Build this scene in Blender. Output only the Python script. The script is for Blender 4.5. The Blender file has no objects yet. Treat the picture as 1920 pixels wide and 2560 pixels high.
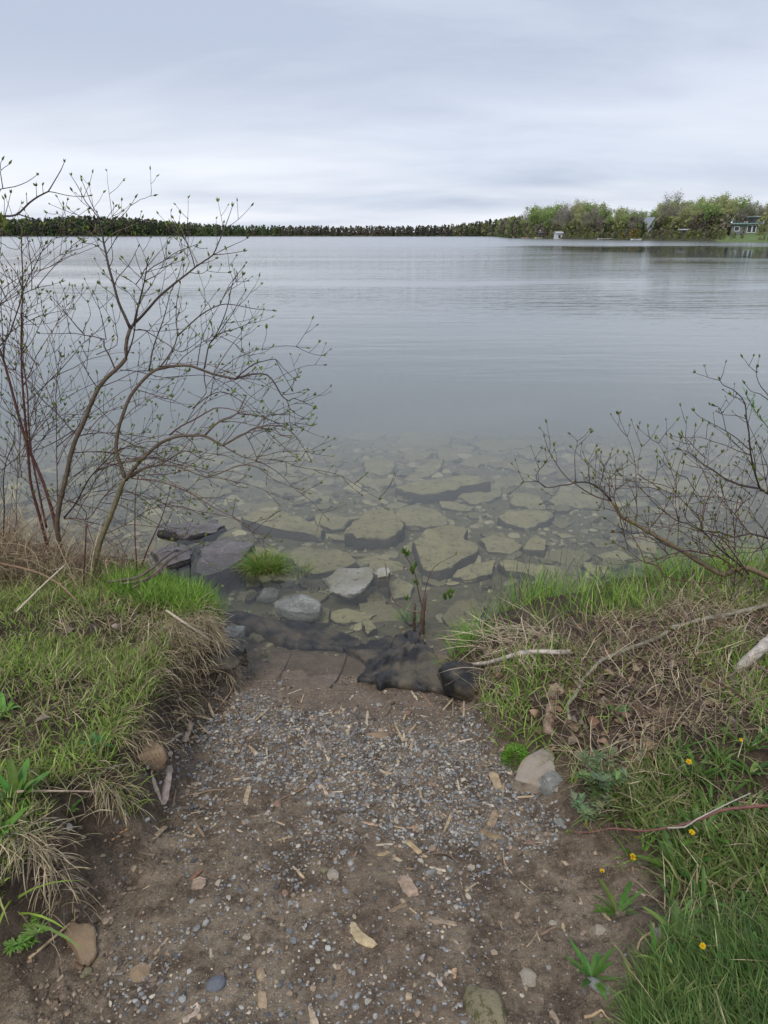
import bpy, bmesh, math, random
import numpy as np
from mathutils import Vector, Matrix

# ---------------------------------------------------------------- camera, world, sun, exposure
S = bpy.context.scene
COL = S.collection
CZ, PITCH, FPX = 1.9, math.radians(21.32), 1778.0
cam_d = bpy.data.cameras.new("camera")
cam = bpy.data.objects.new("camera", cam_d)
COL.objects.link(cam)
cam.location = (0, 0, CZ)
cam.rotation_euler = (math.pi / 2 - PITCH, 0, 0)
cam_d.sensor_fit = 'VERTICAL'
cam_d.sensor_height = 36.0
cam_d.lens = 36.0 * FPX / 2560.0
cam_d.clip_start = 0.05
cam_d.clip_end = 5000
S.camera = cam
S.view_settings.view_transform = 'Standard'
S.view_settings.look = 'None'
S.view_settings.exposure = 0.45
S.view_settings.gamma = 1.0
S.cycles.max_bounces = 8
S.cycles.transparent_max_bounces = 24
S.cycles.volume_bounces = 3
S.cycles.use_denoising = True

SUN_EL, SUN_AZ = math.radians(50), math.radians(200)
W = bpy.data.worlds.new("World")
S.world = W
W.use_nodes = True
nt = W.node_tree
nt.nodes.clear()
def wn(t, **k):
    n = nt.nodes.new(t)
    for a, b in k.items(): setattr(n, a, b)
    return n
wout = wn('ShaderNodeOutputWorld'); wbg = wn('ShaderNodeBackground')
sky = wn('ShaderNodeTexSky', sky_type='NISHITA', sun_disc=False)
sky.sun_elevation = SUN_EL; sky.sun_rotation = SUN_AZ
tc = wn('ShaderNodeTexCoord'); sep = wn('ShaderNodeSeparateXYZ')
nt.links.new(tc.outputs['Generated'], sep.inputs[0])
zz = wn('ShaderNodeMath', operation='MAXIMUM'); zz.inputs[1].default_value = 0.0
nt.links.new(sep.outputs['Z'], zz.inputs[0])
za = wn('ShaderNodeMath', operation='ADD'); za.inputs[1].default_value = 0.20
nt.links.new(zz.outputs[0], za.inputs[0])
dx = wn('ShaderNodeMath', operation='DIVIDE'); dy = wn('ShaderNodeMath', operation='DIVIDE')
nt.links.new(sep.outputs['X'], dx.inputs[0]); nt.links.new(za.outputs[0], dx.inputs[1])
nt.links.new(sep.outputs['Y'], dy.inputs[0]); nt.links.new(za.outputs[0], dy.inputs[1])
cmb = wn('ShaderNodeCombineXYZ')
nt.links.new(dx.outputs[0], cmb.inputs[0]); nt.links.new(dy.outputs[0], cmb.inputs[1])
mp = wn('ShaderNodeMapping'); mp.inputs['Scale'].default_value = (0.55, 1.0, 1); mp.inputs['Rotation'].default_value = (0, 0, 0.25)
mp.inputs['Location'].default_value = (3.3, 1.2, 0)
nt.links.new(cmb.outputs[0], mp.inputs[0])
n1 = wn('ShaderNodeTexNoise'); n1.inputs['Scale'].default_value = 1.05; n1.inputs['Detail'].default_value = 9; n1.inputs['Roughness'].default_value = 0.58
n1.inputs['Distortion'].default_value = 0.3
nt.links.new(mp.outputs[0], n1.inputs['Vector'])
cr = wn('ShaderNodeValToRGB')
cr.color_ramp.elements[0].position = 0.38; cr.color_ramp.elements[0].color = (3.95, 4.45, 5.5, 1)
cr.color_ramp.elements[1].position = 0.62; cr.color_ramp.elements[1].color = (5.3, 5.75, 6.7, 1)
nt.links.new(n1.outputs['Fac'], cr.inputs[0])
# a thinner, brighter layer of cloud low over the horizon
hz = wn('ShaderNodeMapRange'); hz.inputs[1].default_value = 0.0; hz.inputs[2].default_value = 0.22; hz.inputs[3].default_value = 1.0; hz.inputs[4].default_value = 0.0
hz.interpolation_type = 'SMOOTHSTEP'
nt.links.new(zz.outputs[0], hz.inputs[0])
n2 = wn('ShaderNodeTexNoise'); n2.inputs['Scale'].default_value = 0.9; n2.inputs['Detail'].default_value = 4
mp2 = wn('ShaderNodeMapping'); mp2.inputs['Scale'].default_value = (0.45, 1.0, 1); mp2.inputs['Location'].default_value = (9.1, 4.0, 0)
nt.links.new(cmb.outputs[0], mp2.inputs[0]); nt.links.new(mp2.outputs[0], n2.inputs['Vector'])
n2r = wn('ShaderNodeMapRange'); n2r.inputs[1].default_value = 0.36; n2r.inputs[2].default_value = 0.58
nt.links.new(n2.outputs['Fac'], n2r.inputs[0])
hm = wn('ShaderNodeMath', operation='MULTIPLY'); nt.links.new(hz.outputs[0], hm.inputs[0]); nt.links.new(n2r.outputs[0], hm.inputs[1])
mixh = wn('ShaderNodeMixRGB'); mixh.inputs[2].default_value = (7.3, 7.5, 8.0, 1)
nt.links.new(hm.outputs[0], mixh.inputs[0]); nt.links.new(cr.outputs[0], mixh.inputs[1])
mixs = wn('ShaderNodeMixRGB'); mixs.inputs[0].default_value = 0.94
nt.links.new(sky.outputs[0], mixs.inputs[1]); nt.links.new(mixh.outputs[0], mixs.inputs[2])
nt.links.new(mixs.outputs[0], wbg.inputs[0]); wbg.inputs[1].default_value = 0.1
nt.links.new(wbg.outputs[0], wout.inputs[0])

sl = bpy.data.lights.new("sun", 'SUN'); sl.energy = 1.5; sl.angle = math.radians(20); sl.color = (1.0, 0.96, 0.9)
so = bpy.data.objects.new("sun", sl); COL.objects.link(so)
sd_ = Vector((math.sin(SUN_AZ) * math.cos(SUN_EL), math.cos(SUN_AZ) * math.cos(SUN_EL), math.sin(SUN_EL)))
so.rotation_euler = sd_.to_track_quat('Z', 'Y').to_euler()

# ---------------------------------------------------------------- maths helpers
RNG = np.random.default_rng(7)
rnd = random.Random(11)
CP, SP = math.cos(PITCH), math.sin(PITCH)

def ray(px, py):
    u = (np.asarray(px, float) - 960) / FPX; v = (1280 - np.asarray(py, float)) / FPX
    return u, CP + v * SP, -SP + v * CP
def at_z(px, py, z=0.0):
    a, b, c = ray(px, py); t = (z - CZ) / c
    return a * t, b * t
def at_y(px, py, Y):
    a, b, c = ray(px, py); t = Y / b
    return a * t, Y + 0 * t, CZ + c * t
def proj(x, y, z):
    d = y * CP - (z - CZ) * SP; u = y * SP + (z - CZ) * CP
    return 960 + FPX * x / d, 1280 - FPX * u / d

def hash2(i, j, s):
    n = (i.astype(np.int64) * 374761393 + j.astype(np.int64) * 668265263 + s * 982451653) & 0x7fffffff
    n = ((n ^ (n >> 13)) * 1274126177) & 0x7fffffff
    return ((n ^ (n >> 16)) & 0xffff) / 65535.0
def vnoise(x, y, s=0):
    x = np.asarray(x, float); y = np.asarray(y, float)
    i = np.floor(x); j = np.floor(y); fx = x - i; fy = y - j
    fx = fx * fx * (3 - 2 * fx); fy = fy * fy * (3 - 2 * fy)
    a = hash2(i, j, s); b = hash2(i + 1, j, s); c = hash2(i, j + 1, s); d = hash2(i + 1, j + 1, s)
    return (a + (b - a) * fx) * (1 - fy) + (c + (d - c) * fx) * fy
def fbm(x, y, s=0, o=4, g=0.5):
    t = 0; a = 1; n = 0
    for k in range(o):
        t = t + a * (vnoise(x * 2 ** k + 13.7 * k, y * 2 ** k - 7.1 * k, s + k) - 0.5); n += a; a *= g
    return t / n * 2
def sstep(a, b, x):
    t = np.clip((x - a) / (b - a), 0, 1); return t * t * (3 - 2 * t)
def sd_poly(x, y, poly):          # > 0 inside
    x = np.asarray(x, float); y = np.asarray(y, float)
    best = np.full(x.shape, 1e18); ins = np.zeros(x.shape, bool)
    n = len(poly)
    for k in range(n):
        x0, y0 = poly[k]; x1, y1 = poly[(k + 1) % n]
        ex, ey = x1 - x0, y1 - y0
        t = np.clip(((x - x0) * ex + (y - y0) * ey) / (ex * ex + ey * ey + 1e-12), 0, 1)
        best = np.minimum(best, (x - x0 - t * ex) ** 2 + (y - y0 - t * ey) ** 2)
        c = ((y0 > y) != (y1 > y)) & (x < (x1 - x0) * (y - y0) / (y1 - y0 + 1e-15) + x0)
        ins ^= c
    d = np.sqrt(best)
    return np.where(ins, d, -d)

# ---------------------------------------------------------------- terrain
def px_poly(pts):                 # (px, py, z) -> world xy
    return [tuple(float(q) for q in at_z(a, b, c)) for a, b, c in pts]
LEFT = px_poly([(-900, 2300, .5), (-260, 2380, .5), (-40, 2290, .48), (75, 2200, .46), (140, 2110, .45), (190, 2040, .43), (275, 1975, .42), (330, 1920, .40), (375, 1850, .39), (425, 1740, .36), (470, 1650, .33), (520, 1600, .3), (575, 1560, .27), (560, 1510, .24),
    (500, 1480, .22), (430, 1450, .2), (330, 1425, .18), (220, 1400, .16), (110, 1370, .14), (0, 1340, .12), (-500, 1270, .12)]) + [(-40, 5.5), (-40, 0.2), (-3, 0.2)]
RIGHT = px_poly([(1500, 2800, .36), (1560, 2560, .35), (1600, 2450, .34), (1600, 2330, .33), (1660, 2230, .33), (1640, 2140, .33), (1560, 2080, .32), (1450, 2055, .31), (1420, 1990, .30), (1400, 1900, .29), (1330, 1850, .26), (1240, 1840, .24), (1215, 1780, .22), (1215, 1700, .18),
    (1130, 1640, .12), (1180, 1590, .08), (1250, 1560, .08), (1330, 1510, .07), (1450, 1490, .07), (1560, 1455, .07), (1700, 1420, .07), (1920, 1390, .07), (2400, 1340, .07)]) + [(40, 5.5), (40, 0.2), (2, 0.2)]
FAR = [(-1600, 800), (-300, 800), (-150, 806), (0, 798), (60, 800), (108, 790), (96, 620), (82, 520), (73, 435), (77, 380), (82, 320), (86, 270), (91, 225), (97, 190), (122, 160), (400, 120), (1700, 100), (1700, 2400), (-1600, 2400)]
PY = np.array([-5, .8, 1.5, 2.0, 2.5, 2.8, 3.0, 3.25, 3.6, 4.2, 5, 6, 7.5, 9, 11, 14, 25, 60, 3000])
PH = np.array([.40, .34, .24, .15, .05, .0, -.03, -.09, -.16, -.22, -.29, -.38, -.55, -.76, -1.1, -1.9, -3.6, -5.5, -5.5])
LY = np.array([0, 1.0, 1.5, 2, 2.6, 3.2, 3.8, 5]); LH = np.array([.58, .55, .5, .45, .38, .30, .2, .14])
RH = np.array([.38, .36, .34, .33, .29, .17, .09, .07])
MX, MY = [float(v) for v in at_z(1062, 1600, .1)]      # the mound that carries the little sapling
def terrain(x, y, fine=True):
    x = np.asarray(x, float); y = np.asarray(y, float)
    z = np.interp(y, PY, PH)
    z = z + np.where(y > 4, fbm(x / 2.2, y / 2.2, 5, 3) * 0.05 * sstep(4, 6, y), 0)
    near = (y < 9) & (np.abs(x) < 60)
    m = np.zeros(x.shape); l = np.zeros(x.shape); r = np.zeros(x.shape)
    if near.any():
        xn, yn = x[near], y[near]
        wob = fbm(xn * 3.2, yn * 3.2, 21, 3) * 0.07
        dl = sd_poly(xn, yn, LEFT) + wob; dr = sd_poly(xn, yn, RIGHT) + wob
        zn = z[near]
        tl = sstep(-0.10, 0.07, dl); tr = sstep(-0.16, 0.12, dr)
        hl = np.interp(yn, LY, LH) + sstep(0, 0.8, dl) * .05 + fbm(xn * 2.5, yn * 2.5, 31, 4) * 0.05
        hr = np.interp(yn, LY, RH) + sstep(0, 0.7, dr) * .05 + fbm(xn * 2.5, yn * 2.5, 41, 4) * 0.05
        zn = zn + (hl - zn) * tl; zn = zn + (np.maximum(hr, zn) - zn) * tr
        zn += 0.045 * np.exp(-(((xn - MX) / .17) ** 2 + ((yn - MY) / .13) ** 2))
        if fine:
            k = sstep(2.95, 2.6, yn)
            zn += fbm(xn * 9, yn * 9, 51, 5, .66) * (0.022 * k + 0.006)
            zn += fbm(xn * 2.2, yn * 2.2, 57, 2) * 0.02 * k
            rough = sstep(-.45, -.05, dl) * sstep(.12, -.05, dl)          # crumbling soil at the foot of the left bank
            zn += fbm(xn * 16, yn * 16, 61, 4, .6) * 0.035 * rough
        z[near] = zn
    far = y > 80
    if far.any():
        xf, yf = x[far], y[far]
        d = sd_poly(xf, yf, FAR)
        h = 1.0 * sstep(-2, 5, d) + 0.022 * np.clip(d, 0, 160) + 0.075 * np.clip(d - 4, 0, 42) * sstep(330, 240, yf)
        h += (11 * np.exp(-((xf + 330) / 95) ** 2) * sstep(0, 110, d) + 5 * np.exp(-((xf + 480) / 160) ** 2) * sstep(0, 90, d)) * sstep(330, 150, d)
        h += 6 * sstep(100, 350, xf) * sstep(0, 120, d) * sstep(700, 250, yf)
        h += fbm(xf / 14, yf / 14, 77, 3) * 0.5 * sstep(2, 15, d)
        z[far] = np.where(d > -2.5, np.maximum(z[far] * (1 - sstep(-2.5, 1, d)), -6) * 1.0 + h, z[far])
    return z
def T_slow(x, y): return float(terrain(np.array([x]), np.array([y]))[0])
GX, GY, GS = -8.0, 0.3, 0.0125
_gx, _gy = np.meshgrid(np.arange(GX, 8.0, GS), np.arange(GY, 16.0, GS))
GZ = terrain(_gx.ravel(), _gy.ravel()).reshape(_gx.shape)
def tgrid(x, y):
    i = np.clip((x - GX) / GS, 0, GZ.shape[1] - 1.01); j = np.clip((y - GY) / GS, 0, GZ.shape[0] - 1.01)
    a = i.astype(int); b = j.astype(int); fx = i - a; fy = j - b
    return (GZ[b, a] * (1 - fx) + GZ[b, a + 1] * fx) * (1 - fy) + (GZ[b + 1, a] * (1 - fx) + GZ[b + 1, a + 1] * fx) * fy
def T(x, y): return float(tgrid(np.array([x]), np.array([y]))[0])
def hit(px, py, lift=0.0):        # where the sight line through a photo point meets the ground
    px = np.atleast_1d(np.asarray(px, float)); py = np.atleast_1d(np.asarray(py, float))
    a, b, c = ray(px, py)
    ts = np.concatenate([np.arange(.6, 5, .012), np.arange(5, 17, .04)])[:, None]
    below = CZ + c * ts < tgrid(a * ts, b * ts) + lift
    k = np.argmax(below, 0); t = ts[k, 0]
    return a * t, b * t, CZ + c * t

# ---------------------------------------------------------------- object helpers
def tag(o, label=None, cat=None, group=None, kind=None):
    if label: o['label'] = label
    if cat: o['category'] = cat
    if group: o['group'] = group
    if kind: o['kind'] = kind
    return o
def mesh_np(name, V, polys, mat, parent=None, col=None, smooth=False, loc=None):
    V = np.asarray(V, np.float32)
    if loc is not None: V = V - np.asarray(loc, np.float32)
    me = bpy.data.meshes.new(name)
    me.vertices.add(len(V)); me.vertices.foreach_set('co', V.ravel())
    polys = [np.asarray(p, np.int32) for p in polys if len(p)]
    li = np.concatenate([p.ravel() for p in polys]); tot = np.concatenate([np.full(len(p), p.shape[1], np.int32) for p in polys])
    st = np.concatenate([[0], np.cumsum(tot)[:-1]]).astype(np.int32)
    me.loops.add(len(li)); me.loops.foreach_set('vertex_index', li)
    me.polygons.add(len(tot)); me.polygons.foreach_set('loop_start', st); me.polygons.foreach_set('loop_total', tot)
    me.polygons.foreach_set('use_smooth', np.full(len(tot), bool(smooth)))
    me.update(calc_edges=True)
    if col is not None:
        c = np.ones((len(V), 4), np.float32); c[:, :3] = col
        at = me.attributes.new('col', 'FLOAT_COLOR', 'POINT'); at.data.foreach_set('color', c.ravel())
    me.materials.append(mat)
    o = bpy.data.objects.new(name, me); COL.objects.link(o)
    if loc is not None: o.location = loc
    if parent is not None:
        o.parent = parent
        if loc is not None: o.location = Vector(loc) - parent.location
    return o
def empty(name, loc):
    o = bpy.data.objects.new(name, None); COL.objects.link(o); o.location = loc; o.empty_display_size = .05
    return o
class MB:                          # growing mesh of mixed polygons, world coordinates
    def __init__(s): s.v = []; s.f = []; s.c = []; s.n = 0
    def add(s, V, F, c=(1, 1, 1)):
        V = [tuple(map(float, p)) for p in V]
        s.v += V; s.f += [tuple(i + s.n for i in f) for f in F]; s.n += len(V)
        s.c += [c] * len(V) if not hasattr(c[0], '__len__') else list(c)
    def build(s, name, mat, parent=None, smooth=False, loc=None):
        by = {}
        for f in s.f: by.setdefault(len(f), []).append(f)
        return mesh_np(name, np.array(s.v), [np.array(b) for b in by.values()], mat, parent, np.array(s.c), smooth, loc)
    def box(s, x0, y0, z0, x1, y1, z1, c=(1, 1, 1), M=None):
        P = [(x0, y0, z0), (x1, y0, z0), (x1, y1, z0), (x0, y1, z0), (x0, y0, z1), (x1, y0, z1), (x1, y1, z1), (x0, y1, z1)]
        if M is not None: P = [M @ Vector(p) for p in P]
        s.add(P, [(0, 3, 2, 1), (4, 5, 6, 7), (0, 1, 5, 4), (1, 2, 6, 5), (2, 3, 7, 6), (3, 0, 4, 7)], c)
    def tube(s, pts, rad, n=6, c=(1, 1, 1), jit=0.0):
        pts = [Vector(p) for p in pts]
        V = []; F = []; cc = []
        up = Vector((0.31, 0.17, 0.93))
        for k, p in enumerate(pts):
            d = (pts[min(k + 1, len(pts) - 1)] - pts[max(k - 1, 0)])
            if d.length < 1e-9: d = Vector((0, 0, 1))
            d.normalize()
            a = d.cross(up)
            if a.length < 1e-3: a = d.cross(Vector((1, 0, 0)))
            a.normalize(); b = d.cross(a)
            r = rad[k] if hasattr(rad, '__len__') else rad
            for j in range(n):
                t = 2 * math.pi * j / n
                rr = r * (1 + (rnd.uniform(-jit, jit) if jit else 0))
                V.append(p + a * math.cos(t) * rr + b * math.sin(t) * rr)
        for k in range(len(pts) - 1):
            for j in range(n):
                F.append((k * n + j, k * n + (j + 1) % n, (k + 1) * n + (j + 1) % n, (k + 1) * n + j))
        F.append(tuple(range(n - 1, -1, -1))); F.append(tuple((len(pts) - 1) * n + j for j in range(n)))
        s.add(V, F, c)
def smooth_line(P, step):
    P = np.array(P, float)
    if len(P) < 3:
        n = max(2, int(np.linalg.norm(P[-1] - P[0]) / step)); t = np.linspace(0, 1, n)[:, None]
        return P[0] * (1 - t) + P[-1] * t
    out = []
    Q = np.vstack([2 * P[0] - P[1], P, 2 * P[-1] - P[-2]])
    for k in range(1, len(Q) - 2):
        p0, p1, p2, p3 = Q[k - 1:k + 3]
        n = max(2, int(np.linalg.norm(p2 - p1) / step))
        for t in np.linspace(0, 1, n, endpoint=False):
            out.append(.5 * ((2 * p1) + (-p0 + p2) * t + (2 * p0 - 5 * p1 + 4 * p2 - p3) * t * t + (-p0 + 3 * p1 - 3 * p2 + p3) * t ** 3))
    out.append(Q[-2]); return np.array(out)

# ---------------------------------------------------------------- materials
def new_mat(name):
    m = bpy.data.materials.new(name); m.use_nodes = True
    t = m.node_tree; t.nodes.clear()
    out = t.nodes.new('ShaderNodeOutputMaterial')
    return m, t, out
def N(t, ty, inp=None, **k):
    n = t.nodes.new(ty)
    for a, b in k.items(): setattr(n, a, b)
    for a, b in (inp or {}).items(): n.inputs[a].default_value = b
    return n
def mat_attr(name, rough=.6, transl=0.0, var=.25, scale=40, bump=0.0, spec=.3):
    """colour of each piece from its own attribute, broken up by fine noise"""
    m, t, out = new_mat(name)
    a = N(t, 'ShaderNodeAttribute', attribute_name='col')
    tcn = N(t, 'ShaderNodeTexCoord')
    nz = N(t, 'ShaderNodeTexNoise', {'Scale': scale, 'Detail': 5, 'Roughness': .6}); t.links.new(tcn.outputs['Object'], nz.inputs['Vector'])
    mr = N(t, 'ShaderNodeMapRange', {1: .3, 2: .7, 3: 1 - var, 4: 1 + var}); t.links.new(nz.outputs['Fac'], mr.inputs[0])
    mx = N(t, 'ShaderNodeVectorMath', operation='SCALE'); t.links.new(a.outputs['Color'], mx.inputs[0]); t.links.new(mr.outputs[0], mx.inputs['Scale'])
    p = N(t, 'ShaderNodeBsdfPrincipled', {'Roughness': rough, 'Specular IOR Level': spec}); t.links.new(mx.outputs[0], p.inputs['Base Color'])
    if bump:
        b = N(t, 'ShaderNodeBump', {'Strength': bump, 'Distance': .01}); t.links.new(nz.outputs['Fac'], b.inputs['Height']); t.links.new(b.outputs[0], p.inputs['Normal'])
    if transl:
        tr = N(t, 'ShaderNodeBsdfTranslucent'); t.links.new(mx.outputs[0], tr.inputs[0])
        ms = N(t, 'ShaderNodeMixShader', {0: transl}); t.links.new(p.outputs[0], ms.inputs[1]); t.links.new(tr.outputs[0], ms.inputs[2]); t.links.new(ms.outputs[0], out.inputs[0])
    else: t.links.new(p.outputs[0], out.inputs[0])
    return m
def mat_rock(name, c1, c2, c3, rough=.75, scale=9, patch=.6, strat=1.0, bump=.5):
    m, t, out = new_mat(name)
    tcn = N(t, 'ShaderNodeTexCoord')
    mpn = N(t, 'ShaderNodeMapping', {'Scale': (1, 1, strat)}); t.links.new(tcn.outputs['Object'], mpn.inputs[0])
    n1 = N(t, 'ShaderNodeTexNoise', {'Scale': scale, 'Detail': 8, 'Roughness': .65}); t.links.new(mpn.outputs[0], n1.inputs['Vector'])
    n2 = N(t, 'ShaderNodeTexNoise', {'Scale': scale * 4.5, 'Detail': 6, 'Roughness': .7}); t.links.new(mpn.outputs[0], n2.inputs['Vector'])
    r1 = N(t, 'ShaderNodeMapRange', {1: .35, 2: .65}); t.links.new(n1.outputs['Fac'], r1.inputs[0])
    r2 = N(t, 'ShaderNodeMapRange', {1: patch - .03, 2: patch + .04}); t.links.new(n2.outputs['Fac'], r2.inputs[0])
    m1 = N(t, 'ShaderNodeMixRGB', {1: (*c1, 1), 2: (*c2, 1)}); t.links.new(r1.outputs[0], m1.inputs[0])
    m2 = N(t, 'ShaderNodeMixRGB', {2: (*c3, 1)}); t.links.new(m1.outputs[0], m2.inputs[1]); t.links.new(r2.outputs[0], m2.inputs[0])
    p = N(t, 'ShaderNodeBsdfPrincipled', {'Roughness': rough, 'Specular IOR Level': .3}); t.links.new(m2.outputs[0], p.inputs['Base Color'])
    b = N(t, 'ShaderNodeBump', {'Strength': bump, 'Distance': .02}); t.links.new(n2.outputs['Fac'], b.inputs['Height']); t.links.new(b.outputs[0], p.inputs['Normal'])
    t.links.new(p.outputs[0], out.inputs[0]); return m
M_GRASS = mat_attr('grass_blades', .55, .35, .2, 30)
M_STRAW = mat_attr('dead_straw', .7, .2, .25, 50)
M_LEAF = mat_attr('leaves', .5, .35, .2, 60)
M_DEADLEAF = mat_attr('dead_leaves', .7, .15, .35, 60)
M_STONE = mat_attr('gravel_stone', .55, 0, .3, 90, .3, .45)
M_WOOD = mat_attr('weathered_wood', .75, 0, .4, 45, .6)
M_BARK = mat_attr('bark', .7, 0, .35, 60, .5)
M_TWIG = mat_attr('twig_bark', .55, 0, .3, 60, .2, .4)
M_FLOWER = mat_attr('flower', .6, .3, .15, 80)
M_PLAIN = mat_attr('painted_boards', .6, 0, .12, 1.5)
M_CROWN = mat_attr('tree_crown', .7, .3, .25, .6)
M_TRUNK = mat_attr('tree_trunk', .8, 0, .3, 1.2)
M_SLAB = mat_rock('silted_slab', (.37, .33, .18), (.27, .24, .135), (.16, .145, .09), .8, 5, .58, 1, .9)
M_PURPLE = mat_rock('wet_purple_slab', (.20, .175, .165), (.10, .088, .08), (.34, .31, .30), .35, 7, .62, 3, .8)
M_GREY = mat_rock('lichened_grey_rock', (.40, .40, .37), (.17, .17, .15), (.52, .53, .50), .7, 9, .58, 4, 1.0)
M_TAN = mat_rock('tan_rock', (.30, .21, .13), (.24, .17, .11), (.45, .43, .38), .75, 9, .63, 1, .5)
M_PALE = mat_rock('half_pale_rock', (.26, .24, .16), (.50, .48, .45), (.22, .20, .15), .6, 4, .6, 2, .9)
M_MOSSROCK = mat_rock('mossy_rock', (.25, .22, .13), (.33, .29, .19), (.14, .13, .06), .85, 12, .55, 1, 1.)

def silt_top_shaded_sides(m, side):  # lighter silt on tops; sides bare dark rock with occlusion shade painted in
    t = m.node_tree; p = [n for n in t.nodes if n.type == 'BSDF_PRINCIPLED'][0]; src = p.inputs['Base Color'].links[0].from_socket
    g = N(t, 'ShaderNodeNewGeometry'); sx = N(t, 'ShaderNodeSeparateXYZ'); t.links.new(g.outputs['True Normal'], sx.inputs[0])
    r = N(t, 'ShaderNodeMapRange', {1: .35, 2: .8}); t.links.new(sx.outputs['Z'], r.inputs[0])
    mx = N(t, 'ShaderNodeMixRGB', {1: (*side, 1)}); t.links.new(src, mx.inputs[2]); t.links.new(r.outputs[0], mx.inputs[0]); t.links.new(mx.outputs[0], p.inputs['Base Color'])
silt_top_shaded_sides(M_SLAB, (.085, .078, .062)); silt_top_shaded_sides(M_PURPLE, (.06, .055, .055)); silt_top_shaded_sides(M_PALE, (.12, .11, .085))

def ground_mat():
    m, t, out = new_mat('ground')
    tcn = N(t, 'ShaderNodeTexCoord'); geo = N(t, 'ShaderNodeNewGeometry')
    at = N(t, 'ShaderNodeAttribute', attribute_name='col')            # r: bank soil  g: lake bed  b: far meadow
    sp = N(t, 'ShaderNodeSeparateColor'); t.links.new(at.outputs['Color'], sp.inputs[0])
    sx = N(t, 'ShaderNodeSeparateXYZ'); t.links.new(geo.outputs['Position'], sx.inputs[0])
    def noise(sc, det=6, ro=.6):
        n = N(t, 'ShaderNodeTexNoise', {'Scale': sc, 'Detail': det, 'Roughness': ro}); t.links.new(tcn.outputs['Object'], n.inputs['Vector']); return n
    def rng(src, a, b, c=0., d=1.):
        r = N(t, 'ShaderNodeMapRange', {1: a, 2: b, 3: c, 4: d}); t.links.new(src, r.inputs[0]); return r.outputs[0]
    def mix(f, a, b):
        x = N(t, 'ShaderNodeMixRGB')
        if isinstance(f, float): x.inputs[0].default_value = f
        else: t.links.new(f, x.inputs[0])
        for i, c in ((1, a), (2, b)):
            if isinstance(c, tuple): x.inputs[i].default_value = (*c, 1)
            else: t.links.new(c, x.inputs[i])
        return x.outputs[0]
    nA, nB, nC, nD = noise(2.3), noise(14, 8, .7), noise(70, 6, .7), noise(230, 3, .6)
    mud = mix(rng(nA.outputs['Fac'], .35, .65), (.33, .245, .17), (.46, .36, .255))
    nP = noise(5.5, 5, .6)
    mud = mix(rng(nP.outputs['Fac'], .55, .66), mud, (.14, .10, .068))
    mud = mix(rng(nB.outputs['Fac'], .42, .62), mud, (.16, .115, .078))
    mud = mix(rng(nC.outputs['Fac'], .55, .70), mud, (.48, .38, .27))
    mud = mix(rng(nD.outputs['Fac'], .62, .70), mud, (.48, .42, .34))
    mud = mix(rng(nC.outputs['Fac'], .42, .32), mud, (.10, .072, .05))
    # wet silt by the water: smoother, redder
    wetf = N(t, 'ShaderNodeMath', operation='MULTIPLY'); t.links.new(rng(sx.outputs['Z'], .085, .035), wetf.inputs[0]); wetf.inputs[1].default_value = .85
    silt = mix(rng(nB.outputs['Fac'], .40, .65), (.36, .27, .20), (.26, .195, .14))
    colr = mix(wetf.outputs[0], mud, silt)
    colr = mix(sp.outputs[0], colr, mix(rng(nB.outputs['Fac'], .4, .6), (.15, .105, .07), (.075, .052, .036)))
    bed = mix(rng(nB.outputs['Fac'], .38, .64), (.33, .29, .165), (.19, .17, .10))
    bed = mix(rng(nC.outputs['Fac'], .56, .66), bed, (.30, .27, .17))
    colr = mix(sp.outputs[1], colr, bed)
    nF = noise(.12); colr = mix(sp.outputs[2], colr, mix(sp.outputs[0], mix(rng(nF.outputs['Fac'], .45, .6), (.05, .06, .03), (.075, .065, .04)), (.12, .17, .055)))
    p = N(t, 'ShaderNodeBsdfPrincipled', {'Specular IOR Level': .35}); t.links.new(colr, p.inputs['Base Color'])
    t.links.new(rng(sx.outputs['Z'], .03, .12, .42, .82), p.inputs['Roughness'])
    b1 = N(t, 'ShaderNodeBump', {'Strength': 1.0, 'Distance': .045}); t.links.new(nC.outputs['Fac'], b1.inputs['Height'])
    b2 = N(t, 'ShaderNodeBump', {'Strength': .8, 'Distance': .01}); t.links.new(nD.outputs['Fac'], b2.inputs['Height']); t.links.new(b1.outputs[0], b2.inputs['Normal'])
    t.links.new(b2.outputs[0], p.inputs['Normal']); t.links.new(p.outputs[0], out.inputs[0]); return m

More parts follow.
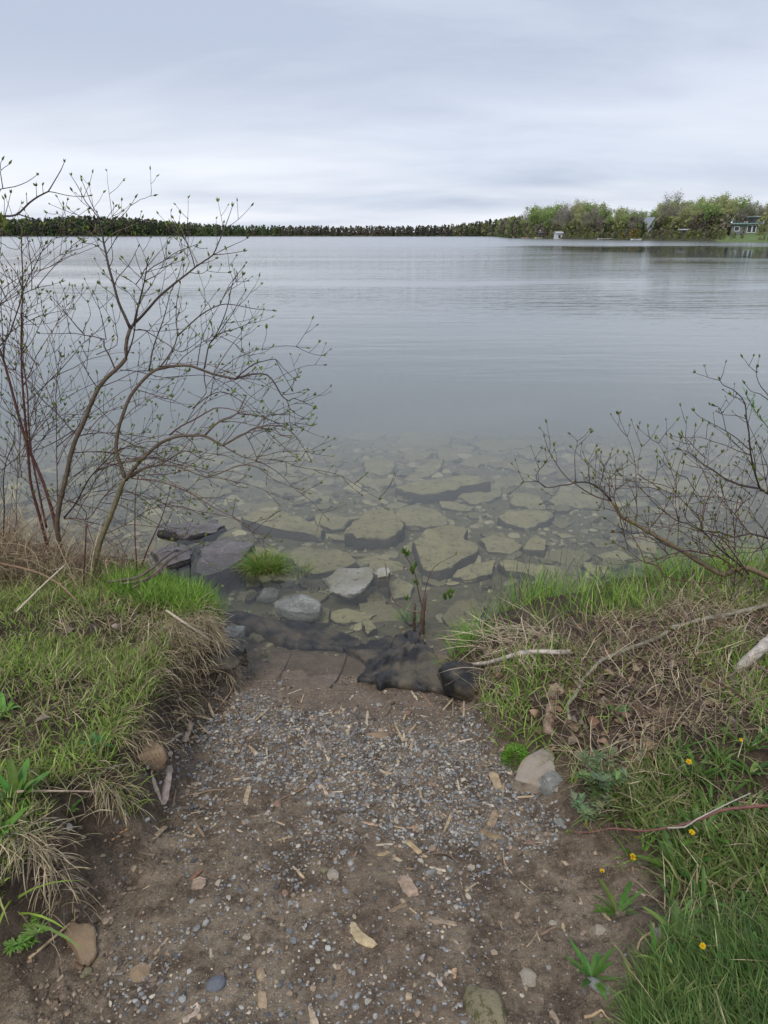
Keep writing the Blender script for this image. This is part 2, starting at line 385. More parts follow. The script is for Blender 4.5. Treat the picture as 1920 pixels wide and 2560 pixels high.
def water_mat():
    m, t, out = new_mat('lake_water')
    geo = N(t, 'ShaderNodeNewGeometry')
    def wave(scale, sc, det, dist, prev=None, rot=0., ro=.5):
        mpn = N(t, 'ShaderNodeMapping', {'Scale': scale, 'Rotation': (0, 0, rot)}); t.links.new(geo.outputs['Position'], mpn.inputs[0])
        n = N(t, 'ShaderNodeTexNoise', {'Scale': sc, 'Detail': det, 'Roughness': ro}); t.links.new(mpn.outputs[0], n.inputs['Vector'])
        return n
    # patches of ruffled and of smooth water
    big = wave((.022, .07, 1), 1.0, 3, 0)
    pr = N(t, 'ShaderNodeMapRange', {1: .42, 2: .64, 3: .12, 4: .9}); t.links.new(big.outputs['Fac'], pr.inputs[0])
    sx = N(t, 'ShaderNodeSeparateXYZ'); t.links.new(geo.outputs['Position'], sx.inputs[0])
    fr = N(t, 'ShaderNodeMapRange', {1: 5., 2: 22., 3: .10, 4: 1.0}); t.links.new(sx.outputs['Y'], fr.inputs[0])
    am = N(t, 'ShaderNodeMath', operation='MULTIPLY'); t.links.new(pr.outputs[0], am.inputs[0]); t.links.new(fr.outputs[0], am.inputs[1])
    # lee of the right shore: an almost still patch
    def ss(src, a, b):
        r = N(t, 'ShaderNodeMapRange', {1: a, 2: b}, interpolation_type='SMOOTHSTEP'); t.links.new(src, r.inputs[0]); return r.outputs[0]
    def mul(a, b):
        q = N(t, 'ShaderNodeMath', operation='MULTIPLY'); t.links.new(a, q.inputs[0]); t.links.new(b, q.inputs[1]); return q.outputs[0]
    wob = wave((.05, .10, 1), 1.0, 3, 0); yw = N(t, 'ShaderNodeMath', operation='MULTIPLY_ADD'); t.links.new(wob.outputs['Fac'], yw.inputs[0]); yw.inputs[1].default_value = 50.; t.links.new(sx.outputs['Y'], yw.inputs[2])
    calm = mul(mul(ss(yw.outputs[0], 78., 92.), ss(yw.outputs[0], 165., 140.)), ss(sx.outputs['X'], 12., 34.))
    keep_ = N(t, 'ShaderNodeMapRange', {1: 0., 2: 1., 3: 1., 4: .06}); t.links.new(calm, keep_.inputs[0])
    am2 = N(t, 'ShaderNodeMath', operation='MULTIPLY'); t.links.new(am.outputs[0], am2.inputs[0]); t.links.new(keep_.outputs[0], am2.inputs[1]); am = am2
    w1 = wave((.35, 1.6, 1), 1.0, 4, 0, rot=.06); w2 = wave((1.6, 5.5, 1), 1.0, 3, 0, rot=-.1)
    h = N(t, 'ShaderNodeMath', operation='MULTIPLY'); t.links.new(w1.outputs['Fac'], h.inputs[0]); h.inputs[1].default_value = .05
    h2 = N(t, 'ShaderNodeMath', operation='MULTIPLY'); t.links.new(w2.outputs['Fac'], h2.inputs[0]); h2.inputs[1].default_value = .018
    hs = N(t, 'ShaderNodeMath', operation='ADD'); t.links.new(h.outputs[0], hs.inputs[0]); t.links.new(h2.outputs[0], hs.inputs[1])
    hh = N(t, 'ShaderNodeMath', operation='MULTIPLY'); t.links.new(hs.outputs[0], hh.inputs[0]); t.links.new(am.outputs[0], hh.inputs[1])
    bp = N(t, 'ShaderNodeBump', {'Strength': 1.0, 'Distance': 1.0}); t.links.new(hh.outputs[0], bp.inputs['Height'])
    fre = N(t, 'ShaderNodeFresnel', {'IOR': 1.333}); t.links.new(bp.outputs[0], fre.inputs['Normal'])
    gl = N(t, 'ShaderNodeBsdfGlossy')
    gr = N(t, 'ShaderNodeMapRange', {1: 8., 2: 150., 3: .03, 4: .17}); t.links.new(sx.outputs['Y'], gr.inputs[0]); gk = N(t, 'ShaderNodeMath', operation='MULTIPLY'); t.links.new(gr.outputs[0], gk.inputs[0]); t.links.new(keep_.outputs[0], gk.inputs[1]); t.links.new(gk.outputs[0], gl.inputs['Roughness']); t.links.new(bp.outputs[0], gl.inputs['Normal'])
    tr = N(t, 'ShaderNodeBsdfTransparent', {0: (.97, .98, .97, 1)})
    ms = N(t, 'ShaderNodeMixShader'); t.links.new(fre.outputs[0], ms.inputs[0]); t.links.new(tr.outputs[0], ms.inputs[1]); t.links.new(gl.outputs[0], ms.inputs[2])
    t.links.new(ms.outputs[0], out.inputs['Surface'])
    va = N(t, 'ShaderNodeVolumeAbsorption', {'Color': (.50, .64, .70, 1), 'Density': .09})
    vs = N(t, 'ShaderNodeVolumeScatter', {'Color': (.93, .975, 1.0, 1), 'Density': .31, 'Anisotropy': .3})
    ad = N(t, 'ShaderNodeAddShader'); t.links.new(va.outputs[0], ad.inputs[0]); t.links.new(vs.outputs[0], ad.inputs[1])
    t.links.new(ad.outputs[0], out.inputs['Volume'])
    return m

# ---------------------------------------------------------------- ground and lake
def axis(segs):
    out = []
    for a, b, s in segs: out += list(np.arange(a, b, s))
    out.append(segs[-1][1]); return np.array(out)
xs = axis([(-1500, -600, 60), (-600, -200, 25), (-200, -40, 16), (-40, -8, 2), (-8, -2.6, .12), (-2.6, 2.6, .0145), (2.6, 8, .12), (8, 40, 2), (40, 60, 4), (60, 130, 1.6), (130, 260, 8), (260, 600, 30), (600, 1500, 90)])
ys = axis([(-4, .5, .25), (.5, 4.2, .0145), (4.2, 13, .06), (13, 20, .5), (20, 120, 10), (120, 460, 3), (460, 780, 12), (780, 930, 6), (930, 2200, 90)])
X, Y = np.meshgrid(xs, ys)
Z = terrain(X.ravel(), Y.ravel()).reshape(X.shape)
nx, ny = len(xs), len(ys)
idx = np.arange(nx * ny).reshape(ny, nx)
Fq = np.stack([idx[:-1, :-1], idx[:-1, 1:], idx[1:, 1:], idx[1:, :-1]], -1).reshape(-1, 4)
xf, yf = X.ravel(), Y.ravel()
near = yf < 9
dl = np.full(xf.shape, -9.); dr = np.full(xf.shape, -9.)
dl[near] = sd_poly(xf[near], yf[near], LEFT); dr[near] = sd_poly(xf[near], yf[near], RIGHT)
gc = np.zeros((len(xf), 3), np.float32)
gc[:, 0] = np.maximum(sstep(-.14, .03, dl), sstep(-.1, .1, dr))
gc[:, 1] = sstep(3.0, 3.35, yf) * sstep(.02, -.02, Z.ravel()) * (yf < 700)
gc[:, 2] = sstep(100, 105, yf)
gc[:, 0] = np.where(yf > 105, (xf > .435 * yf) & (yf < 262) & (yf > 186), gc[:, 0])
ground = mesh_np('ground', np.stack([xf, yf, Z.ravel()], 1), [Fq], ground_mat(), col=gc, smooth=True)
tag(ground, kind='structure')
wb = MB(); wb.box(-1450, -3, -7, 1450, 2100, 0)
water = wb.build('lake_water', water_mat()); tag(water, kind='structure')

# ================================================================ STONES
def jitter_outline(P, n=44, amp=.012, seed=0):
    P = np.array(P, float); Q = np.vstack([P, P[:1]])
    seg = np.linalg.norm(np.diff(Q, axis=0), axis=1); cum = np.concatenate([[0], np.cumsum(seg)])
    t = np.linspace(0, cum[-1], n, endpoint=False)
    o = np.stack([np.interp(t, cum, Q[:, k]) for k in (0, 1)], 1)
    c = o.mean(0); size = np.sqrt(np.abs(o - c).max(0).prod())
    o = o * .86 + (np.roll(o, 1, 0) + np.roll(o, -1, 0)) * .07
    a = np.arange(n)
    k = 1 + min(.075, amp / max(size, .03)) * (fbm(a / 2.3, a * 0 + seed * 3.3, seed, 4, .7)) * 2.4
    return c + (o - c) * k[:, None]
def slab(name, P, ztop, th, mat, seed=0, tilt=(0, 0), rough=.012, edge=.10, parent=None, jit=.022):
    """flat broken stone: outline P in world xy, real thickness th"""
    o = jitter_outline(P, 44, jit, seed); c = o.mean(0); n = len(o)
    size = float(np.abs(o - c).max())
    V = []
    rings = [(.92, -1.0), (1.02, -.75), (1.03, -.4), (1.0, -.08), (.985, -.02), (.95, 0), (.78, 0), (.6, 0), (.42, 0), (.22, 0)]
    for s, h in rings:
        q = c + (o - c) * s
        if h < -.05: q = q + (fbm(q[:, 0] * 14 + h * 5, q[:, 1] * 14, seed + 3, 3) * .02)[:, None] * (q - c) / max(size, .05)
        zz = np.full(n, ztop + h * th) + (q[:, 0] - c[0]) * tilt[0] + (q[:, 1] - c[1]) * tilt[1]
        zz += fbm(q[:, 0] * 5 + seed, q[:, 1] * 5, seed, 4, .55) * rough * 2.2
        if h > -.2: zz += np.floor(fbm(q[:, 0] * 3 + seed, q[:, 1] * 6, seed + 9, 2) * 3) * rough * .5
        V.append(np.column_stack([q, zz]))
    m = len(rings)
    V = np.vstack(V + [np.array([[c[0], c[1], ztop + fbm(np.array([c[0] * 5 + seed]), np.array([c[1] * 5]), seed, 4, .55)[0] * rough * 2.2]])])
    a = np.arange(n); b = (a + 1) % n
    Q = np.vstack([np.stack([k * n + a, k * n + b, (k + 1) * n + b, (k + 1) * n + a], 1) for k in range(m - 1)])
    Tt = np.stack([(m - 1) * n + a, (m - 1) * n + b, np.full(n, m * n)], 1)
    ob = mesh_np(name, V, [Q, Tt], mat, parent, None, True, (float(c[0]), float(c[1]), float(ztop - th)))
    return ob
_bm = bmesh.new(); bmesh.ops.create_icosphere(_bm, subdivisions=4, radius=1.0)
ICO4V = np.array([v.co[:] for v in _bm.verts]); ICO4F = np.array([[v.index for v in f.verts] for f in _bm.faces]); _bm.free()
_bm = bmesh.new(); bmesh.ops.create_icosphere(_bm, subdivisions=2, radius=1.0)
ICO2V = np.array([v.co[:] for v in _bm.verts]); ICO2F = np.array([[v.index for v in f.verts] for f in _bm.faces]); _bm.free()
_bm = bmesh.new(); bmesh.ops.create_icosphere(_bm, subdivisions=1, radius=1.0)
ICO1V = np.array([v.co[:] for v in _bm.verts]); ICO1F = np.array([[v.index for v in f.verts] for f in _bm.faces]); _bm.free()
def angular(V, seed, cuts=9, lo=.62, hi=.92):
    r = np.random.default_rng(seed); V = V.copy()
    for k in range(cuts):
        n = r.normal(size=3); n /= np.linalg.norm(n); d = r.uniform(lo, hi)
        e = V @ n - d; V = V - np.clip(e, 0, None)[:, None] * n
    return V
def rock(name, loc, size, rz, mat, seed=0, cuts=9, rough=.04, parent=None, tilt=0., flat=False, lo=.62, hi=.92):
    V = angular(ICO4V, seed, cuts, lo, hi)
    V = V * (1 + rough * (fbm(V[:, 0] * 2.5 + seed, V[:, 1] * 2.5 + V[:, 2] * 3.1, seed, 5, .6)))[:, None]
    V = V * np.array(size)
    ct, st = math.cos(tilt), math.sin(tilt); V = np.stack([V[:, 0] * ct + V[:, 2] * st, V[:, 1], -V[:, 0] * st + V[:, 2] * ct], 1)
    c, s = math.cos(rz), math.sin(rz); V = np.stack([V[:, 0] * c - V[:, 1] * s, V[:, 0] * s + V[:, 1] * c, V[:, 2]], 1)
    return mesh_np(name, V + np.array(loc), [ICO4F], mat, parent, None, not flat, tuple(float(q) for q in loc))

# gravel: thousands of chips
def poly_mask(px, py, poly, soft=25): return sstep(-soft, soft, sd_poly(px, py, poly))
GR_DENSE = [(560, 1760), (640, 1740), (760, 1790), (900, 1810), (960, 1840), (1080, 1850), (1180, 1800), (1230, 1850), (1300, 1960), (1390, 2000), (1410, 2060), (1370, 2110), (1250, 2120), (1080, 2130), (980, 2110), (860, 2030), (700, 1960), (560, 1930), (470, 1910), (460, 1850), (500, 1800)]
GR_MED = [(440, 1780), (620, 1740), (900, 1800), (1180, 1780), (1250, 1850), (1400, 2040), (1330, 2140), (1200, 2200), (1230, 2560), (280, 2560), (260, 2420), (420, 2200), (400, 1950)]
PATH = [(400, 1760), (620, 1640), (1150, 1690), (1250, 1840), (1420, 2060), (1620, 2100), (1600, 2300), (1640, 2600), (1600, 2900), (-100, 2900), (-50, 2420), (200, 2200), (300, 1980), (420, 1850)]
def scatter(n, yr, dens, xr=None, seed=1):
    r = np.random.default_rng(seed)
    y = r.uniform(yr[0], yr[1], n); x = r.uniform(*(xr or (-2.4, 2.4)), n)
    z = terrain(x, y); px, py = proj(x, y, z)
    k = r.uniform(0, 1, n) < dens(px, py, x, y)
    return x[k], y[k], z[k], px[k], py[k]
def chips(name, x, y, z, size, pal, mat, protoV, protoF, seed, flat=.6, smooth=False, sink=.2):
    r = np.random.default_rng(seed); n = len(x)
    P = np.stack([angular(protoV, seed * 10 + k, 6, .45, .85) for k in range(12)])
    V = P[r.integers(0, 12, n)]                                             # n, v, 3
    sc = np.stack([size, size * r.uniform(.55, .95, n), size * r.uniform(.3, 1, n) * flat], 1)
    V = V * sc[:, None, :]
    tx = r.normal(0, .35, n); V = np.stack([V[..., 0] + 0 * V[..., 0], V[..., 1] * np.cos(tx)[:, None] - V[..., 2] * np.sin(tx)[:, None], V[..., 1] * np.sin(tx)[:, None] + V[..., 2] * np.cos(tx)[:, None]], -1)
    a = r.uniform(0, 6.283, n); ca, sa = np.cos(a)[:, None], np.sin(a)[:, None]
    V = np.stack([V[..., 0] * ca - V[..., 1] * sa, V[..., 0] * sa + V[..., 1] * ca, V[..., 2]], -1)
    V = V + np.stack([x, y, z + size * flat * sink], 1)[:, None, :]
    nv = V.shape[1]
    F = (protoF[None] + (np.arange(n) * nv)[:, None, None]).reshape(-1, 3)
    pal = np.array(pal); c = pal[r.integers(0, len(pal), n)] * r.uniform(.7, 1.25, n)[:, None]
    C = np.repeat(c, nv, 0)
    return mesh_np(name, V.reshape(-1, 3), [F], mat, None, C, smooth)
def zone(code):   # traced photo points: zoom windows used while measuring
    return {'4': (600, 980, 2.074), '5': (1220, 880, 2.37), '3': (0, 900, 2.074), '6': (400, 1380, 1.952)}[code]
def tr(code, pts):
    ox, oy, s = zone(code); return [(ox + a / s, oy + b / s) for a, b in pts]
SLABS = [ # zone, outline, thickness, label
 ('4', [(10,640),(60,620),(190,615),(330,655),(430,700),(425,735),(330,728),(180,700),(60,676),(0,668)], .12, 'long narrow sunken slab with thick dark front edge, left of the humped boulder'),
 ('4', [(270,800),(340,788),(480,800),(560,840),(618,885),(480,915),(370,935),(310,900),(235,850)], .10, 'large pointed sunken slab just behind the grass tuft in the water'),
 ('4', [(50,830),(70,800),(180,805),(210,830),(160,860),(90,850)], .05, 'small sunken slab beside the wet purple slab'),
 ('4', [(390,640),(420,622),(520,625),(575,655),(540,712),(470,720),(410,690)], .07, 'squarish sunken slab between the long left slab and the humped boulder'),
 ('4', [(547,735),(600,650),(680,600),(780,600),(830,640),(850,690),(800,735),(700,755),(620,760)], .16, 'humped olive boulder under water with deep shade in front of it'),
 ('4', [(800,640),(850,590),(930,578),(1040,605),(1070,640),(1060,680),(960,700),(870,690)], .09, 'broad rounded sunken slab touching the right side of the humped boulder'),
 ('4', [(905,770),(985,700),(1100,670),(1180,690),(1160,740),(1235,780),(1225,825),(1160,870),(1100,915),(1020,935),(950,910),(915,850)], .13, 'biggest sunken boulder, cracked and yellowish, behind the little sapling'),
 ('4', [(1240,760),(1320,730),(1420,760),(1460,810),(1400,840),(1290,825)], .04, 'dim low sunken slab right of the biggest cracked boulder'),
 ('4', [(1340,640),(1400,610),(1500,605),(1600,620),(1625,640),(1560,670),(1480,698),(1400,675)], .09, 'pointed triangular sunken slab standing alone at the right on dark gravel'),
 ('4', [(1400,560),(1440,525),(1540,530),(1590,570),(1590,600),(1420,590)], .06, 'sunken slab just beyond the pointed triangular one'),
 ('4', [(1110,545),(1150,515),(1250,505),(1360,480),(1355,530),(1280,570),(1200,580)], .06, 'sunken slab lying against the right front of the long pale bar slab'),
 ('4', [(805,480),(900,465),(960,455),(1100,430),(1240,425),(1300,460),(1150,480),(1120,505),(1050,525),(860,525)], .17, 'long bar-shaped sunken slab with a tall dark front face'),
 ('4', [(1040,565),(1110,560),(1215,590),(1200,614),(1040,597)], .05, 'small oblong sunken slab in front of the long bar slab'),
 ('4', [(640,350),(700,335),(805,355),(800,400),(740,430),(650,410)], .09, 'blocky sunken slab left of the tilted oval one'),
 ('4', [(880,440),(920,395),(1000,345),(1055,350),(1040,395),(980,430),(920,455)], .07, 'tilted oval sunken slab pointing away to the right, behind the long bar slab'),
 ('4', [(850,310),(900,292),(1000,315),(960,345),(860,355)], .06, 'small sunken slab directly in front of the far broad plate'),
 ('4', [(1020,310),(1080,292),(1145,335),(1120,355),(1040,355)], .05, 'small sunken slab right of the tilted oval one'),
 ('4', [(810,270),(840,205),(950,200),(1095,225),(1090,260),(1020,290),(880,285)], .08, 'far broad pale plate of stone, the largest seen in the deeper water'),
 ('4', [(1090,275),(1130,268),(1220,290),(1200,315),(1110,305)], .05, 'small sunken slab at the right corner of the far broad plate'),
 ('4', [(610,450),(680,440),(800,455),(790,480),(700,492),(640,480)], .06, 'flat oval sunken slab left of the long bar slab'),
 ('4', [(1140,370),(1180,335),(1270,370),(1230,392)], .05, 'small diamond-shaped sunken slab above the long bar slab'),
 ('4', [(300,400),(360,385),(500,385),(480,430),(350,430)], .06, 'low double-humped sunken slab beside the drooping shrub twig'),
 ('4', [(340,510),(370,513),(420,555),(400,577),(335,570)], .05, 'small bright yellowish sunken stone with a peak, at the left'),
 ('4', [(400,530),(470,535),(460,567),(410,567)], .04, 'small yellowish sunken stone at the right of the peaked one'),
 ('4', [(1350,375),(1420,365),(1560,375),(1640,410),(1520,430),(1430,405)], .06, 'long sunken slab just left of the tip of the right-hand shrub'),
 ('4', [(1430,310),(1530,302),(1659,330),(1640,352),(1480,345)], .08, 'dim oblong sunken slab with a dark edge, above the tip of the right-hand shrub'),
 ('4', [(1210,260),(1300,235),(1500,260),(1490,290),(1290,300)], .09, 'wide dim sunken slab right of the far broad plate'),
 ('4', [(1480,775),(1530,735),(1590,765),(1580,822),(1470,805)], .10, 'blocky sunken stone with shaded front behind the long right-hand slab'),
 ('4', [(1340,880),(1420,870),(1659,895),(1690,925),(1659,950),(1500,940),(1380,920)], .08, 'long yellowish sunken slab close behind the reeds at the right'),
 ('4', [(1100,940),(1200,880),(1330,885),(1300,940),(1190,970)], .06, 'yellowish sunken slab between the sapling and the long right-hand slab'),
 ('4', [(600,870),(700,850),(830,870),(860,920),(700,915),(620,900)], .04, 'dim sunken slab behind the whitish rock near shore'),
 ('4', [(845,790),(895,775),(905,820),(870,835)], .04, 'small sunken stone at the left edge of the biggest cracked boulder'),
 ('4', [(460,745),(540,735),(550,760),(490,775)], .04, 'small sunken stone at the left foot of the humped boulder'),
 ('4', [(545,237),(640,200),(760,205),(720,245),(600,257)], .06, 'dim sunken slab left of the far broad plate'),
 ('4', [(330,217),(420,190),(500,205),(430,232)], .05, 'dim small sunken slab far left in the deeper water'),
 ('4', [(770,1000),(830,960),(900,1010),(880,1060),(780,1070)], .04, 'orange-yellow sunken stone just left of the sapling'),
 ('4', [(1110,232),(1160,205),(1230,220),(1190,257)], .05, 'dim small sunken slab touching the right end of the far broad plate'),
 ('5', [(360,880),(420,820),(560,800),(680,840),(650,920),(420,925)], .07, 'wide dim sunken slab under the long twigs of the right-hand shrub'),
 ('5', [(560,545),(700,560),(850,620),(760,640),(600,590)], .06, 'slanting dim sunken slab seen through the upper twigs of the right-hand shrub'),
 ('5', [(1030,620),(1130,595),(1200,650),(1190,720),(1060,680)], .09, 'tall dim sunken slab behind the middle of the right-hand shrub'),
 ('5', [(870,760),(1000,735),(1180,750),(1300,830),(1100,830),(960,800)], .08, 'long pale sunken slab behind the middle twigs of the right-hand shrub'),
 ('5', [(820,1120),(980,1100),(1010,1180),(880,1170)], .05, 'sunken slab under the main limb of the right-hand shrub'),
 ('5', [(650,1190),(760,1170),(880,1210),(800,1240),(680,1225)], .06, 'sunken slab beyond the right-hand reeds'),
 ('5', [(560,1255),(700,1270),(760,1330),(640,1345)], .04, 'dark sunken slab among the tips of the right-hand reeds'),
 ('5', [(400,1070),(460,1060),(520,1085),(440,1095)], .03, 'tiny flat sunken stone right of the blocky shaded one'),
 ('3', [(520,530),(640,505),(800,515),(770,535),(620,552)], .04, 'pale yellowish sunken slab seen between the two brown trunks'),
 ('3', [(1345,547),(1420,538),(1540,558),(1530,592),(1400,577)], .05, 'sunken slab behind the tips of the left-hand shrub'),
 ('3', [(1380,602),(1470,590),(1540,600),(1560,627),(1440,632)], .05, 'sunken slab below the tips of the left-hand shrub'),
 ('6', [(800,300),(880,275),(960,285),(1060,290),(1010,335),(880,345)], .05, 'rounded ochre sunken stone between the fabric and the sapling'),
 ('6', [(985,340),(1030,330),(1060,375),(1010,400)], .05, 'small ochre sunken stone left of the sapling foot'),
]
slab_polys = []
for k, (z_, pts, th, lab) in enumerate(SLABS):
    P = tr(z_, pts); cx = sum(p[0] for p in P) / len(P); cy = sum(p[1] for p in P) / len(P)
    hx, hy, hzz = hit(cx, cy, th * .8)
    zt = min(float(hzz[0]), -.012)
    W_ = np.array([[float(q) for q in at_z(a, b, zt)] for a, b in P])
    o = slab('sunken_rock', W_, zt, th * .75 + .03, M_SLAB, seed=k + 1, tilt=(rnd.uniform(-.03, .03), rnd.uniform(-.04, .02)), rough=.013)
    tag(o, lab, 'rock'); slab_polys.append(W_)
cent = np.array([p.mean(0) for p in slab_polys]); rad = np.array([np.abs(p - p.mean(0)).max() for p in slab_polys])
# filler stones between the traced ones
placed = [(cent[i, 0], cent[i, 1], rad[i] * .75) for i in range(len(cent))]
protos = []
for k in range(8):
    n = rnd.randint(5, 8); P = [(math.cos(2 * math.pi * j / n + rnd.uniform(-.3, .3)) * rnd.uniform(.7, 1), math.sin(2 * math.pi * j / n + rnd.uniform(-.3, .3)) * rnd.uniform(.7, 1)) for j in range(n)]
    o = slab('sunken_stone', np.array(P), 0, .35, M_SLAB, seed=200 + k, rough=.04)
    protos.append(o)
cnt = 0; tries = 0
while cnt < 290 and tries < 30000:
    tries += 1
    y = 3.5 + 6.5 * rnd.random() ** 1.3; x = rnd.uniform(-.5, .58) * (y + 1.2)
    r = rnd.choice([.07, .1, .13, .17, .21, .26] if cnt < 130 else [.05, .07, .09, .12]) * (.65 + y * .07)
    z = T(x, y)
    if z > -.08: continue
    if any((x - a) ** 2 + (y - b) ** 2 < (c + r * .25) ** 2 for a, b, c in placed): continue
    placed.append((x, y, r * .55)); p = protos[cnt % 8]
    o = p if cnt < 8 else p.copy()
    if cnt >= 8: COL.objects.link(o)
    th = rnd.uniform(.025, .06)
    o.scale = (r, r * rnd.uniform(.55, .9), th / .35); o.rotation_euler = (rnd.uniform(-.06, .06), rnd.uniform(-.06, .06), rnd.uniform(0, 6.28)); o.location = (x, y, min(z - .012, -.02 - th))
    tag(o, 'flat olive stone on the lake bed filling the gaps between the larger slabs', 'rock', 'flat stones on the lake bed')
    cnt += 1
x, y, z, px, py = scatter(5200, (3.35, 9.5), lambda px, py, x, y: (.12 + .25 * vnoise(x * 2, y * 2, 23)) * (terrain(x, y) < -.06) * (np.abs(x - .1) < .56 * (y + 1)), (-6, 6), seed=24)
tag(chips('lakebed_rubble', x, y, z, RNG.uniform(.035, .11, len(x)) * (.6 + .08 * y), [(.33, .29, .165), (.26, .235, .14), (.37, .33, .19), (.20, .18, .11)], M_STONE, ICO2V, ICO2F, 8, .28), 'smaller flat olive stones packed between the slabs of the lake bed', kind='stuff')
# emergent and shore rocks
def px_slab(name, code, pts, z, th, mat, lab, seed, tilt=(0, 0), rough=.012, jit=.035):
    P = tr(code, pts) if code else pts
    W_ = np.array([[float(q) for q in at_z(a, b, z)] for a, b in P])
    return tag(slab(name, W_, z, th, mat, seed, tilt, rough, jit=jit), lab, 'rock')
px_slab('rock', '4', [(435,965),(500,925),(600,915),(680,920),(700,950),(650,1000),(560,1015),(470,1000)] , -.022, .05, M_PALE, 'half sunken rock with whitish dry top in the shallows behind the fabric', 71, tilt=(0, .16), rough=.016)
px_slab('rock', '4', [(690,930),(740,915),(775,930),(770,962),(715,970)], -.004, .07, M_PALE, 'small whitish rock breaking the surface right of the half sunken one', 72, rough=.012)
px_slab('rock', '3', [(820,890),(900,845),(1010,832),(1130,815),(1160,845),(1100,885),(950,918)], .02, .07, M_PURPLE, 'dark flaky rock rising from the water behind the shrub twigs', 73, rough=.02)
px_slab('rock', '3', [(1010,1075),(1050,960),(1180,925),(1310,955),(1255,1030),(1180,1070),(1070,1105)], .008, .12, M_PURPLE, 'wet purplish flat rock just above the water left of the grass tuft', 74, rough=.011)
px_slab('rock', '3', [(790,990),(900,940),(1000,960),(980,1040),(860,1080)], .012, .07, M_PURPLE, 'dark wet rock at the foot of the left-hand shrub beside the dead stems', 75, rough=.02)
def rock_at(px, py, w, d, h, rz, mat, lab, seed, name='rock', lift=.25, **k):
    x, y, z = [float(q[0]) for q in hit(px, py)]
    return tag(rock(name, (x, y, z + h * lift), (w, d, h), rz, mat, seed, **k), lab, 'rock')
rock_at(672, 1505, .07, .05, .05, .3, M_GREY, 'small dark grey rock touching the left end of the lichened flat rock', 33, lift=.9)
rock_at(648, 1600, .06, .045, .035, 0, M_MOSSROCK, 'low yellowish mossy stone beside the left end of the black fabric', 12)
rock_at(1375, 1965, .05, .05, .035, .2, M_GREY, 'whitish broken stone at the lower end of the brown boulder', 19, lift=.3)
rock_at(1215, 2520, .048, .060, .035, .3, M_MOSSROCK, 'rough yellowish stone half buried at the bottom of the path', 25, lift=.1, rough=.12)
rock_at(945, 1845, .06, .035, .012, .1, M_TAN, 'flat buff stone sunk level with the gravel below the silt', 27, lift=.3)
rock_at(1160, 1778, .028, .018, .012, .4, M_TAN, 'small buff stone on the mud below the black wrapped bundle', 28, lift=.6)
rock_at(540, 2465, .024, .019, .016, .5, mat_rock('slate_pebble', (.12, .13, .15), (.16, .17, .19), (.2, .2, .22), .5, 20, .7), 'smooth oval slate grey pebble near the bottom left of the gravel', 29, cuts=2, lo=.9, hi=.99)
M_PALESTONE = mat_rock('pale_pebble', (.36, .32, .26), (.30, .25, .19), (.45, .42, .37), .7, 25, .6)
M_REDSTONE = mat_rock('reddish_pebble', (.27, .17, .12), (.22, .14, .10), (.33, .25, .2), .7, 25, .6)
for (a, b, w, mt, lab, sd) in [
 (833, 2190, .020, M_PALESTONE, 'cream oval pebble on the mud left of the curved wood piece', 31), (710, 2238, .018, M_REDSTONE, 'reddish brown stone chip on the mud in the middle left of the path', 32),
 (812, 2178, .014, M_MOSSROCK, 'round lichen-spotted pebble touching the cream oval pebble', 34), (615, 2350, .022, M_PALESTONE, 'whitish flat stone with a yellow green leaf bit on it', 35),
 (352, 2440, .030, M_TAN, 'orange brown dead-leaf coloured stone at the lower left', 36), (215, 2435, .016, M_MOSSROCK, 'pale yellow stone below the tan triangular one', 37),
 (1500, 2330, .022, M_PALESTONE, 'small cream stone beside the dandelion leaves', 38), (1320, 2455, .030, M_PALESTONE, 'long cream pebble left of the narrow-leaved plant', 39),
 (1325, 2110, .016, M_REDSTONE, 'pinkish flat pebble among the slate gravel at the right', 40), (1404, 2062, .022, M_GREY, 'greenish grey pebble at the right rim of the gravel', 42),
 (1380, 2313, .014, M_PALESTONE, 'bright white pebble lying on the mud at the right', 43), (695, 2013, .020, M_REDSTONE, 'pinkish flat stone in the upper middle of the path', 44),
 (1490, 2470, .026, M_GREY, 'blue grey angular stone under the narrow-leaved plant', 45), (1515, 2485, .018, M_GREY, 'second blue grey stone under the narrow-leaved plant, the narrower one', 46),
 (1650, 2335, .022, M_GREY, 'blue grey stone at the edge of the grass right of the dandelion leaves', 47), (1075, 2185, .020, M_GREY, 'pale grey stone beside the brown bark flake', 48), (170, 2070, .016, M_GREY, 'blue grey stone on bare soil under the left bank', 49),
 (1017, 1783, .02, M_REDSTONE, 'pinkish stone on the silt at the top of the gravel', 50), (1066, 1885, .018, M_PALESTONE, 'cream stone in the upper right gravel near the path edge', 51), (1083, 1965, .02, M_TAN, 'tan rounded stone in the gravel left of the oblong wood chunk', 52)]:
    rock_at(a, b, w, w * rnd.uniform(.6, .85), w * .5, rnd.uniform(0, 3), mt, lab, sd, name='pebble', lift=.35)

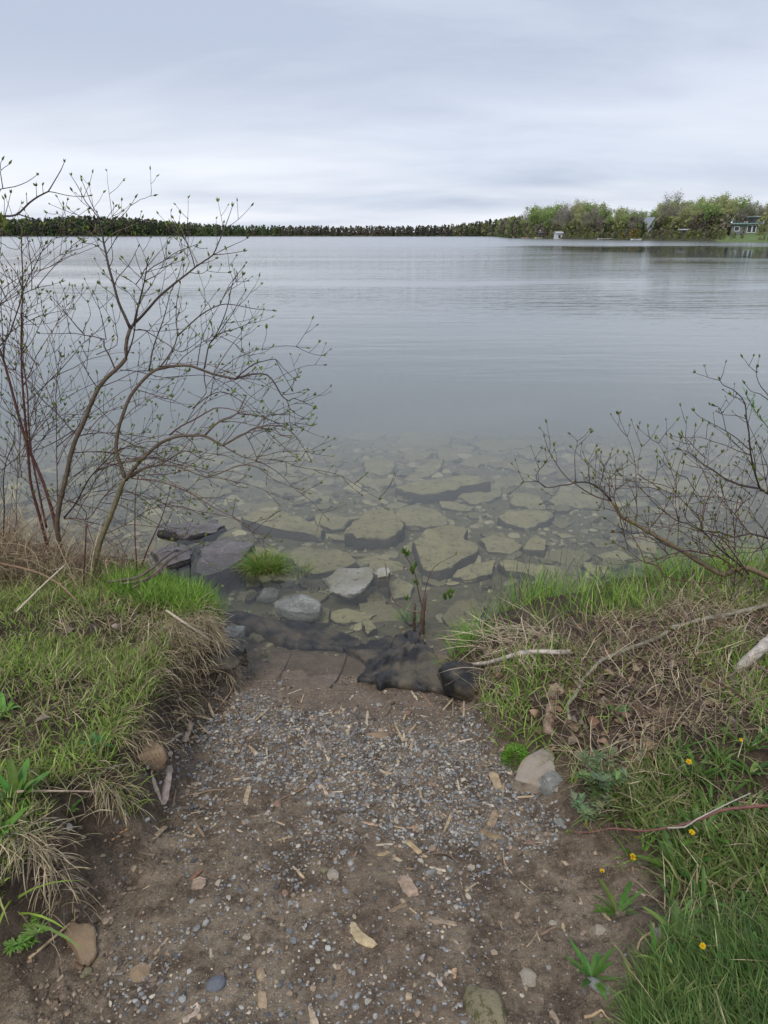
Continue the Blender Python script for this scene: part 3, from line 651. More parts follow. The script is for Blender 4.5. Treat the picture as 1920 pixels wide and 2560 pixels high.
M_BOULDER = mat_rock('streaked_boulder', (.27, .20, .13), (.36, .34, .31), (.20, .15, .10), .7, 6, .64, 1, .5)
def land_slab(org, pts, up, th, mat, lab, seed, tilt=(0, 0), rough=.01):
    ox, oy, s_ = org; P = [(ox + a / s_, oy + b / s_) for a, b in pts]
    cx = sum(p[0] for p in P) / len(P); cy = sum(p[1] for p in P) / len(P)
    z0 = float(hit(cx, cy, up)[2][0])
    W_ = np.array([[float(q) for q in at_z(a, b, z0)] for a, b in P])
    c_ = W_.mean(0); gx_ = (T(c_[0] + .05, c_[1]) - T(c_[0] - .05, c_[1])) / .2 if up < .06 else 0; gy_ = (T(c_[0], c_[1] + .05) - T(c_[0], c_[1] - .05)) / .2 if up < .06 else 0
    return tag(slab('rock', W_, z0, th, mat, seed, (tilt[0] + gx_, tilt[1] + gy_), rough), lab, 'rock')
land_slab((400,1380,1.952), [(560,232),(620,208),(700,215),(745,235),(778,262),(772,285),(740,300),(640,292),(570,265)], .13, .07, M_GREY, 'grey lichened flat rock at the water edge behind the black fabric', 3, (0, .02), .014)
land_slab((0,1400,2.592), [(1395,490),(1440,440),(1490,408),(1580,415),(1582,450),(1540,480),(1440,520)], .10, .14, M_GREY, 'grey block of rock jutting out under the tip of the left grass bank', 8, (0, 0), .014)
land_slab((0,1400,2.592), [(925,1125),(975,1135),(1055,1195),(1050,1220),(960,1228),(880,1260),(860,1190)], .065, .08, M_TAN, 'angular brown rock poking out from under the hanging dead grass', 15, (0, .0), .012)
land_slab((1150,1480,2.1545), [(290,965),(340,900),(400,868),(470,858),(510,900),(518,990),(548,1085),(520,1075),(470,1035),(420,1025),(340,1005)], .05, .10, M_BOULDER, 'smooth brown boulder with a grey white streak at the right edge of the gravel', 18, (-.12, .05), .012)
land_slab((0,2000,2.37), [(370,795),(440,740),(520,745),(552,770),(558,860),(550,905),(520,935),(470,915),(430,850)], .02, .035, M_TAN, 'flat tan triangular stone on the mud at the lower left', 22, (.04, .1), .005)

GREYS = [(.205, .20, .195), (.15, .148, .146), (.27, .265, .255), (.085, .083, .082), (.19, .18, .165), (.33, .32, .295), (.12, .12, .12), (.225, .222, .215)]
TANS = [(.34, .26, .17), (.38, .32, .23), (.26, .19, .13), (.42, .37, .29), (.22, .18, .14)]
def dens1(px, py, x, y):
    clump = vnoise(x * 5, y * 5, 91); a = poly_mask(px, py, GR_DENSE); b = poly_mask(px, py, GR_MED, 60)
    return np.clip(a * (.95 + .5 * clump) + b * .48 * np.clip(clump * 2.2 - .3, .15, 1) + poly_mask(px, py, PATH, 60) * .05, 0, 1) * poly_mask(px, py, PATH, 15)
x, y, z, px, py = scatter(125000, (.7, 2.75), dens1, seed=5)
s = RNG.lognormal(math.log(.0052), .40, len(x)); s = np.clip(s, .002, .014) * (1 - .15 * (y < 1.6))
tag(chips('gravel', x, y, z, s, GREYS * 2 + TANS[:4], M_STONE, ICO1V, ICO1F, 3), 'slate grey crushed gravel strewn over the muddy path', kind='stuff')
x, y, z, px, py = scatter(60000, (.7, 2.75), lambda px, py, x, y: poly_mask(px, py, PATH, 20) * (.12 + .35 * np.clip(vnoise(x * 7, y * 7, 95) * 2 - .6, 0, 1)), seed=6)
tag(chips('grit', x, y, z, RNG.uniform(.0010, .0030, len(x)), GREYS + TANS * 2, M_STONE, ICO1V[:, :] * 1, ICO1F, 4), 'fine grit and sand grains pressed into the brown mud', kind='stuff')
x, y, z, px, py = scatter(90000, (.7, 2.9), lambda px, py, x, y: (poly_mask(px, py, PATH, 40) * .10 + .55 * poly_mask(px, py, [(0, 2380), (60, 2300), (150, 2200), (190, 2080), (300, 1960), (380, 1870), (440, 1740), (520, 1640), (560, 1700), (480, 1800), (420, 1950), (350, 2050), (330, 2200), (250, 2400), (150, 2700), (-200, 2700)], 30)) * np.clip(vnoise(x * 11, y * 11, 19) * 2 - .5, 0, 1), (-2, 1.4), seed=16)
tag(chips('soil_crumbs', x, y, z, RNG.lognormal(math.log(.0055), .5, len(x)).clip(.002, .016), [(.22, .16, .11), (.14, .10, .068), (.30, .23, .16), (.09, .065, .045)], M_STONE, ICO1V, ICO1F, 12, .7), 'crumbled brown soil at the foot of the left bank and on the path', kind='stuff')
# pebbles one can pick out
def densp(px, py, x, y): return poly_mask(px, py, GR_MED, 20) * (.5 + .5 * poly_mask(px, py, GR_DENSE))
x, y, z, px, py = scatter(500, (.95, 2.7), densp, seed=8)
pp = []
for k in range(10):
    V = angular(ICO2V, 300 + k, 8, .5, .9)
    pal = (GREYS + TANS)[k % 13] if k % 2 else TANS[k // 2 % 5]
    o = mesh_np('pebble', V, [ICO2F], M_STONE, None, np.tile(pal, (len(V), 1)), False); pp.append(o)
for k in range(min(len(x), 290)):
    o = pp[k % 10] if k < 10 else pp[k % 10].copy()
    if k >= 10: COL.objects.link(o)
    w = rnd.uniform(.0075, .014); o.scale = (w, w * rnd.uniform(.6, .9), w * rnd.uniform(.4, .6)); o.location = (float(x[k]), float(y[k]), float(z[k]) + w * .2)
    o.rotation_euler = (rnd.uniform(-.3, .3), rnd.uniform(-.3, .3), rnd.uniform(0, 6.28))
    tag(o, 'small angular pebble lying loose among the finer gravel of the path', 'pebble', 'pebbles in the gravel')
# stones and grit on the lake bed
x, y, z, px, py = scatter(46000, (2.9, 12), lambda px, py, x, y: (.2 + .6 * vnoise(x * 3, y * 3, 17)) * (terrain(x, y) < -.03) * (np.abs(x) < .7 * (y + .8)), (-6, 6), seed=9)
tag(chips('lakebed_gravel', x, y, z, RNG.lognormal(math.log(.017), .6, len(x)).clip(.006, .07), [(.29, .26, .15), (.19, .17, .105), (.36, .32, .20), (.13, .12, .08)], M_STONE, ICO1V, ICO1F, 7, .5), 'olive grey rubble covering the lake bed between slabs', kind='stuff')

# ================================================================ BLACK FABRIC
def mat_fabric():
    m, t, out = new_mat('black_fabric')
    tcn = N(t, 'ShaderNodeTexCoord'); n = N(t, 'ShaderNodeTexNoise', {'Scale': 7, 'Detail': 6, 'Roughness': .6}); t.links.new(tcn.outputs['Object'], n.inputs['Vector'])
    r = N(t, 'ShaderNodeMapRange', {1: .44, 2: .60}); t.links.new(n.outputs['Fac'], r.inputs[0])
    mx = N(t, 'ShaderNodeMixRGB', {1: (.018, .018, .019, 1), 2: (.10, .082, .058, 1)}); t.links.new(r.outputs[0], mx.inputs[0])
    w = N(t, 'ShaderNodeTexNoise', {'Scale': 160, 'Detail': 2}); t.links.new(tcn.outputs['Object'], w.inputs['Vector'])
    b = N(t, 'ShaderNodeBump', {'Strength': .35, 'Distance': .004}); t.links.new(w.outputs['Fac'], b.inputs['Height'])
    p = N(t, 'ShaderNodeBsdfPrincipled', {'Roughness': .55, 'Specular IOR Level': .35}); t.links.new(mx.outputs[0], p.inputs['Base Color']); t.links.new(b.outputs[0], p.inputs['Normal'])
    t.links.new(p.outputs[0], out.inputs[0]); return m
M_FAB = mat_fabric()
def fabric(name, pts, code, lift, folds, apex, lab, seed, fl=-9.):
    P = tr(code, pts)
    W_ = []
    for a, b in P:
        hx_, hy_, hz__ = [float(q[0]) for q in hit(a, b)]
        W_.append((hx_, hy_) if hz__ > fl else tuple(float(q) for q in at_z(a, b, fl)))
    W_ = np.array(W_)
    o = jitter_outline(W_, 120, .02, seed)
    c = W_.mean(0); n = len(o); V = []
    R = np.concatenate([[1.0, 1.0], np.linspace(.985, .04, 26)])
    ax = np.array([float(q[0]) for q in hit(*apex)[:2]])
    for k, s_ in enumerate(R):
        q = c + (o - c) * s_
        ang = np.arctan2(q[:, 1] - ax[1], q[:, 0] - ax[0]); rr = np.hypot(q[:, 0] - ax[0], q[:, 1] - ax[1])
        f = np.abs(fbm(ang * folds, rr * 1.2, seed, 3, .6)) ** .8
        h = np.maximum(terrain(q[:, 0], q[:, 1], False), -.6) + lift * (1 if k else -.6) + ((.034 if fl < -.015 else .020) * f + fbm(q[:, 0] * 14, q[:, 1] * 14, seed + 4, 4, .6) * .016) * sstep(0, .1, rr) * sstep(1.01, .9, s_ * np.ones(n))
        if k: h = np.maximum(h, fl + f * .016 + fbm(q[:, 0] * 9, q[:, 1] * 14, seed + 8, 3) * .012)
        V.append(np.column_stack([q, h]))
    m = len(R); V = np.vstack(V)
    cc = V[-n:].mean(0); V = np.vstack([V, cc[None]])
    a = np.arange(n); b = (a + 1) % n
    Q = np.vstack([np.stack([k * n + a, k * n + b, (k + 1) * n + b, (k + 1) * n + a], 1) for k in range(m - 1)])
    Tt = np.stack([(m - 1) * n + a, (m - 1) * n + b, np.full(n, m * n)], 1)
    ob = mesh_np(name, V, [Q, Tt], M_FAB, None, None, True, (float(c[0]), float(c[1]), 0.))
    return tag(ob, lab, 'fabric')
fabric('fabric_sheet', [(335,300),(400,292),(500,315),(560,330),(640,335),(740,355),(860,390),(960,425),(975,450),(900,470),(800,455),(700,455),(620,445),(540,400),(450,365),(370,345)], '6', .016, 8, (590, 1535), 'black landscape fabric trailing wet from the left bank into the shallow water', 5, -.014)
fabric('fabric_sheet', [(915,485),(1000,442),(1100,420),(1190,400),(1260,400),(1300,450),(1350,540),(1400,640),(1405,715),(1300,690),(1200,680),(1130,668),(1075,682),(1040,655),(970,650),(1000,600),(1000,560),(960,520)], '6', .022, 9, (1040, 1588), 'black landscape fabric draped in folds over the mound below the sapling', 6, -.02)
bx, by, bz = [float(q[0]) for q in hit(1172, 1722)]
V = angular(ICO4V, 77, 5, .7, .95); V = V * (1 + .12 * fbm(V[:, 0] * 3 + V[:, 2] * 2, V[:, 1] * 7, 8, 4))[:, None] * np.array([.15, .085, .075])
ca, sa = math.cos(-.55), math.sin(-.55); V = np.stack([V[:, 0] * ca - V[:, 1] * sa, V[:, 0] * sa + V[:, 1] * ca, V[:, 2]], 1)
tag(mesh_np('wrapped_bundle', V + np.array([bx, by, bz + .035]), [ICO4F], M_FAB, None, None, True, (bx, by, bz)), 'rounded bundle wrapped in black fabric at the corner of the right bank', 'fabric')
bx, by, bz = [float(q[0]) for q in hit(545, 1655)]
V = angular(ICO4V, 79, 5, .7, .95); V = V * (1 + .14 * fbm(V[:, 0] * 3 + V[:, 2] * 2, V[:, 1] * 7, 9, 4))[:, None] * np.array([.11, .07, .06])
tag(mesh_np('fabric_flap', V + np.array([bx, by, bz + .02]), [ICO4F], M_FAB, None, None, True, (bx, by, bz)), 'dark flap of black fabric behind the hanging straw under the left bank', 'fabric')

# ================================================================ WOOD
TANW, GREYW, BROWNW, WHITEW = (.36, .27, .17), (.27, .22, .18), (.17, .12, .08), (.50, .45, .40)
def chip_piece(name, px, py, L, w, ang, col, lab, seed, bend=0., cat='wood chip', flat=.55, group=None, lift=.6, taper=.92):
    """flat splintered piece: L, w in photo pixels, ang in photo plane"""
    r = random.Random(seed)
    ca, sa = math.cos(ang), -math.sin(ang)
    e0 = (px - ca * L / 2, py - sa * L / 2); e1 = (px + ca * L / 2, py + sa * L / 2)
    h0 = [float(q[0]) for q in hit(*e0)]; h1 = [float(q[0]) for q in hit(*e1)]
    A, B = Vector(h0), Vector(h1); D = (B - A); Ln = D.length; D.normalize()
    dist = math.hypot((A.x + B.x) / 2, (A.y + B.y) / 2) ; wm = w / FPX * math.hypot(dist, CZ) * .5
    side = D.cross(Vector((0, 0, 1))).normalized(); up = side.cross(D)
    mb = MB(); n = 6; k = 8; V = []; 
    for i in range(k):
        t = i / (k - 1); c = A.lerp(B, t) + side * (bend * Ln * math.sin(math.pi * t)) + up * (wm * flat * lift + r.uniform(-.1, .1) * wm)
        s_ = (1 - (1 - taper) * abs(2 * t - 1) ** 2) * r.uniform(.86, 1.1)
        if i in (0, k - 1): s_ *= r.uniform(.7, .95)
        for j in range(n):
            a = 2 * math.pi * j / n + .35
            V.append(c + side * math.cos(a) * wm * s_ * r.uniform(.88, 1.1) + up * math.sin(a) * wm * flat * s_ * r.uniform(.85, 1.1) + D * r.uniform(-.3, .3) * wm * (1 if i in (0, k - 1) else .2))
    F = [(i * n + j, i * n + (j + 1) % n, (i + 1) * n + (j + 1) % n, (i + 1) * n + j) for i in range(k - 1) for j in range(n)] + [tuple(range(n - 1, -1, -1)), tuple((k - 1) * n + j for j in range(n))]
    mb.add(V, F, col)
    o = mb.build(name, M_WOOD, loc=tuple(A.lerp(B, .5)))
    return tag(o, lab, cat, group)
CH = [
 (1240, 1957, 44, 22, -1.15, TANW, 0, 'thick oblong tan wood chunk on slate gravel left of the brown boulder'),
 (908, 2343, 76, 24, -.75, (.42, .33, .20), .12, 'curved pale wood piece, the brightest near the bottom centre'),
 (1105, 2310, 78, 20, -.22, (.30, .23, .16), 0, 'crumbly grey brown bark slab right of the curved pale wood piece'),
 (1021, 2222, 52, 30, -1.0, (.34, .25, .18), 0, 'broad flaky brown bark flake above the thin dark twig'),
 (1040, 2125, 68, 13, -.72, (.38, .28, .16), 0, 'straight yellowish stick on the lower edge of the dense gravel'),
 (1008, 2064, 52, 7, 1.05, (.33, .22, .14), 0, 'thin reddish straight stick in the dense gravel'),
 (1030, 2070, 30, 9, .12, (.36, .24, .15), 0, 'short reddish splinter, upper of a crossed pair'),
 (1020, 2087, 40, 7, .55, (.33, .22, .14), 0, 'short reddish splinter, lower of a crossed pair'),
 (918, 2060, 38, 9, -.15, (.42, .29, .19), 0, 'small pinkish tan splinter left of the crossed pair'),
 (960, 2137, 32, 11, .18, (.38, .28, .16), 0, 'short yellow brown stick end left of the straight yellowish stick'),
 (995, 2152, 20, 12, -.5, (.48, .38, .24), 0, 'small square pale wood chip below the short stick end'),
 (1228, 2090, 54, 18, -.4, (.22, .16, .09), .05, 'mossy dark brown bark stick right of centre'),
 (1232, 2052, 42, 20, 1.25, (.32, .23, .15), 0, 'rough brown bark lump standing above the mossy stick'),
 (1185, 2215, 52, 8, .58, (.42, .33, .2), 0, 'straight pale reed piece pointing up to the right'),
 (995, 2272, 48, 11, .38, (.24, .17, .11), 0, 'dark edged twig piece above the curved pale wood piece'),
 (963, 2332, 40, 8, .6, (.15, .12, .10), 0, 'short dark twig touching the curved pale wood piece'),
 (655, 2478, 100, 20, -1.5, (.34, .25, .16), 0, 'long splintered upright wood shard at the bottom left'),
 (493, 2515, 40, 17, .22, (.33, .21, .13), 0, 'short round reddish stick next to the slate pebble'),
 (478, 2540, 60, 22, .9, (.42, .33, .26), 0, 'pinkish wide wood flake cut by the bottom edge'),
 (740, 2543, 50, 9, 1.4, (.42, .35, .22), 0, 'pale reed stub at the bottom edge, left one'),
 (782, 2545, 56, 14, -1.2, (.44, .35, .24), 0, 'pale split stub at the bottom edge, right one'),
 (386, 1970, 78, 14, -1.25, (.34, .28, .23), 0, 'pale curved bark strip standing by the left bank'),
 (415, 1965, 98, 22, 1.42, (.33, .26, .22), 0, 'large peeled bark strip along the left bank, the longest there'),
 (466, 1835, 54, 22, 1.25, (.32, .25, .19), 0, 'stout weathered stick end at the left rim of the gravel'),
 (432, 1850, 50, 12, .62, (.40, .32, .25), 0, 'pale split stick leaning on the angular brown rock'),
 (455, 1793, 34, 12, .6, (.45, .36, .24), 0, 'short yellow stick stub above the stout stick end'),
 (618, 1988, 42, 13, 1.3, (.36, .28, .18), 0, 'bone shaped tan twig stub on the mud'),
 (674, 2012, 58, 8, 1.2, (.40, .34, .29), .08, 'slender curved grey peeled twig in the middle of the path'),
 (808, 1977, 34, 13, -.9, (.44, .33, .24), 0, 'pink tan wedge of wood in the upper middle path'),
 (763, 1992, 36, 10, .65, (.11, .09, .08), 0, 'short black twig left of the pink tan wedge'),
 (396, 2086, 46, 16, .75, (.34, .26, .17), 0, 'pointed tan wood sliver at the foot of the crumbling bank'),
 (497, 2215, 18, 30, 1.5, (.32, .23, .17), 0, 'pinkish brown square bark chip on the mud left of centre'),
 (488, 2190, 38, 9, .7, (.25, .13, .08), 0, 'rusty brown splinter above the square bark chip'),
 (605, 2210, 48, 13, -1.0, (.15, .12, .09), 0, 'dark bent twig piece among gravel left of centre'),
 (195, 2413, 34, 12, -.8, (.14, .09, .06), 0, 'dark red bark bit beside the tan triangular stone'),
 (1010, 2285, 0, 0, 0, None, 0, None),
 (1048, 2250, 90, 6, -.55, (.15, .11, .09), .05, 'thin dark arching twig right of the flaky bark flake'),
 (1090, 2450, 50, 9, -.8, (.40, .33, .25), 0, 'thin pale sliver near the bottom centre right'),
 (1134, 2440, 32, 12, 1.45, (.40, .26, .15), 0, 'short orange tan bark plug near the bottom centre right'),
 (1295, 2290, 26, 13, 1.1, (.38, .29, .2), 0, 'short tan twig stub left of the dandelion leaves'),
 (1340, 1840, 0, 0, 0, None, 0, None),
 (1392, 2108, 40, 9, -1.2, (.44, .37, .25), 0, 'pale straight splinter on soil right of the gravel'),
 (1432, 2105, 42, 8, 1.2, (.40, .34, .24), 0, 'pale splinter pointing up near the low bramble stem'),
 (1340, 2168, 62, 9, -.5, (.32, .26, .2), 0, 'grey split stick lying on trampled soil at the right'),
 (1376, 1785, 112, 30, 1.5, (.27, .19, .14), 0, 'tapering weathered bark stake leaning upright against the right bank'),
 (1605, 1880, 70, 22, 1.35, (.46, .38, .27), 0, 'split pale wood stake standing in the dead leaves'),
 (265, 2350, 0, 0, 0, None, 0, None),
]
for k, (a, b, L, w, an, c, bend, lab) in enumerate(CH):
    if c is None: continue
    chip_piece('wood_chip', a, b, L, w, an, c, lab, k, bend)
x, y, z, px, py = scatter(1300, (.9, 2.6), lambda px, py, x, y: poly_mask(px, py, PATH, 10), seed=15)
for k in range(min(len(x), 290)):
    chip_piece('wood_splinter', float(px[k]), float(py[k]), rnd.uniform(18, 58), rnd.uniform(3, 7.5), rnd.uniform(0, 3.14), rnd.choice([(.42, .32, .2), (.36, .27, .18), (.25, .17, .11), (.16, .12, .09), (.5, .42, .3)]), 'tiny loose wood splinter scattered on the path', 500 + k, 0, 'splinter', group='tiny wood splinters on the path')

def stick(name, pts, r0, r1, col, lab, cat='branch', lift=None, mat=None, jit=.12, n=7, code=None, step=.03, group=None):
    """pts: (px, py[, height above ground])"""
    if code: 
        ox, oy, s_ = code; pts = [(ox + p[0] / s_, oy + p[1] / s_) + tuple(p[2:]) for p in pts]
    Wp = []
    for p in pts:
        h = p[2] if len(p) > 2 else (lift if lift is not None else r0)
        x, y, z = [float(q[0]) for q in hit(p[0], p[1], h)]
        Wp.append((x, y, z))
    L = smooth_line(Wp, step); n_ = len(L)
    mb = MB(); mb.tube(L, list(np.linspace(r0, r1, n_)), n, col, jit)
    return tag(mb.build(name, mat or M_WOOD, loc=tuple(L[0]), smooth=True), lab, cat, group)
Z8 = (1150, 1480, 2.1545)
stick('driftwood_branch', [(-60,392),(120,385),(230,360),(330,328),(430,322),(520,325),(600,322)], .006, .011, (.48, .42, .36), 'bleached bare branch lying along the waterline in front of the right reeds', lift=.05, code=Z8)
stick('dead_branch', [(1660,70,.06),(1450,120,.05),(1290,150,.05),(1220,175,.04),(1150,190,.06),(1080,240,.04),(950,290,.05),(850,330,.06),(760,370,.03),(690,440,.05),(650,490,.02),(620,560,.03),(580,610,.02),(590,690,.02)], .010, .006, (.27, .245, .18), 'crooked lichen covered limb curving down over the straw of the right bank', code=Z8, jit=.2)
stick('birch_log', [(1760,200,.10),(1640,290,.08),(1560,360,.06),(1490,430,.04)], .030, .018, (.45, .40, .35), 'pale peeling birch log at the right edge of the picture', code=Z8, jit=.18, n=10)
stick('dead_stalk', [(30, 285, .05), (110, 340, .08), (260, 440, .10), (400, 540, .01)], .006, .003, (.50, .42, .32), 'long pale dry stalk slanting from the left grass to the mud', 'stalk', code=(400, 1380, 1.952))
stick('dead_stalk', [(170, 940), (300, 830), (460, 690)], .004, .003, (.45, .34, .2), 'straight tan stalk on the mud beside the triangular stone', 'stalk', lift=.012, code=(0, 2000, 2.37))
stick('dead_stalk', [(110, 1500, .05), (400, 1497, .05), (720, 1503, .03)], .0035, .002, (.42, .32, .24), 'thin horizontal straw across the gap in the left bank', 'stalk', code=(0, 1400, 2.592))
stick('root', [(640, 245), (720, 190), (760, 170)], .004, .003, (.42, .22, .1), 'orange root stub, rising one of two at the foot of the left bank', 'root', lift=.01, code=(0, 2000, 2.37))
stick('root', [(660, 235), (720, 210), (775, 212)], .004, .002, (.42, .22, .1), 'orange root stub, lying one of two at the foot of the left bank', 'root', lift=.008, code=(0, 2000, 2.37))
stick('root', [(330,545,.02),(345,600,.02),(358,640,.01),(340,690,.01),(290,755,.01),(255,790,.0)], .0035, .002, (.40, .27, .15), 'curly tan root on the silt under the left bank rock', 'root', code=(400, 1380, 1.952))
stick('root', [(260,710),(320,730),(360,760),(385,800)], .003, .0015, (.38, .26, .15), 'thin tan rootlet crossing the silt left of the gravel', 'root', lift=.008, code=(400, 1380, 1.952))
stick('twig', [(830,660),(865,620),(900,540),(910,500)], .004, .002, (.09, .07, .06), 'dark forked twig on the silt between the two fabrics', 'twig', lift=.01, code=(400, 1380, 1.952))
stick('twig', [(570,625),(620,540),(640,495)], .003, .0015, (.12, .09, .07), 'faint thin twig under the shallow water left of the dark forked one', 'twig', lift=.006, code=(400, 1380, 1.952))
stick('stick', [(935,715),(1010,680),(1090,640),(1165,575)], .004, .002, (.20, .13, .09), 'long thin reddish twig crossing the middle of the gravel', 'twig', lift=.008, code=(300, 1700, 2.37))
stick('stick', [(405,680),(470,672),(540,652),(625,652)], .003, .002, (.28, .2, .14), 'thin brown twig lying across the mud in the upper left path', 'twig', lift=.006, code=(300, 1700, 2.37))
stick('stick', [(350,803),(430,788),(510,775)], .003, .002, (.40, .30, .2), 'pale thin twig near the left rim of the path', 'twig', lift=.006, code=(300, 1700, 2.37))
stick('stick', [(990,1040),(1000,1130),(1060,1210),(1140,1280),(1200,1330)], .003, .0015, (.36, .28, .19), 'thin curved straw at the right side of the lower path', 'twig', lift=.006, code=(900, 1750, 2.765))
stick('stick', [(490,1065),(560,1055),(620,1075),(685,1125)], .0035, .002, (.16, .11, .08), 'dark thin curved twig on the gravel right of the straight yellowish stick', 'twig', lift=.008, code=(900, 1750, 2.765))
stick('root', [(1000,710),(990,760),(940,790),(915,830),(910,880),(960,905)], .004, .002, (.46, .33, .2), 'branching tan root on the soil left of the grey stones by the grass', 'root', lift=.01, code=(1200, 2000, 2.304))
stick('root', [(600,1250),(650,1240),(700,1210),(720,1240),(770,1285)], .004, .002, (.42, .30, .18), 'wavy tan root at the bottom right of the path', 'root', lift=.01, code=(1200, 2000, 2.304))
stick('root', [(340,670),(335,740),(310,800),(270,845)], .003, .0015, (.38, .28, .18), 'thin bent root on the mud in the lower right path', 'root', lift=.006, code=(1200, 2000, 2.304))

# ================================================================ GRASS AND LITTER
def blades(name, x, y, z, L, w, az, th0, th1, pal, mat, seed, seg=3, parent=None, loc=None, curl=0.):
    r = np.random.default_rng(seed); n = len(x)
    L = np.broadcast_to(L, n).astype(float); w = np.broadcast_to(w, n).astype(float)
    th0 = np.broadcast_to(th0, n).astype(float); th1 = np.broadcast_to(th1, n).astype(float)
    p = np.stack([x, y, z - .006], 1); cw = r.uniform(0, 6.283, n)
    V = []; cur = p.copy(); a = az.copy()
    for k in range(seg + 1):
        t = k / seg
        wd = w * (1 - .25 * t) if k < seg else w * 0
        side = np.stack([-np.sin(a * .5 + cw * .5), np.cos(a * .5 + cw * .5), r.normal(0, .15, n)], 1)
        if k < seg: V += [cur - side * wd[:, None] / 2, cur + side * wd[:, None] / 2]
        else: V += [cur]
        th = th0 + th1 * (t + .5 / seg); a = a + r.normal(0, 1, n) * curl
        cur = cur + (np.stack([np.sin(th) * np.cos(a), np.sin(th) * np.sin(a), np.cos(th)], 1)) * (L / seg)[:, None]
    V = np.stack(V, 1); nv = V.shape[1]; base = (np.arange(n) * nv)[:, None]
    Q = np.vstack([base + np.array([[2 * k, 2 * k + 1, 2 * k + 3, 2 * k + 2]]) for k in range(seg - 1)]) if seg > 1 else np.zeros((0, 4), int)
    Tt = base + np.array([[2 * seg - 2, 2 * seg - 1, 2 * seg]])
    pal = np.array(pal); c = pal[r.integers(0, len(pal), n)] * r.uniform(.7, 1.3, n)[:, None]
    return mesh_np(name, V.reshape(-1, 3), [Q, Tt], mat, parent, np.repeat(c, nv, 0), False, loc)
GREEN = [(.24, .38, .06), (.30, .44, .08), (.18, .30, .05), (.37, .45, .12)]
BRIGHT = [(.17, .33, .05), (.14, .28, .045), (.23, .37, .07)]
OLIVE = [(.27, .27, .11), (.33, .31, .15), (.20, .22, .08)]
STRAW = [(.42, .34, .21), (.36, .28, .17), (.50, .42, .28), (.28, .21, .13), (.22, .165, .11)]
def pm(poly, soft=12): return lambda px, py, x, y: poly_mask(px, py, poly, soft)
LB = [(-400, 1300), (0, 1400), (100, 1430), (220, 1455), (340, 1465), (440, 1480), (520, 1500), (565, 1520), (560, 1555), (500, 1600), (440, 1660), (392, 1740), (338, 1845), (290, 1905), (235, 1950), (150, 2010), (105, 2090), (55, 2190), (-5, 2270), (-100, 2370), (-900, 2450)]
LTIP = [(250, 1440), (340, 1440), (440, 1470), (540, 1500), (565, 1530), (520, 1560), (430, 1530), (300, 1500)]
LLIT = [(-100, 1500), (0, 1520), (200, 1530), (330, 1560), (300, 1600), (140, 1600), (0, 1620), (-200, 1640)]
LSOIL = [(120, 1960), (280, 1930), (300, 1990), (190, 2080), (140, 2050), (60, 2000)]
def put(name, n, yr, dens, L, w, tilt, bend, pal, mat, seed, xr=(-4, 4), az=None, lab=None, seg=3, lift=0., curl=0.):
    x, y, z, px, py = scatter(n, yr, dens, xr, seed)
    z = z + lift * RNG.uniform(0, 1, len(x))
    r = np.random.default_rng(seed + 1); m = len(x)
    a = r.uniform(0, 6.283, m) if az is None else r.normal(az[0], az[1], m)
    o = blades(name, x, y, z, r.uniform(*L, m), r.uniform(*w, m), a, np.abs(r.normal(tilt[0], tilt[1], m)), r.uniform(*bend, m), pal, mat, seed + 2, seg, curl=curl)
    return tag(o, lab, kind='stuff')
cl = lambda x, y, s, f=4.: vnoise(x * f, y * f, s)
put('grass', 190000, (.8, 4.2), lambda px, py, x, y: poly_mask(px, py, LB, 10) * np.clip(cl(x, y, 3) * 1.8 - .1, .2, 1) * (1 - .75 * poly_mask(px, py, LLIT, 20)) * (1 - .9 * poly_mask(px, py, LSOIL, 10)), (.03, .07), (.0025, .005), (.45, .35), (.2, 1.2), GREEN + OLIVE, M_GRASS, 101, (-3., -.3), lab='short green grass over the left bank')
put('grass', 34000, (2.6, 4.2), lambda px, py, x, y: poly_mask(px, py, LTIP, 14), (.06, .13), (.002, .004), (.3, .25), (.2, .9), BRIGHT + GREEN[:2], M_GRASS, 104, (-2, -.5), lab='lush bright grass on the tip of the left bank')
put('dead_grass', 38000, (.8, 4.2), lambda px, py, x, y: poly_mask(px, py, LB, 14) * np.clip(cl(x, y, 9) * 1.9 - .3, .15, 1) * (1 - .6 * poly_mask(px, py, LTIP, 14)), (.05, .12), (.0018, .004), (1.0, .4), (.1, 1.0), STRAW + OLIVE, M_STRAW, 108, (-3., -.3), lab='matted dead grass between the green blades of the left bank', lift=.015)
# straw hanging down over the left rim
rim = np.array([[float(q) for q in at_z(a, b, c)] for a, b, c in [(560, 1530, .26), (520, 1580, .28), (480, 1640, .31), (430, 1730, .36), (385, 1840, .38), (330, 1915, .39), (280, 1965, .41), (215, 2030, .43), (170, 2110, .45), (130, 2220, .46), (0, 2290, .48), (-100, 2370, .5)]])
def along(rim, n, seed, back=.07, weights=None):
    r = np.random.default_rng(seed); k = r.uniform(0, len(rim) - 1.001, n)
    if weights is not None:
        u = np.linspace(0, len(rim) - 1.001, 400); wv = np.interp(u, np.arange(len(rim)), weights); k = r.choice(u, n, p=wv / wv.sum()) + r.normal(0, .06, n)
        k = k.clip(0, len(rim) - 1.001)
    i = k.astype(int); f = (k - i)[:, None]; p = rim[i] * (1 - f) + rim[i + 1] * f; d = rim[i + 1] - rim[i]; d /= np.linalg.norm(d, axis=1)[:, None]
    return p, d, r
p, d, r = along(rim, 1400, 120, weights=[.5, .9, 1.2, 1.3, 1.1, .5, .2, .1, .1, .1, .02, .02])
out = np.stack([-d[:, 1], d[:, 0]], 1)                                   # towards the path
if (out[:, 0].mean()) < 0: out = -out
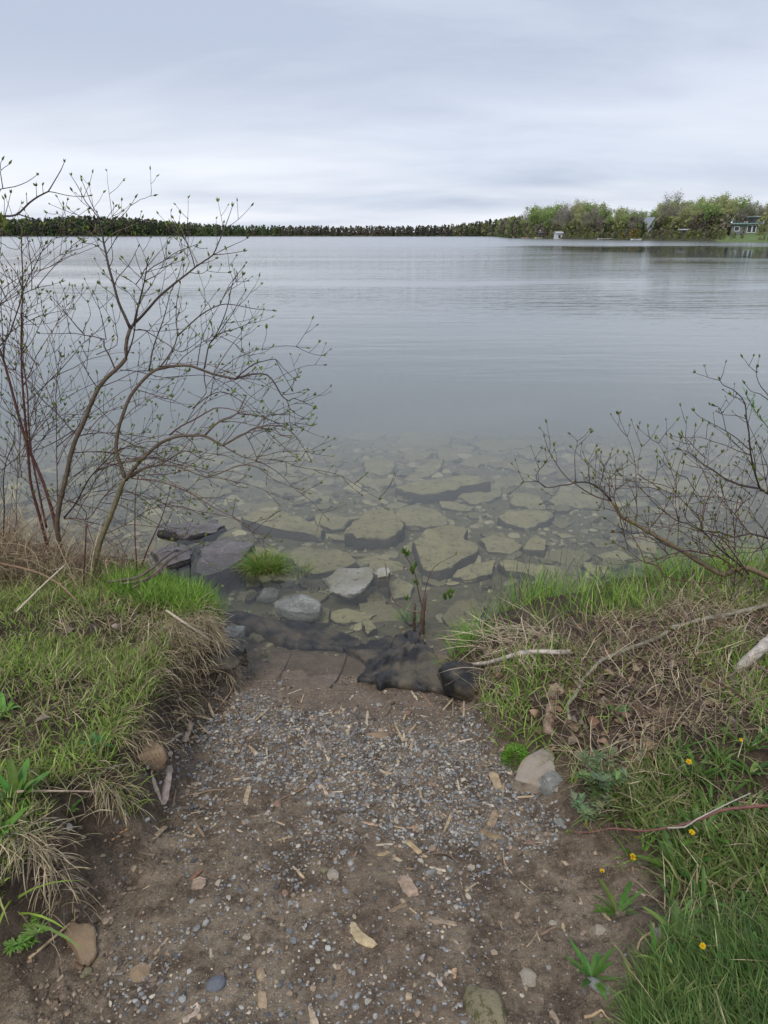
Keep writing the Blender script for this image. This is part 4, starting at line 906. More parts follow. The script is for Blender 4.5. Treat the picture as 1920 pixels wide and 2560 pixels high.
keep = vnoise(p[:, 0] * 9, p[:, 1] * 9, 66) > r.uniform(.1, .75, len(p)); p = p[keep]; d = d[keep]; out = out[keep]
q = p - out * r.uniform(-.015, .10, len(p))[:, None]
azr = np.arctan2(out[:, 1], out[:, 0]) + r.normal(0, .45, len(p))
zr = tgrid(q[:, 0], q[:, 1])
o = blades('hanging_grass', q[:, 0], q[:, 1], zr + .01, r.uniform(.05, .13, len(p)), r.uniform(.0016, .0032, len(p)), azr + r.normal(0, .3, len(p)), r.normal(1.25, .35, len(p)).clip(.1), r.uniform(.9, 2.2, len(p)), STRAW + STRAW[:2] + OLIVE[:2] + [(.16, .12, .08), (.24, .18, .12)], M_STRAW, 121, 5, curl=.25)
tag(o, 'long dead grass hanging over the cut edge of the left bank', kind='stuff')
# thick tuft of pale straw by the grey block
for (cx_, cy_, n_, sp, lab) in [(530, 1590, 700, .035, 0), (455, 1580, 600, .05, 0), (268, 1990, 110, .02, 0), (85, 2130, 300, .04, 0)]:
    hx, hy, hz_ = [float(v[0]) for v in hit(cx_, cy_)]
    m = n_; gx = hx + r.normal(0, sp, m); gy = hy + r.normal(0, sp * .6, m)
    o = blades('straw_tuft', gx, gy, tgrid(gx, gy) + .02, r.uniform(.06, .14, m), r.uniform(.0015, .003, m), r.normal(-.9, .9, m), r.normal(1.0, .35, m), r.uniform(.8, 2.1, m), STRAW[:3] + [(.3, .26, .2)], M_STRAW, 130 + cx_, 5)
    tag(o, {530: 'thick fall of pale straw over the grey block of rock', 455: 'pale straw fall left of the grey block of rock', 268: 'greyish straw wisp hanging over the crumbling soil of the left bank', 85: 'dry tangled grass behind the broad-leaved plants at the left edge'}[cx_], 'straw tuft')
# tangled old stalks behind the left bank
x, y, z, px, py = scatter(26000, (2.6, 4.4), lambda px, py, x, y: poly_mask(px, py, [(-500, 1300), (0, 1370), (200, 1400), (330, 1420), (420, 1440), (400, 1475), (200, 1470), (0, 1470), (-500, 1500)], 20) * np.interp(px, [0, 250, 420], [1, .7, .25]), (-4, 0), 140)
m = len(x); r = np.random.default_rng(141)
tag(blades('dead_stalks', x, y, z, r.uniform(.12, .50, m) * np.interp(px, [0, 300, 450], [1, .65, .4]), r.uniform(.002, .0045, m), r.uniform(0, 6.28, m), np.abs(r.normal(.3, .3, m)), r.uniform(.2, 2.4, m), STRAW + [(.2, .12, .08)], M_STRAW, 142, 8, curl=.25), 'tangle of dry arching stalks round the feet of the left-hand shrubs', kind='stuff')
put('grass', 9000, (2.6, 4.4), lambda px, py, x, y: poly_mask(px, py, [(-500, 1380), (0, 1420), (330, 1450), (330, 1530), (0, 1540), (-500, 1600)], 20) * .6, (.06, .16), (.002, .004), (.4, .3), (.2, 1.2), GREEN + OLIVE, M_GRASS, 150, lab='taller green grass under the dry stalks at the far left')

RB = [(1130, 1650), (1180, 1640), (1210, 1700), (1240, 1850), (1300, 1870), (1400, 1900), (1440, 1990), (1480, 2050), (1580, 2080), (1660, 2140), (1680, 2230), (1620, 2330), (1600, 2450), (1560, 2560), (1500, 2900), (3200, 2900), (3200, 1400), (1920, 1400), (1700, 1440), (1560, 1470), (1450, 1500), (1330, 1520), (1250, 1570), (1190, 1600)]
RREED = [(1190, 1600), (1250, 1560), (1290, 1490), (1380, 1480), (1450, 1490), (1530, 1460), (1640, 1430), (1760, 1405), (1920, 1375), (2300, 1350), (2300, 1470), (1900, 1500), (1740, 1530), (1600, 1560), (1500, 1620), (1380, 1640), (1280, 1620)]
RSTRAW = [(1130, 1650), (1200, 1615), (1300, 1590), (1420, 1590), (1560, 1540), (1700, 1500), (1950, 1460), (2300, 1440), (2300, 1900), (1700, 1860), (1680, 1960), (1560, 2000), (1420, 1960), (1330, 1880), (1250, 1860), (1200, 1760)]
RGREEN = [(1560, 1960), (1700, 1870), (1900, 1800), (3000, 1800), (3000, 2900), (1520, 2900), (1590, 2500), (1600, 2380), (1690, 2230), (1650, 2120), (1560, 2060), (1480, 2040)]
RFINE = [(1590, 2560), (1650, 2440), (1740, 2350), (1940, 2330), (3000, 2330), (3000, 2900), (1500, 2900)]
put('reeds', 9500, (2.7, 4.3), lambda px, py, x, y: poly_mask(px, py, RREED, 20) * np.clip(cl(x, y, 71, 7) * 2.6 - .9, .03, 1), (.07, .26), (.003, .006), (.28, .22), (.1, 1.0), BRIGHT + GREEN + OLIVE[:1] + [(.10, .15, .05)], M_GRASS, 201, (.3, 2.4), lab='upright green water grass along the right shore')
x, y, z, px, py = scatter(1500, (2.9, 4.3), lambda px, py, x, y: poly_mask(px, py, [(1130, 1620), (1190, 1540), (1230, 1500), (1330, 1440), (1460, 1440), (1500, 1480), (1320, 1530), (1240, 1600), (1180, 1650)], 25) * .35, (0, 2), 205)
m = len(x); r = np.random.default_rng(206)
tag(blades('sparse_reeds', x, y, np.maximum(z, -.1), r.uniform(.10, .26, m), r.uniform(.002, .004, m), r.uniform(0, 6.28, m), np.abs(r.normal(.15, .2, m)), r.uniform(0, .9, m), [(.10, .13, .04), (.07, .09, .04), (.12, .18, .05), (.2, .2, .1)], M_GRASS, 207, 4), 'sparse dark reeds standing in the shallow water at the right', kind='stuff')
put('dead_grass', 36000, (1.4, 4.2), lambda px, py, x, y: poly_mask(px, py, RSTRAW, 14) * np.clip(cl(x, y, 33, 5) * 1.8 - .2, .2, 1), (.05, .20), (.0014, .004), (1.15, .4), (-.3, 1.1), STRAW * 2 + [(.56, .47, .33), (.16, .11, .08), (.11, .07, .055)], M_STRAW, 210, (.2, 3), lab='matted dry straw covering the right bank', lift=.05, seg=5, curl=.45)
put('grass', 44000, (1.4, 4.2), lambda px, py, x, y: poly_mask(px, py, RSTRAW, 14) * np.clip(cl(x, y, 37, 3) * 2.2 - .75, .06, 1) * (1 - .8 * poly_mask(px, py, [(1330, 1740), (1480, 1700), (1660, 1740), (1680, 1930), (1500, 1980), (1350, 1880)], 25)), (.04, .11), (.0025, .005), (.5, .3), (.1, 1.0), GREEN + BRIGHT[:1], M_GRASS, 214, (.2, 3), lab='green blades coming up through the straw of the right bank', lift=.02)
put('grass', 90000, (.7, 2.8), lambda px, py, x, y: poly_mask(px, py, RGREEN, 18) * np.clip(cl(x, y, 43, 5) * 2.4 - .65, .08, 1), (.05, .13), (.003, .007), (.6, .35), (.2, 1.3), [(.13, .20, .045), (.17, .26, .06), (.11, .16, .045), (.24, .29, .10), (.3, .3, .13)], M_GRASS, 218, (.4, 2.4), lab='uneven green grass on the right side of the path')
put('dead_grass', 12000, (.7, 2.8), lambda px, py, x, y: poly_mask(px, py, RGREEN, 24) * np.clip(cl(x, y, 47, 4) * 2 - .4, .1, 1), (.06, .16), (.002, .004), (1.1, .3), (0, 1.), STRAW, M_STRAW, 222, (.4, 2.4), lab='dry blades among the green grass at the lower right', lift=.02)
put('fine_grass', 60000, (.6, 1.7), pm(RFINE, 25), (.07, .14), (.0014, .0026), (.35, .2), (.3, 1.1), [(.13, .22, .06), (.17, .28, .075), (.10, .17, .055)], M_GRASS, 226, (0, 2.2), az=(2.2, .9), lab='dense fine dark green grass filling the bottom right corner')
put('grass', 2600, (1.9, 3.0), pm([(1200, 1760), (1260, 1730), (1330, 1740), (1320, 1860), (1260, 1890), (1215, 1850)], 14), (.05, .12), (.003, .005), (.5, .3), (.4, 1.2), BRIGHT + GREEN, M_GRASS, 230, (0, 2), lab='fresh green grass patch right below the black wrapped bundle')
put('straw_mop', 3000, (1.5, 2.4), pm([(1560, 1960), (1640, 1940), (1680, 2010), (1640, 2090), (1570, 2060)], 14), (.06, .15), (.0015, .003), (.8, .4), (.6, 1.6), STRAW[:3] + OLIVE[:1], M_STRAW, 234, (0, 2), lab='yellowish dry grass mop right of the grey-green feathery plant')
# broken pale stalks pushed over the corner by the bundle
p0 = [float(v[0]) for v in hit(1215, 1665)]
m = 80; r = np.random.default_rng(240); gx = p0[0] + r.uniform(-.02, .3, m); gy = p0[1] + r.normal(.03, .06, m)
tag(blades('dead_stalks', gx, gy, tgrid(gx, gy) + .05, r.uniform(.12, .28, m), r.uniform(.003, .006, m), r.normal(2.6, .8, m), r.normal(1.35, .25, m), r.uniform(-.1, .7, m), [(.55, .46, .33), (.45, .36, .24)], M_STRAW, 241, 4), 'pale broken reed stalks fanned out over the corner by the black bundle', kind='stuff')
# tufts
def tuft(px, py, n, rad, L, w, pal, lab, seed, bend=(.4, 1.5), mat=None, tilt=(.45, .3), name='grass_tuft', cat='grass tuft', lift=0.):
    hx, hy, hz_ = [float(v[0]) for v in hit(px, py)]
    r = np.random.default_rng(seed); gx = hx + r.normal(0, rad, n); gy = hy + r.normal(0, rad * .7, n)
    az = np.arctan2(gy - hy, gx - hx) + r.normal(0, .7, n)
    o = blades(name, gx, gy, np.maximum(tgrid(gx, gy), -.06) + lift, r.uniform(*L, n), r.uniform(*w, n), az, np.abs(r.normal(tilt[0], tilt[1], n)), r.uniform(*bend, n), pal, mat or M_GRASS, seed + 1, 4, None, (hx, hy, hz_))
    return tag(o, lab, cat)
tuft(668, 1492, 900, .045, (.07, .17), (.003, .0055), BRIGHT + [(.26, .28, .08), (.35, .32, .12)], 'bright grass tuft growing out of the water behind the lichened flat rock', 300, lift=.05)
tuft(745, 1490, 160, .05, (.06, .12), (.003, .005), GREEN + OLIVE, 'thin grass tuft trailing right of the bright one in the water', 302, lift=.02)
tuft(640, 1490, 300, .04, (.05, .12), (.002, .004), STRAW[:3] + OLIVE, 'dry brownish base of grass under the bright tuft in the water', 304, (1.0, 2.2), lift=.04)
tuft(1012, 1572, 70, .02, (.05, .10), (.003, .005), BRIGHT, 'small bright grass tuft at the left foot of the sapling', 306)
tuft(1180, 1610, 150, .05, (.08, .17), (.004, .007), BRIGHT, 'broad-bladed bright grass tuft between sapling and right reeds', 308)
tuft(655, 1645, 70, .012, (.03, .05), (.002, .004), OLIVE, 'tiny olive grass tuft on the silt by the left rock', 310)
tuft(1115, 1690, 420, .035, (.02, .045), (.002, .004), [(.14, .2, .04), (.2, .22, .07)], 'mossy green tuft between fabric sheet and black bundle', 312)
tuft(288, 1955, 160, .03, (.05, .12), (.002, .004), OLIVE + GREEN, 'small drooping grass tuft on the crumbling soil of the left bank', 314, (1.2, 2.4))
tuft(30, 2240, 10, .02, (.14, .26), (.005, .009), [(.25, .36, .06), (.2, .3, .08)], 'few long yellow green blades arching at the lower left edge', 316, (.6, 1.2), tilt=(.9, .2))
tuft(1600, 2150, 26, .03, (.05, .11), (.004, .007), BRIGHT, 'light green grass tuft drooping onto the soil right of the low bramble stem', 318, (.9, 1.6))
# moss cushion beside the boulder
hx, hy, hz_ = [float(v[0]) for v in hit(1288, 1897)]
m = 900; r = np.random.default_rng(330); a = r.uniform(0, 6.28, m); q = np.sqrt(r.uniform(0, 1, m)); gx = hx + np.cos(a) * q * .048; gy = hy + np.sin(a) * q * .042
tag(blades('moss_cushion', gx, gy, tgrid(gx, gy) + .022 * (1 - q ** 2), r.uniform(.008, .016, m), r.uniform(.004, .007, m), a, np.full(m, .7), np.full(m, .8), [(.15, .30, .03), (.20, .38, .05), (.10, .22, .03)], M_LEAF, 331, 2, None, (hx, hy, hz_)), 'round bright green cushion of tiny leaves beside the brown boulder', 'moss')
# dead leaves
def leaf_mesh(n, x, y, z, size, pal, seed, name, lab):
    r = np.random.default_rng(seed); Vs = []; gu, gv = np.meshgrid(np.linspace(-1, 1, 5), np.linspace(0, 1, 6)); gu = gu.ravel(); gv = gv.ravel()
    q = np.arange(30).reshape(6, 5); F = np.stack([q[:-1, :-1], q[:-1, 1:], q[1:, 1:], q[1:, :-1]], -1).reshape(-1, 4)
    allV = np.empty((n, 30, 3))
    for k in range(n):
        wv = np.sin(np.pi * (gv * .92 + .05)) ** .8 * .42 * (1 + .25 * np.sin(gv * 17 + k) * np.abs(gu))
        X_ = gu * wv; Y_ = gv - .5; Z_ = np.abs(gu) ** 1.5 * r.uniform(-.1, .45) * wv * 2 + np.sin(gv * 3.1) * r.uniform(-.25, .35) + r.normal(0, .03, 30)
        a, b, c = r.uniform(0, 6.28), r.normal(0, .45), r.normal(0, .45)
        M = (Matrix.Rotation(a, 3, 'Z') @ Matrix.Rotation(b, 3, 'X') @ Matrix.Rotation(c, 3, 'Y'))
        allV[k] = (np.stack([X_, Y_, Z_], 1) * size[k]) @ np.array(M).T + [x[k], y[k], z[k] + .012]
    FF = (F[None] + (np.arange(n) * 30)[:, None, None]).reshape(-1, 4)
    c = np.array(pal)[r.integers(0, len(pal), n)] * r.uniform(.7, 1.2, n)[:, None]
    return tag(mesh_np(name, allV.reshape(-1, 3), [FF], M_DEADLEAF, None, np.repeat(c, 30, 0), True), lab, kind='stuff')
DL = [(.22, .13, .08), (.30, .20, .13), (.17, .11, .08), (.26, .20, .17), (.33, .25, .17), (.14, .09, .07)]
x, y, z, px, py = scatter(14000, (1.4, 4.1), lambda px, py, x, y: (poly_mask(px, py, [(1330, 1780), (1420, 1700), (1560, 1720), (1660, 1780), (1680, 1930), (1560, 1990), (1420, 1960), (1350, 1880)], 40) * .5 * vnoise(x * 9, y * 9, 12) + .10 * poly_mask(px, py, RSTRAW, 20)), (0, 3), 340)
leaf_mesh(len(x), x, y, z, RNG.uniform(.018, .048, len(x)), DL, 341, 'leaf_litter', 'brown dead leaves lying thick in the hollow of the right bank')
x, y, z, px, py = scatter(1500, (1.2, 4.1), lambda px, py, x, y: poly_mask(px, py, LLIT, 30) * .45 + .03 * poly_mask(px, py, LB, 10), (-4, 0), 344)
leaf_mesh(len(x), x, y, z, RNG.uniform(.03, .06, len(x)), [(.26, .2, .17), (.32, .25, .21), (.16, .11, .09), (.4, .34, .3)], 345, 'leaf_litter', 'grey brown dead leaves scattered over the left bank')

# ================================================================ LEAFY PLANTS
def leaf_strip(mb, base, az, L, w, tilt, bend, col, lobes=0, seed=0, seg=12, fold=.25):
    r = random.Random(seed); cur = Vector(base); V = []; th = tilt
    for k in range(seg + 1):
        t = k / seg
        s_ = math.sin(math.pi * min(1, t * .9 + .08)) ** .7
        if lobes: s_ *= (.28 + .72 * (1 - (t * lobes) % 1)) if t < .85 else 1
        if k == seg: s_ = .04
        wd = w * s_ / 2
        sd = Vector((-math.sin(az), math.cos(az), 0)); nrm = Vector((-math.cos(az) * math.cos(th), -math.sin(az) * math.cos(th), math.sin(th)))
        back = Vector((math.sin(th) * math.cos(az), math.sin(th) * math.sin(az), math.cos(th))) * (-.3 * wd if lobes else 0)
        V += [cur - sd * wd + nrm * wd * fold + back, cur, cur + sd * wd + nrm * wd * fold + back]
        th += bend / seg
        cur = cur + Vector((math.sin(th) * math.cos(az), math.sin(th) * math.sin(az), math.cos(th))) * (L / seg)
    F = []
    for k in range(seg): F += [(3 * k, 3 * k + 1, 3 * k + 4, 3 * k + 3), (3 * k + 1, 3 * k + 2, 3 * k + 5, 3 * k + 4)]
    c = tuple(v * r.uniform(.8, 1.2) for v in col)
    mb.add(V, F, c)
def rosette(px, py, n, L, w, pal, lab, seed, lobes=0, tilt=(.7, 1.2), bend=(.2, .8), cat='plant', name='plant', flowers=(), azr=None):
    hx, hy, hz_ = [float(v[0]) for v in hit(px, py)]
    r = random.Random(seed); root = empty(name, (hx, hy, hz_)); mb = MB()
    for k in range(n):
        az = (2 * math.pi * k / n + r.uniform(-.3, .3)) if azr is None else r.uniform(*azr)
        leaf_strip(mb, (hx + math.cos(az) * .004, hy + math.sin(az) * .004, hz_ + .004), az, r.uniform(*L), r.uniform(*w), r.uniform(*tilt), r.uniform(*bend), r.choice(pal), lobes, seed * 50 + k)
    o = mb.build('leaves', M_LEAF, root, False, (hx, hy, hz_))
    for (fx, fy, fh, fr) in flowers:
        tx, ty, tz = [float(v[0]) for v in hit(fx, fy, fh)]
        st = MB(); P0 = Vector((hx, hy, hz_)); P1 = Vector((tx, ty, tz)); mid = (P0 + P1) / 2 + Vector((0, 0, .02))
        st.tube(smooth_line([P0, mid, P1], .02), .0018, 6, (.20, .17, .09)); st.build('stalk', M_LEAF, root, True, (hx, hy, hz_))
        flower_head(P1, fr * .68, seed + int(fx), root)
    return tag(root, lab, cat)
def flower_head(P1, fr, seed, root):
    r = random.Random(seed); mb = MB(); d0 = Vector((0, -.35, .93)).normalized(); a1 = d0.cross(Vector((1, 0, 0))).normalized(); a2 = d0.cross(a1)
    for ring, (rr, el) in enumerate([(1, .25), (.85, .6), (.6, .95), (.35, 1.25)]):
        for k in range(22 - ring * 4):
            a = 2 * math.pi * k / (22 - ring * 4) + r.uniform(-.1, .1); dirv = (a1 * math.cos(a) + a2 * math.sin(a)) * math.cos(el) + d0 * math.sin(el)
            sd = dirv.cross(d0).normalized() * fr * .11; tip = P1 + dirv * fr * r.uniform(.55, 1.0) * (rr * .3 + .7)
            b0 = P1 + dirv * fr * .1
            c = r.choice([(.85, .60, .02), (.90, .68, .03), (.80, .50, .02)])
            mb.add([b0 - sd * .5, b0 + sd * .5, tip + sd, tip - sd], [(0, 1, 2, 3)], c)
    mb.build('flower', M_FLOWER, root, False, tuple(P1))
    cx = MB()
    cx.tube([P1 - d0 * fr * .7, P1 - d0 * fr * .4, P1], [fr * .18, fr * .35, fr * .42], 8, (.08, .13, .04)); cx.build('flower_cup', M_LEAF, root, True, tuple(P1))
DG = [(.09, .18, .035), (.11, .21, .04), (.07, .15, .03)]
rosette(1545, 2288, 11, (.06, .11), (.014, .024), DG, 'dandelion with toothed leaves lying flat on the mud and one small half open flower', 400, 5, flowers=[(1505, 2178, .035, .011)], cat='dandelion', name='dandelion')
rosette(1690, 2185, 12, (.08, .15), (.018, .03), DG, 'dandelion at the grass edge with the largest open yellow flower', 401, 6, tilt=(.4, 1.0), flowers=[(1582, 2143, .06, .016)], cat='dandelion', name='dandelion')
rosette(1745, 2110, 10, (.08, .15), (.02, .03), DG, 'dandelion with one flower hanging below the red bramble stem', 402, 5, tilt=(.3, .9), flowers=[(1729, 2081, .08, .014)], cat='dandelion', name='dandelion')
rosette(1740, 1950, 10, (.08, .14), (.02, .03), DG, 'dandelion with one ragged flower beside the dead leaves', 403, 5, tilt=(.3, .9), flowers=[(1722, 1905, .08, .015)], cat='dandelion', name='dandelion')
rosette(1870, 1880, 8, (.07, .12), (.015, .025), DG, 'dandelion with one tiny flower at the upper right among the twigs', 404, 5, tilt=(.3, .9), flowers=[(1852, 1850, .08, .010)], cat='dandelion', name='dandelion')
rosette(1830, 2400, 9, (.08, .12), (.015, .025), DG, 'dandelion with a fuzzy flower sunk in the dense lower right grass', 405, 5, tilt=(.3, .9), flowers=[(1756, 2365, .07, .012)], cat='dandelion', name='dandelion')
rosette(1478, 2448, 13, (.05, .10), (.009, .015), [(.10, .21, .045), (.13, .25, .06)], 'narrow-leaved green plant standing on the gravel at the lower right', 406, 0, (.15, 1.2), (.2, .9))
rosette(1640, 2420, 4, (.07, .12), (.012, .018), [(.10, .22, .05)], 'tall pointed leaf pair at the left edge of the fine grass', 407, 0, (.1, .5), (.1, .5))
rosette(42, 2010, 18, (.06, .12), (.018, .03), [(.13, .26, .05), (.16, .30, .06), (.1, .2, .04)], 'broad-leaved bright green plant at the left edge of the bank', 408, 0, (.15, 1.1), (.2, .8))
rosette(-10, 2110, 10, (.05, .10), (.015, .025), [(.12, .24, .05)], 'second leafy plant at the left edge, below the broad-leaved one', 409, 0, (.4, 1.1), (.2, .8))
rosette(10, 1790, 11, (.04, .08), (.016, .026), [(.16, .31, .06)], 'bright green leafy sprout at the left edge above the long grass', 410, 0, (.3, 1.1), (.2, .8))
rosette(170, 2035, 8, (.03, .06), (.01, .018), DG, 'small clover-like sprig on the soil of the left bank', 411, 3, (.5, 1.2))
rosette(240, 1870, 9, (.03, .06), (.012, .02), [(.10, .22, .07)], 'small lobed green leaves among the hanging dead grass', 412, 3, (.4, 1.2))
rosette(615, 1545, 6, (.03, .06), (.014, .022), [(.22, .38, .10)], 'small light green water plant on the black fabric by the grey rocks', 413, 0, (.3, 1.2))
rosette(1545, 1790, 8, (.03, .06), (.016, .024), [(.12, .28, .06)], 'round-leaved seedling cluster in the straw of the right bank', 415, 0, (.3, 1.2))
for k in range(30):
    px_, py_ = rnd.choice([(rnd.uniform(1680, 1910), rnd.uniform(1960, 2340)), (rnd.uniform(1640, 1910), rnd.uniform(1880, 2100)), (rnd.uniform(1750, 1910), rnd.uniform(2100, 2500))])
    w_ = rosette(px_, py_, rnd.randint(5, 9), (.035, .09), (.010, .02), DG + [(.17, .27, .07)], 'low leafy weed without flowers among the grass right of the path', 450 + k, rnd.choice([0, 5, 6]), (.3, 1.1), name='weed')
    w_['group'] = 'leafy weeds in the right-hand grass'; w_['category'] = 'weed'
# feathery mugwort plant
def feathery(px, py, lab, seed, n=8, H=.13, pal=[(.17, .24, .10), (.22, .29, .13), (.13, .19, .08)]):
    hx, hy, hz_ = [float(v[0]) for v in hit(px, py)]
    root = empty('plant', (hx, hy, hz_)); r = random.Random(seed); mb = MB(); sm = MB()
    for k in range(n):
        az = 2 * math.pi * k / n + r.uniform(-.3, .3); out_ = r.uniform(.02, .07)
        P = [Vector((hx, hy, hz_)), Vector((hx + math.cos(az) * out_ * .6, hy + math.sin(az) * out_ * .6, hz_ + H * .5)), Vector((hx + math.cos(az) * out_ * 1.3, hy + math.sin(az) * out_ * 1.3, hz_ + H * r.uniform(.6, 1)))]
        L = smooth_line(P, .02); sm.tube(L, .0015, 5, (.15, .18, .09))
        for j, q in enumerate(L[1:]):
            for u in range(3):
                a0 = r.uniform(0, 6.28)
                for lb in (-.55, -.28, 0, .28, .55):
                    leaf_strip(mb, q, a0 + lb, r.uniform(.025, .042) * (1 - abs(lb) * .5), .008, r.uniform(.6, 1.2), .5, r.choice(pal), 2, seed + k * 9 + u, 5)
    sm.build('stem', M_LEAF, root, True, (hx, hy, hz_)); mb.build('leaves', M_LEAF, root, False, (hx, hy, hz_))
    return tag(root, lab, 'plant')
feathery(1490, 1990, 'grey-green feathery leaved plant, upper one beside the boulder', 420)
feathery(1468, 2055, 'pale grey-green feathery leaved plant, lower one on the gravel edge', 421, 6, .08, [(.25, .30, .17), (.20, .26, .13)])
feathery(75, 2360, 'tiny light green fern-like sprig on the mud at the lower left', 422, 3, .04, [(.22, .36, .08)])

# ================================================================ SHRUBS
ZN = {'a': (0, 380, 4.1475), 'b': (300, 500, 3.318), 'c': (0, 880, 3.6875), 'd': (1420, 900, 3.318), 'e': (1220, 880, 2.37), 'f': (400, 1380, 1.952), 'g': (1150, 1480, 2.1545), 'h': (1200, 2000, 2.304), 'p': (0, 0, 1.0)}
def zp(z, s):
    ox, oy, k = ZN[z]; return [(ox + float(q.split(',')[0]) / k, oy + float(q.split(',')[1]) / k) for q in s.split()]
class Shrub:
    def __init__(s, name, loc, seed): s.root = empty(name, loc); s.loc = tuple(loc); s.r = random.Random(seed); s.nodes = []; s.parts = {}; s.bud = MB(); s.lines = []
    def start_depth(s, p, default):
        best = None
        for q in s.nodes:
            d = (q[0] - p[0]) ** 2 + (q[1] - p[1]) ** 2
            if d < 18 ** 2 and (best is None or d < best[0]): best = (d, q[2])
        return best[1] if best else default
    def line(s, P, r0, r1, part, col, y0=None, slope=None, buds=1, default=3.4, tw=1.):
        """P: traced photo points, first one on the parent; y grows or shrinks along the branch"""
        Y0 = y0 if y0 is not None else s.start_depth(P[0], default)
        sl = s.r.uniform(-.9, .9) if slope is None else slope          # metres of depth per metre of length
        W_ = []; Yc = Y0; prev = None
        for p in P:
            if prev is not None:
                Ln = math.hypot(p[0] - prev[0], p[1] - prev[1]) / FPX * Yc * 1.05; Yc += sl * Ln
            W_.append([float(v) for v in at_y(p[0], p[1], Yc)]); prev = p
        L = smooth_line(W_, .03); n = len(L); rr = np.linspace(r0, r1, n)
        s.parts.setdefault(part, MB()).tube(L, list(rr), 7 if r0 > .006 else 5, col, .06)
        for k in range(0, n):
            a, b = proj(*L[k]); s.nodes.append((float(a), float(b), float(L[k][1])))
        s.lines.append((L, rr, part, col, buds))
        if buds and r1 < .003: s.budcluster(Vector(L[-1]), (Vector(L[-1]) - Vector(L[-2])).normalized(), 1.)
        return L
    def budcluster(s, P, d, k=1., n=4):
        for j in range(n):
            dv = (d + Vector((s.r.uniform(-.6, .6), s.r.uniform(-.6, .6), s.r.uniform(-.2, .8))) * (.95 if j else .15)).normalized()
            L = s.r.uniform(.010, .026) * k; a = dv.cross(Vector((s.r.uniform(-1, 1), s.r.uniform(-1, 1), .3))).normalized() * L * .17; b = dv.cross(a).normalized() * L * .10
            c = s.r.choice(s.budpal)
            s.bud.add([P - a * .3, P + dv * L * .45 - a + b, P + dv * L, P + dv * L * .45 + a + b, P + dv * L * .35 - b * 1.5], [(0, 1, 2, 3), (0, 4, 2, 1), (0, 3, 2, 4)], c)
    def twigs(s, every=.055, L=(.05, .16), part='twigs', col=(.09, .06, .05), r0=.0014, droop=0., minr=0., maxr=.02, sub=True, prob=.8):
        new = []
        for (P, rr, pt, c, buds) in list(s.lines):
            if not buds: continue
            acc = 0; side = s.r.choice((-1, 1))
            for k in range(2, len(P)):
                acc += np.linalg.norm(P[k] - P[k - 1])
                if acc < every or rr[k] > maxr: continue
                acc = 0; side = -side
                if s.r.random() > prob: continue
                d = Vector(P[k] - P[k - 1]).normalized(); sidev = d.cross(Vector((0, 1, 0)))
                if sidev.length < .1: sidev = Vector((1, 0, 0))
                sidev.normalize()
                for sg in ((1, -1) if s.r.random() < .35 else (side,)):
                    dv = (d * s.r.uniform(.5, 1) + sidev * sg * s.r.uniform(.5, .9) + Vector((0, s.r.uniform(-.7, .7), s.r.uniform(.0, .5) - droop))).normalized()
                    ln = s.r.uniform(*L); Q = [Vector(P[k])]; dd = dv.copy()
                    m = 4
                    for j in range(m):
                        dd = (dd + Vector((s.r.uniform(-.18, .18), s.r.uniform(-.18, .18), .10 + s.r.uniform(-.12, .12)))).normalized(); Q.append(Q[-1] + dd * ln / m)
                    s.parts.setdefault(part, MB()).tube(Q, list(np.linspace(r0, r0 * .6, m + 1)), 4, col)
                    s.budcluster(Q[-1], dd, s.r.uniform(.7, 1.1), 3)
                    if ln > .09 and sub:
                        j = 2; dv2 = (dd + sidev * -sg * .8 + Vector((0, s.r.uniform(-.5, .5), .1))).normalized()
                        q0 = Q[j]; q1 = q0 + dv2 * ln * .25; q2 = q1 + (dv2 + Vector((0, 0, .3))).normalized() * ln * .2
                        s.parts[part].tube([q0, q1, q2], [r0 * .8, r0 * .7, r0 * .6], 4, col); s.budcluster(q2, dv2, .8, 3)
                if s.r.random() < .4: s.budcluster(Vector(P[k]), sidev * side, .5, 2)
    def build(s, label, cat='shrub', mats=None):
        for p, mb in s.parts.items():
            mb.build(p.split(':')[0], (mats or {}).get(p, M_TWIG), s.root, True, s.loc)
        if s.bud.n: s.bud.build('foliage', M_LEAF, s.root, False, s.loc)
        return tag(s.root, label, cat)
def arcs(s, n, zone_, ang, L, part, cols, seed, droop=1.0, near=22):
    r = random.Random(seed); pool = [q for q in s.nodes if sd_poly(np.array([q[0]]), np.array([q[1]]), zone_)[0] > 0]
    for k in range(n):
        q = r.choice(pool); a = math.radians(r.uniform(*ang)); ln = r.uniform(*L); P = [(q[0], q[1])]; m = 6
        cv = r.uniform(.2, 1.0) * droop * (1 if math.cos(a) > 0 else -1)
        for j in range(m):
            a2 = a - cv * (j / m) * 1.6 + r.uniform(-.16, .16); P.append((P[-1][0] + math.cos(a2) * ln / m, P[-1][1] - math.sin(a2) * ln / m))
        s.line(P, r.uniform(.0014, .0024), .0009, part, r.choice(cols), q[2], r.uniform(-.9, .9), 1)
BR = (.115, .085, .060); DK = (.055, .038, .034); RD = (.10, .042, .036); OL = (.16, .135, .075)
BUDS = [(.34, .42, .10), (.26, .34, .07), (.42, .47, .15), (.22, .25, .07)]
def base_of(px, py):
    return [float(v[0]) for v in hit(px, py)]
# --- tall brown-trunked shrub
b0 = base_of(205, 1448); Y0 = b0[1]
sh = Shrub('shrub', b0, 1); sh.budpal = BUDS
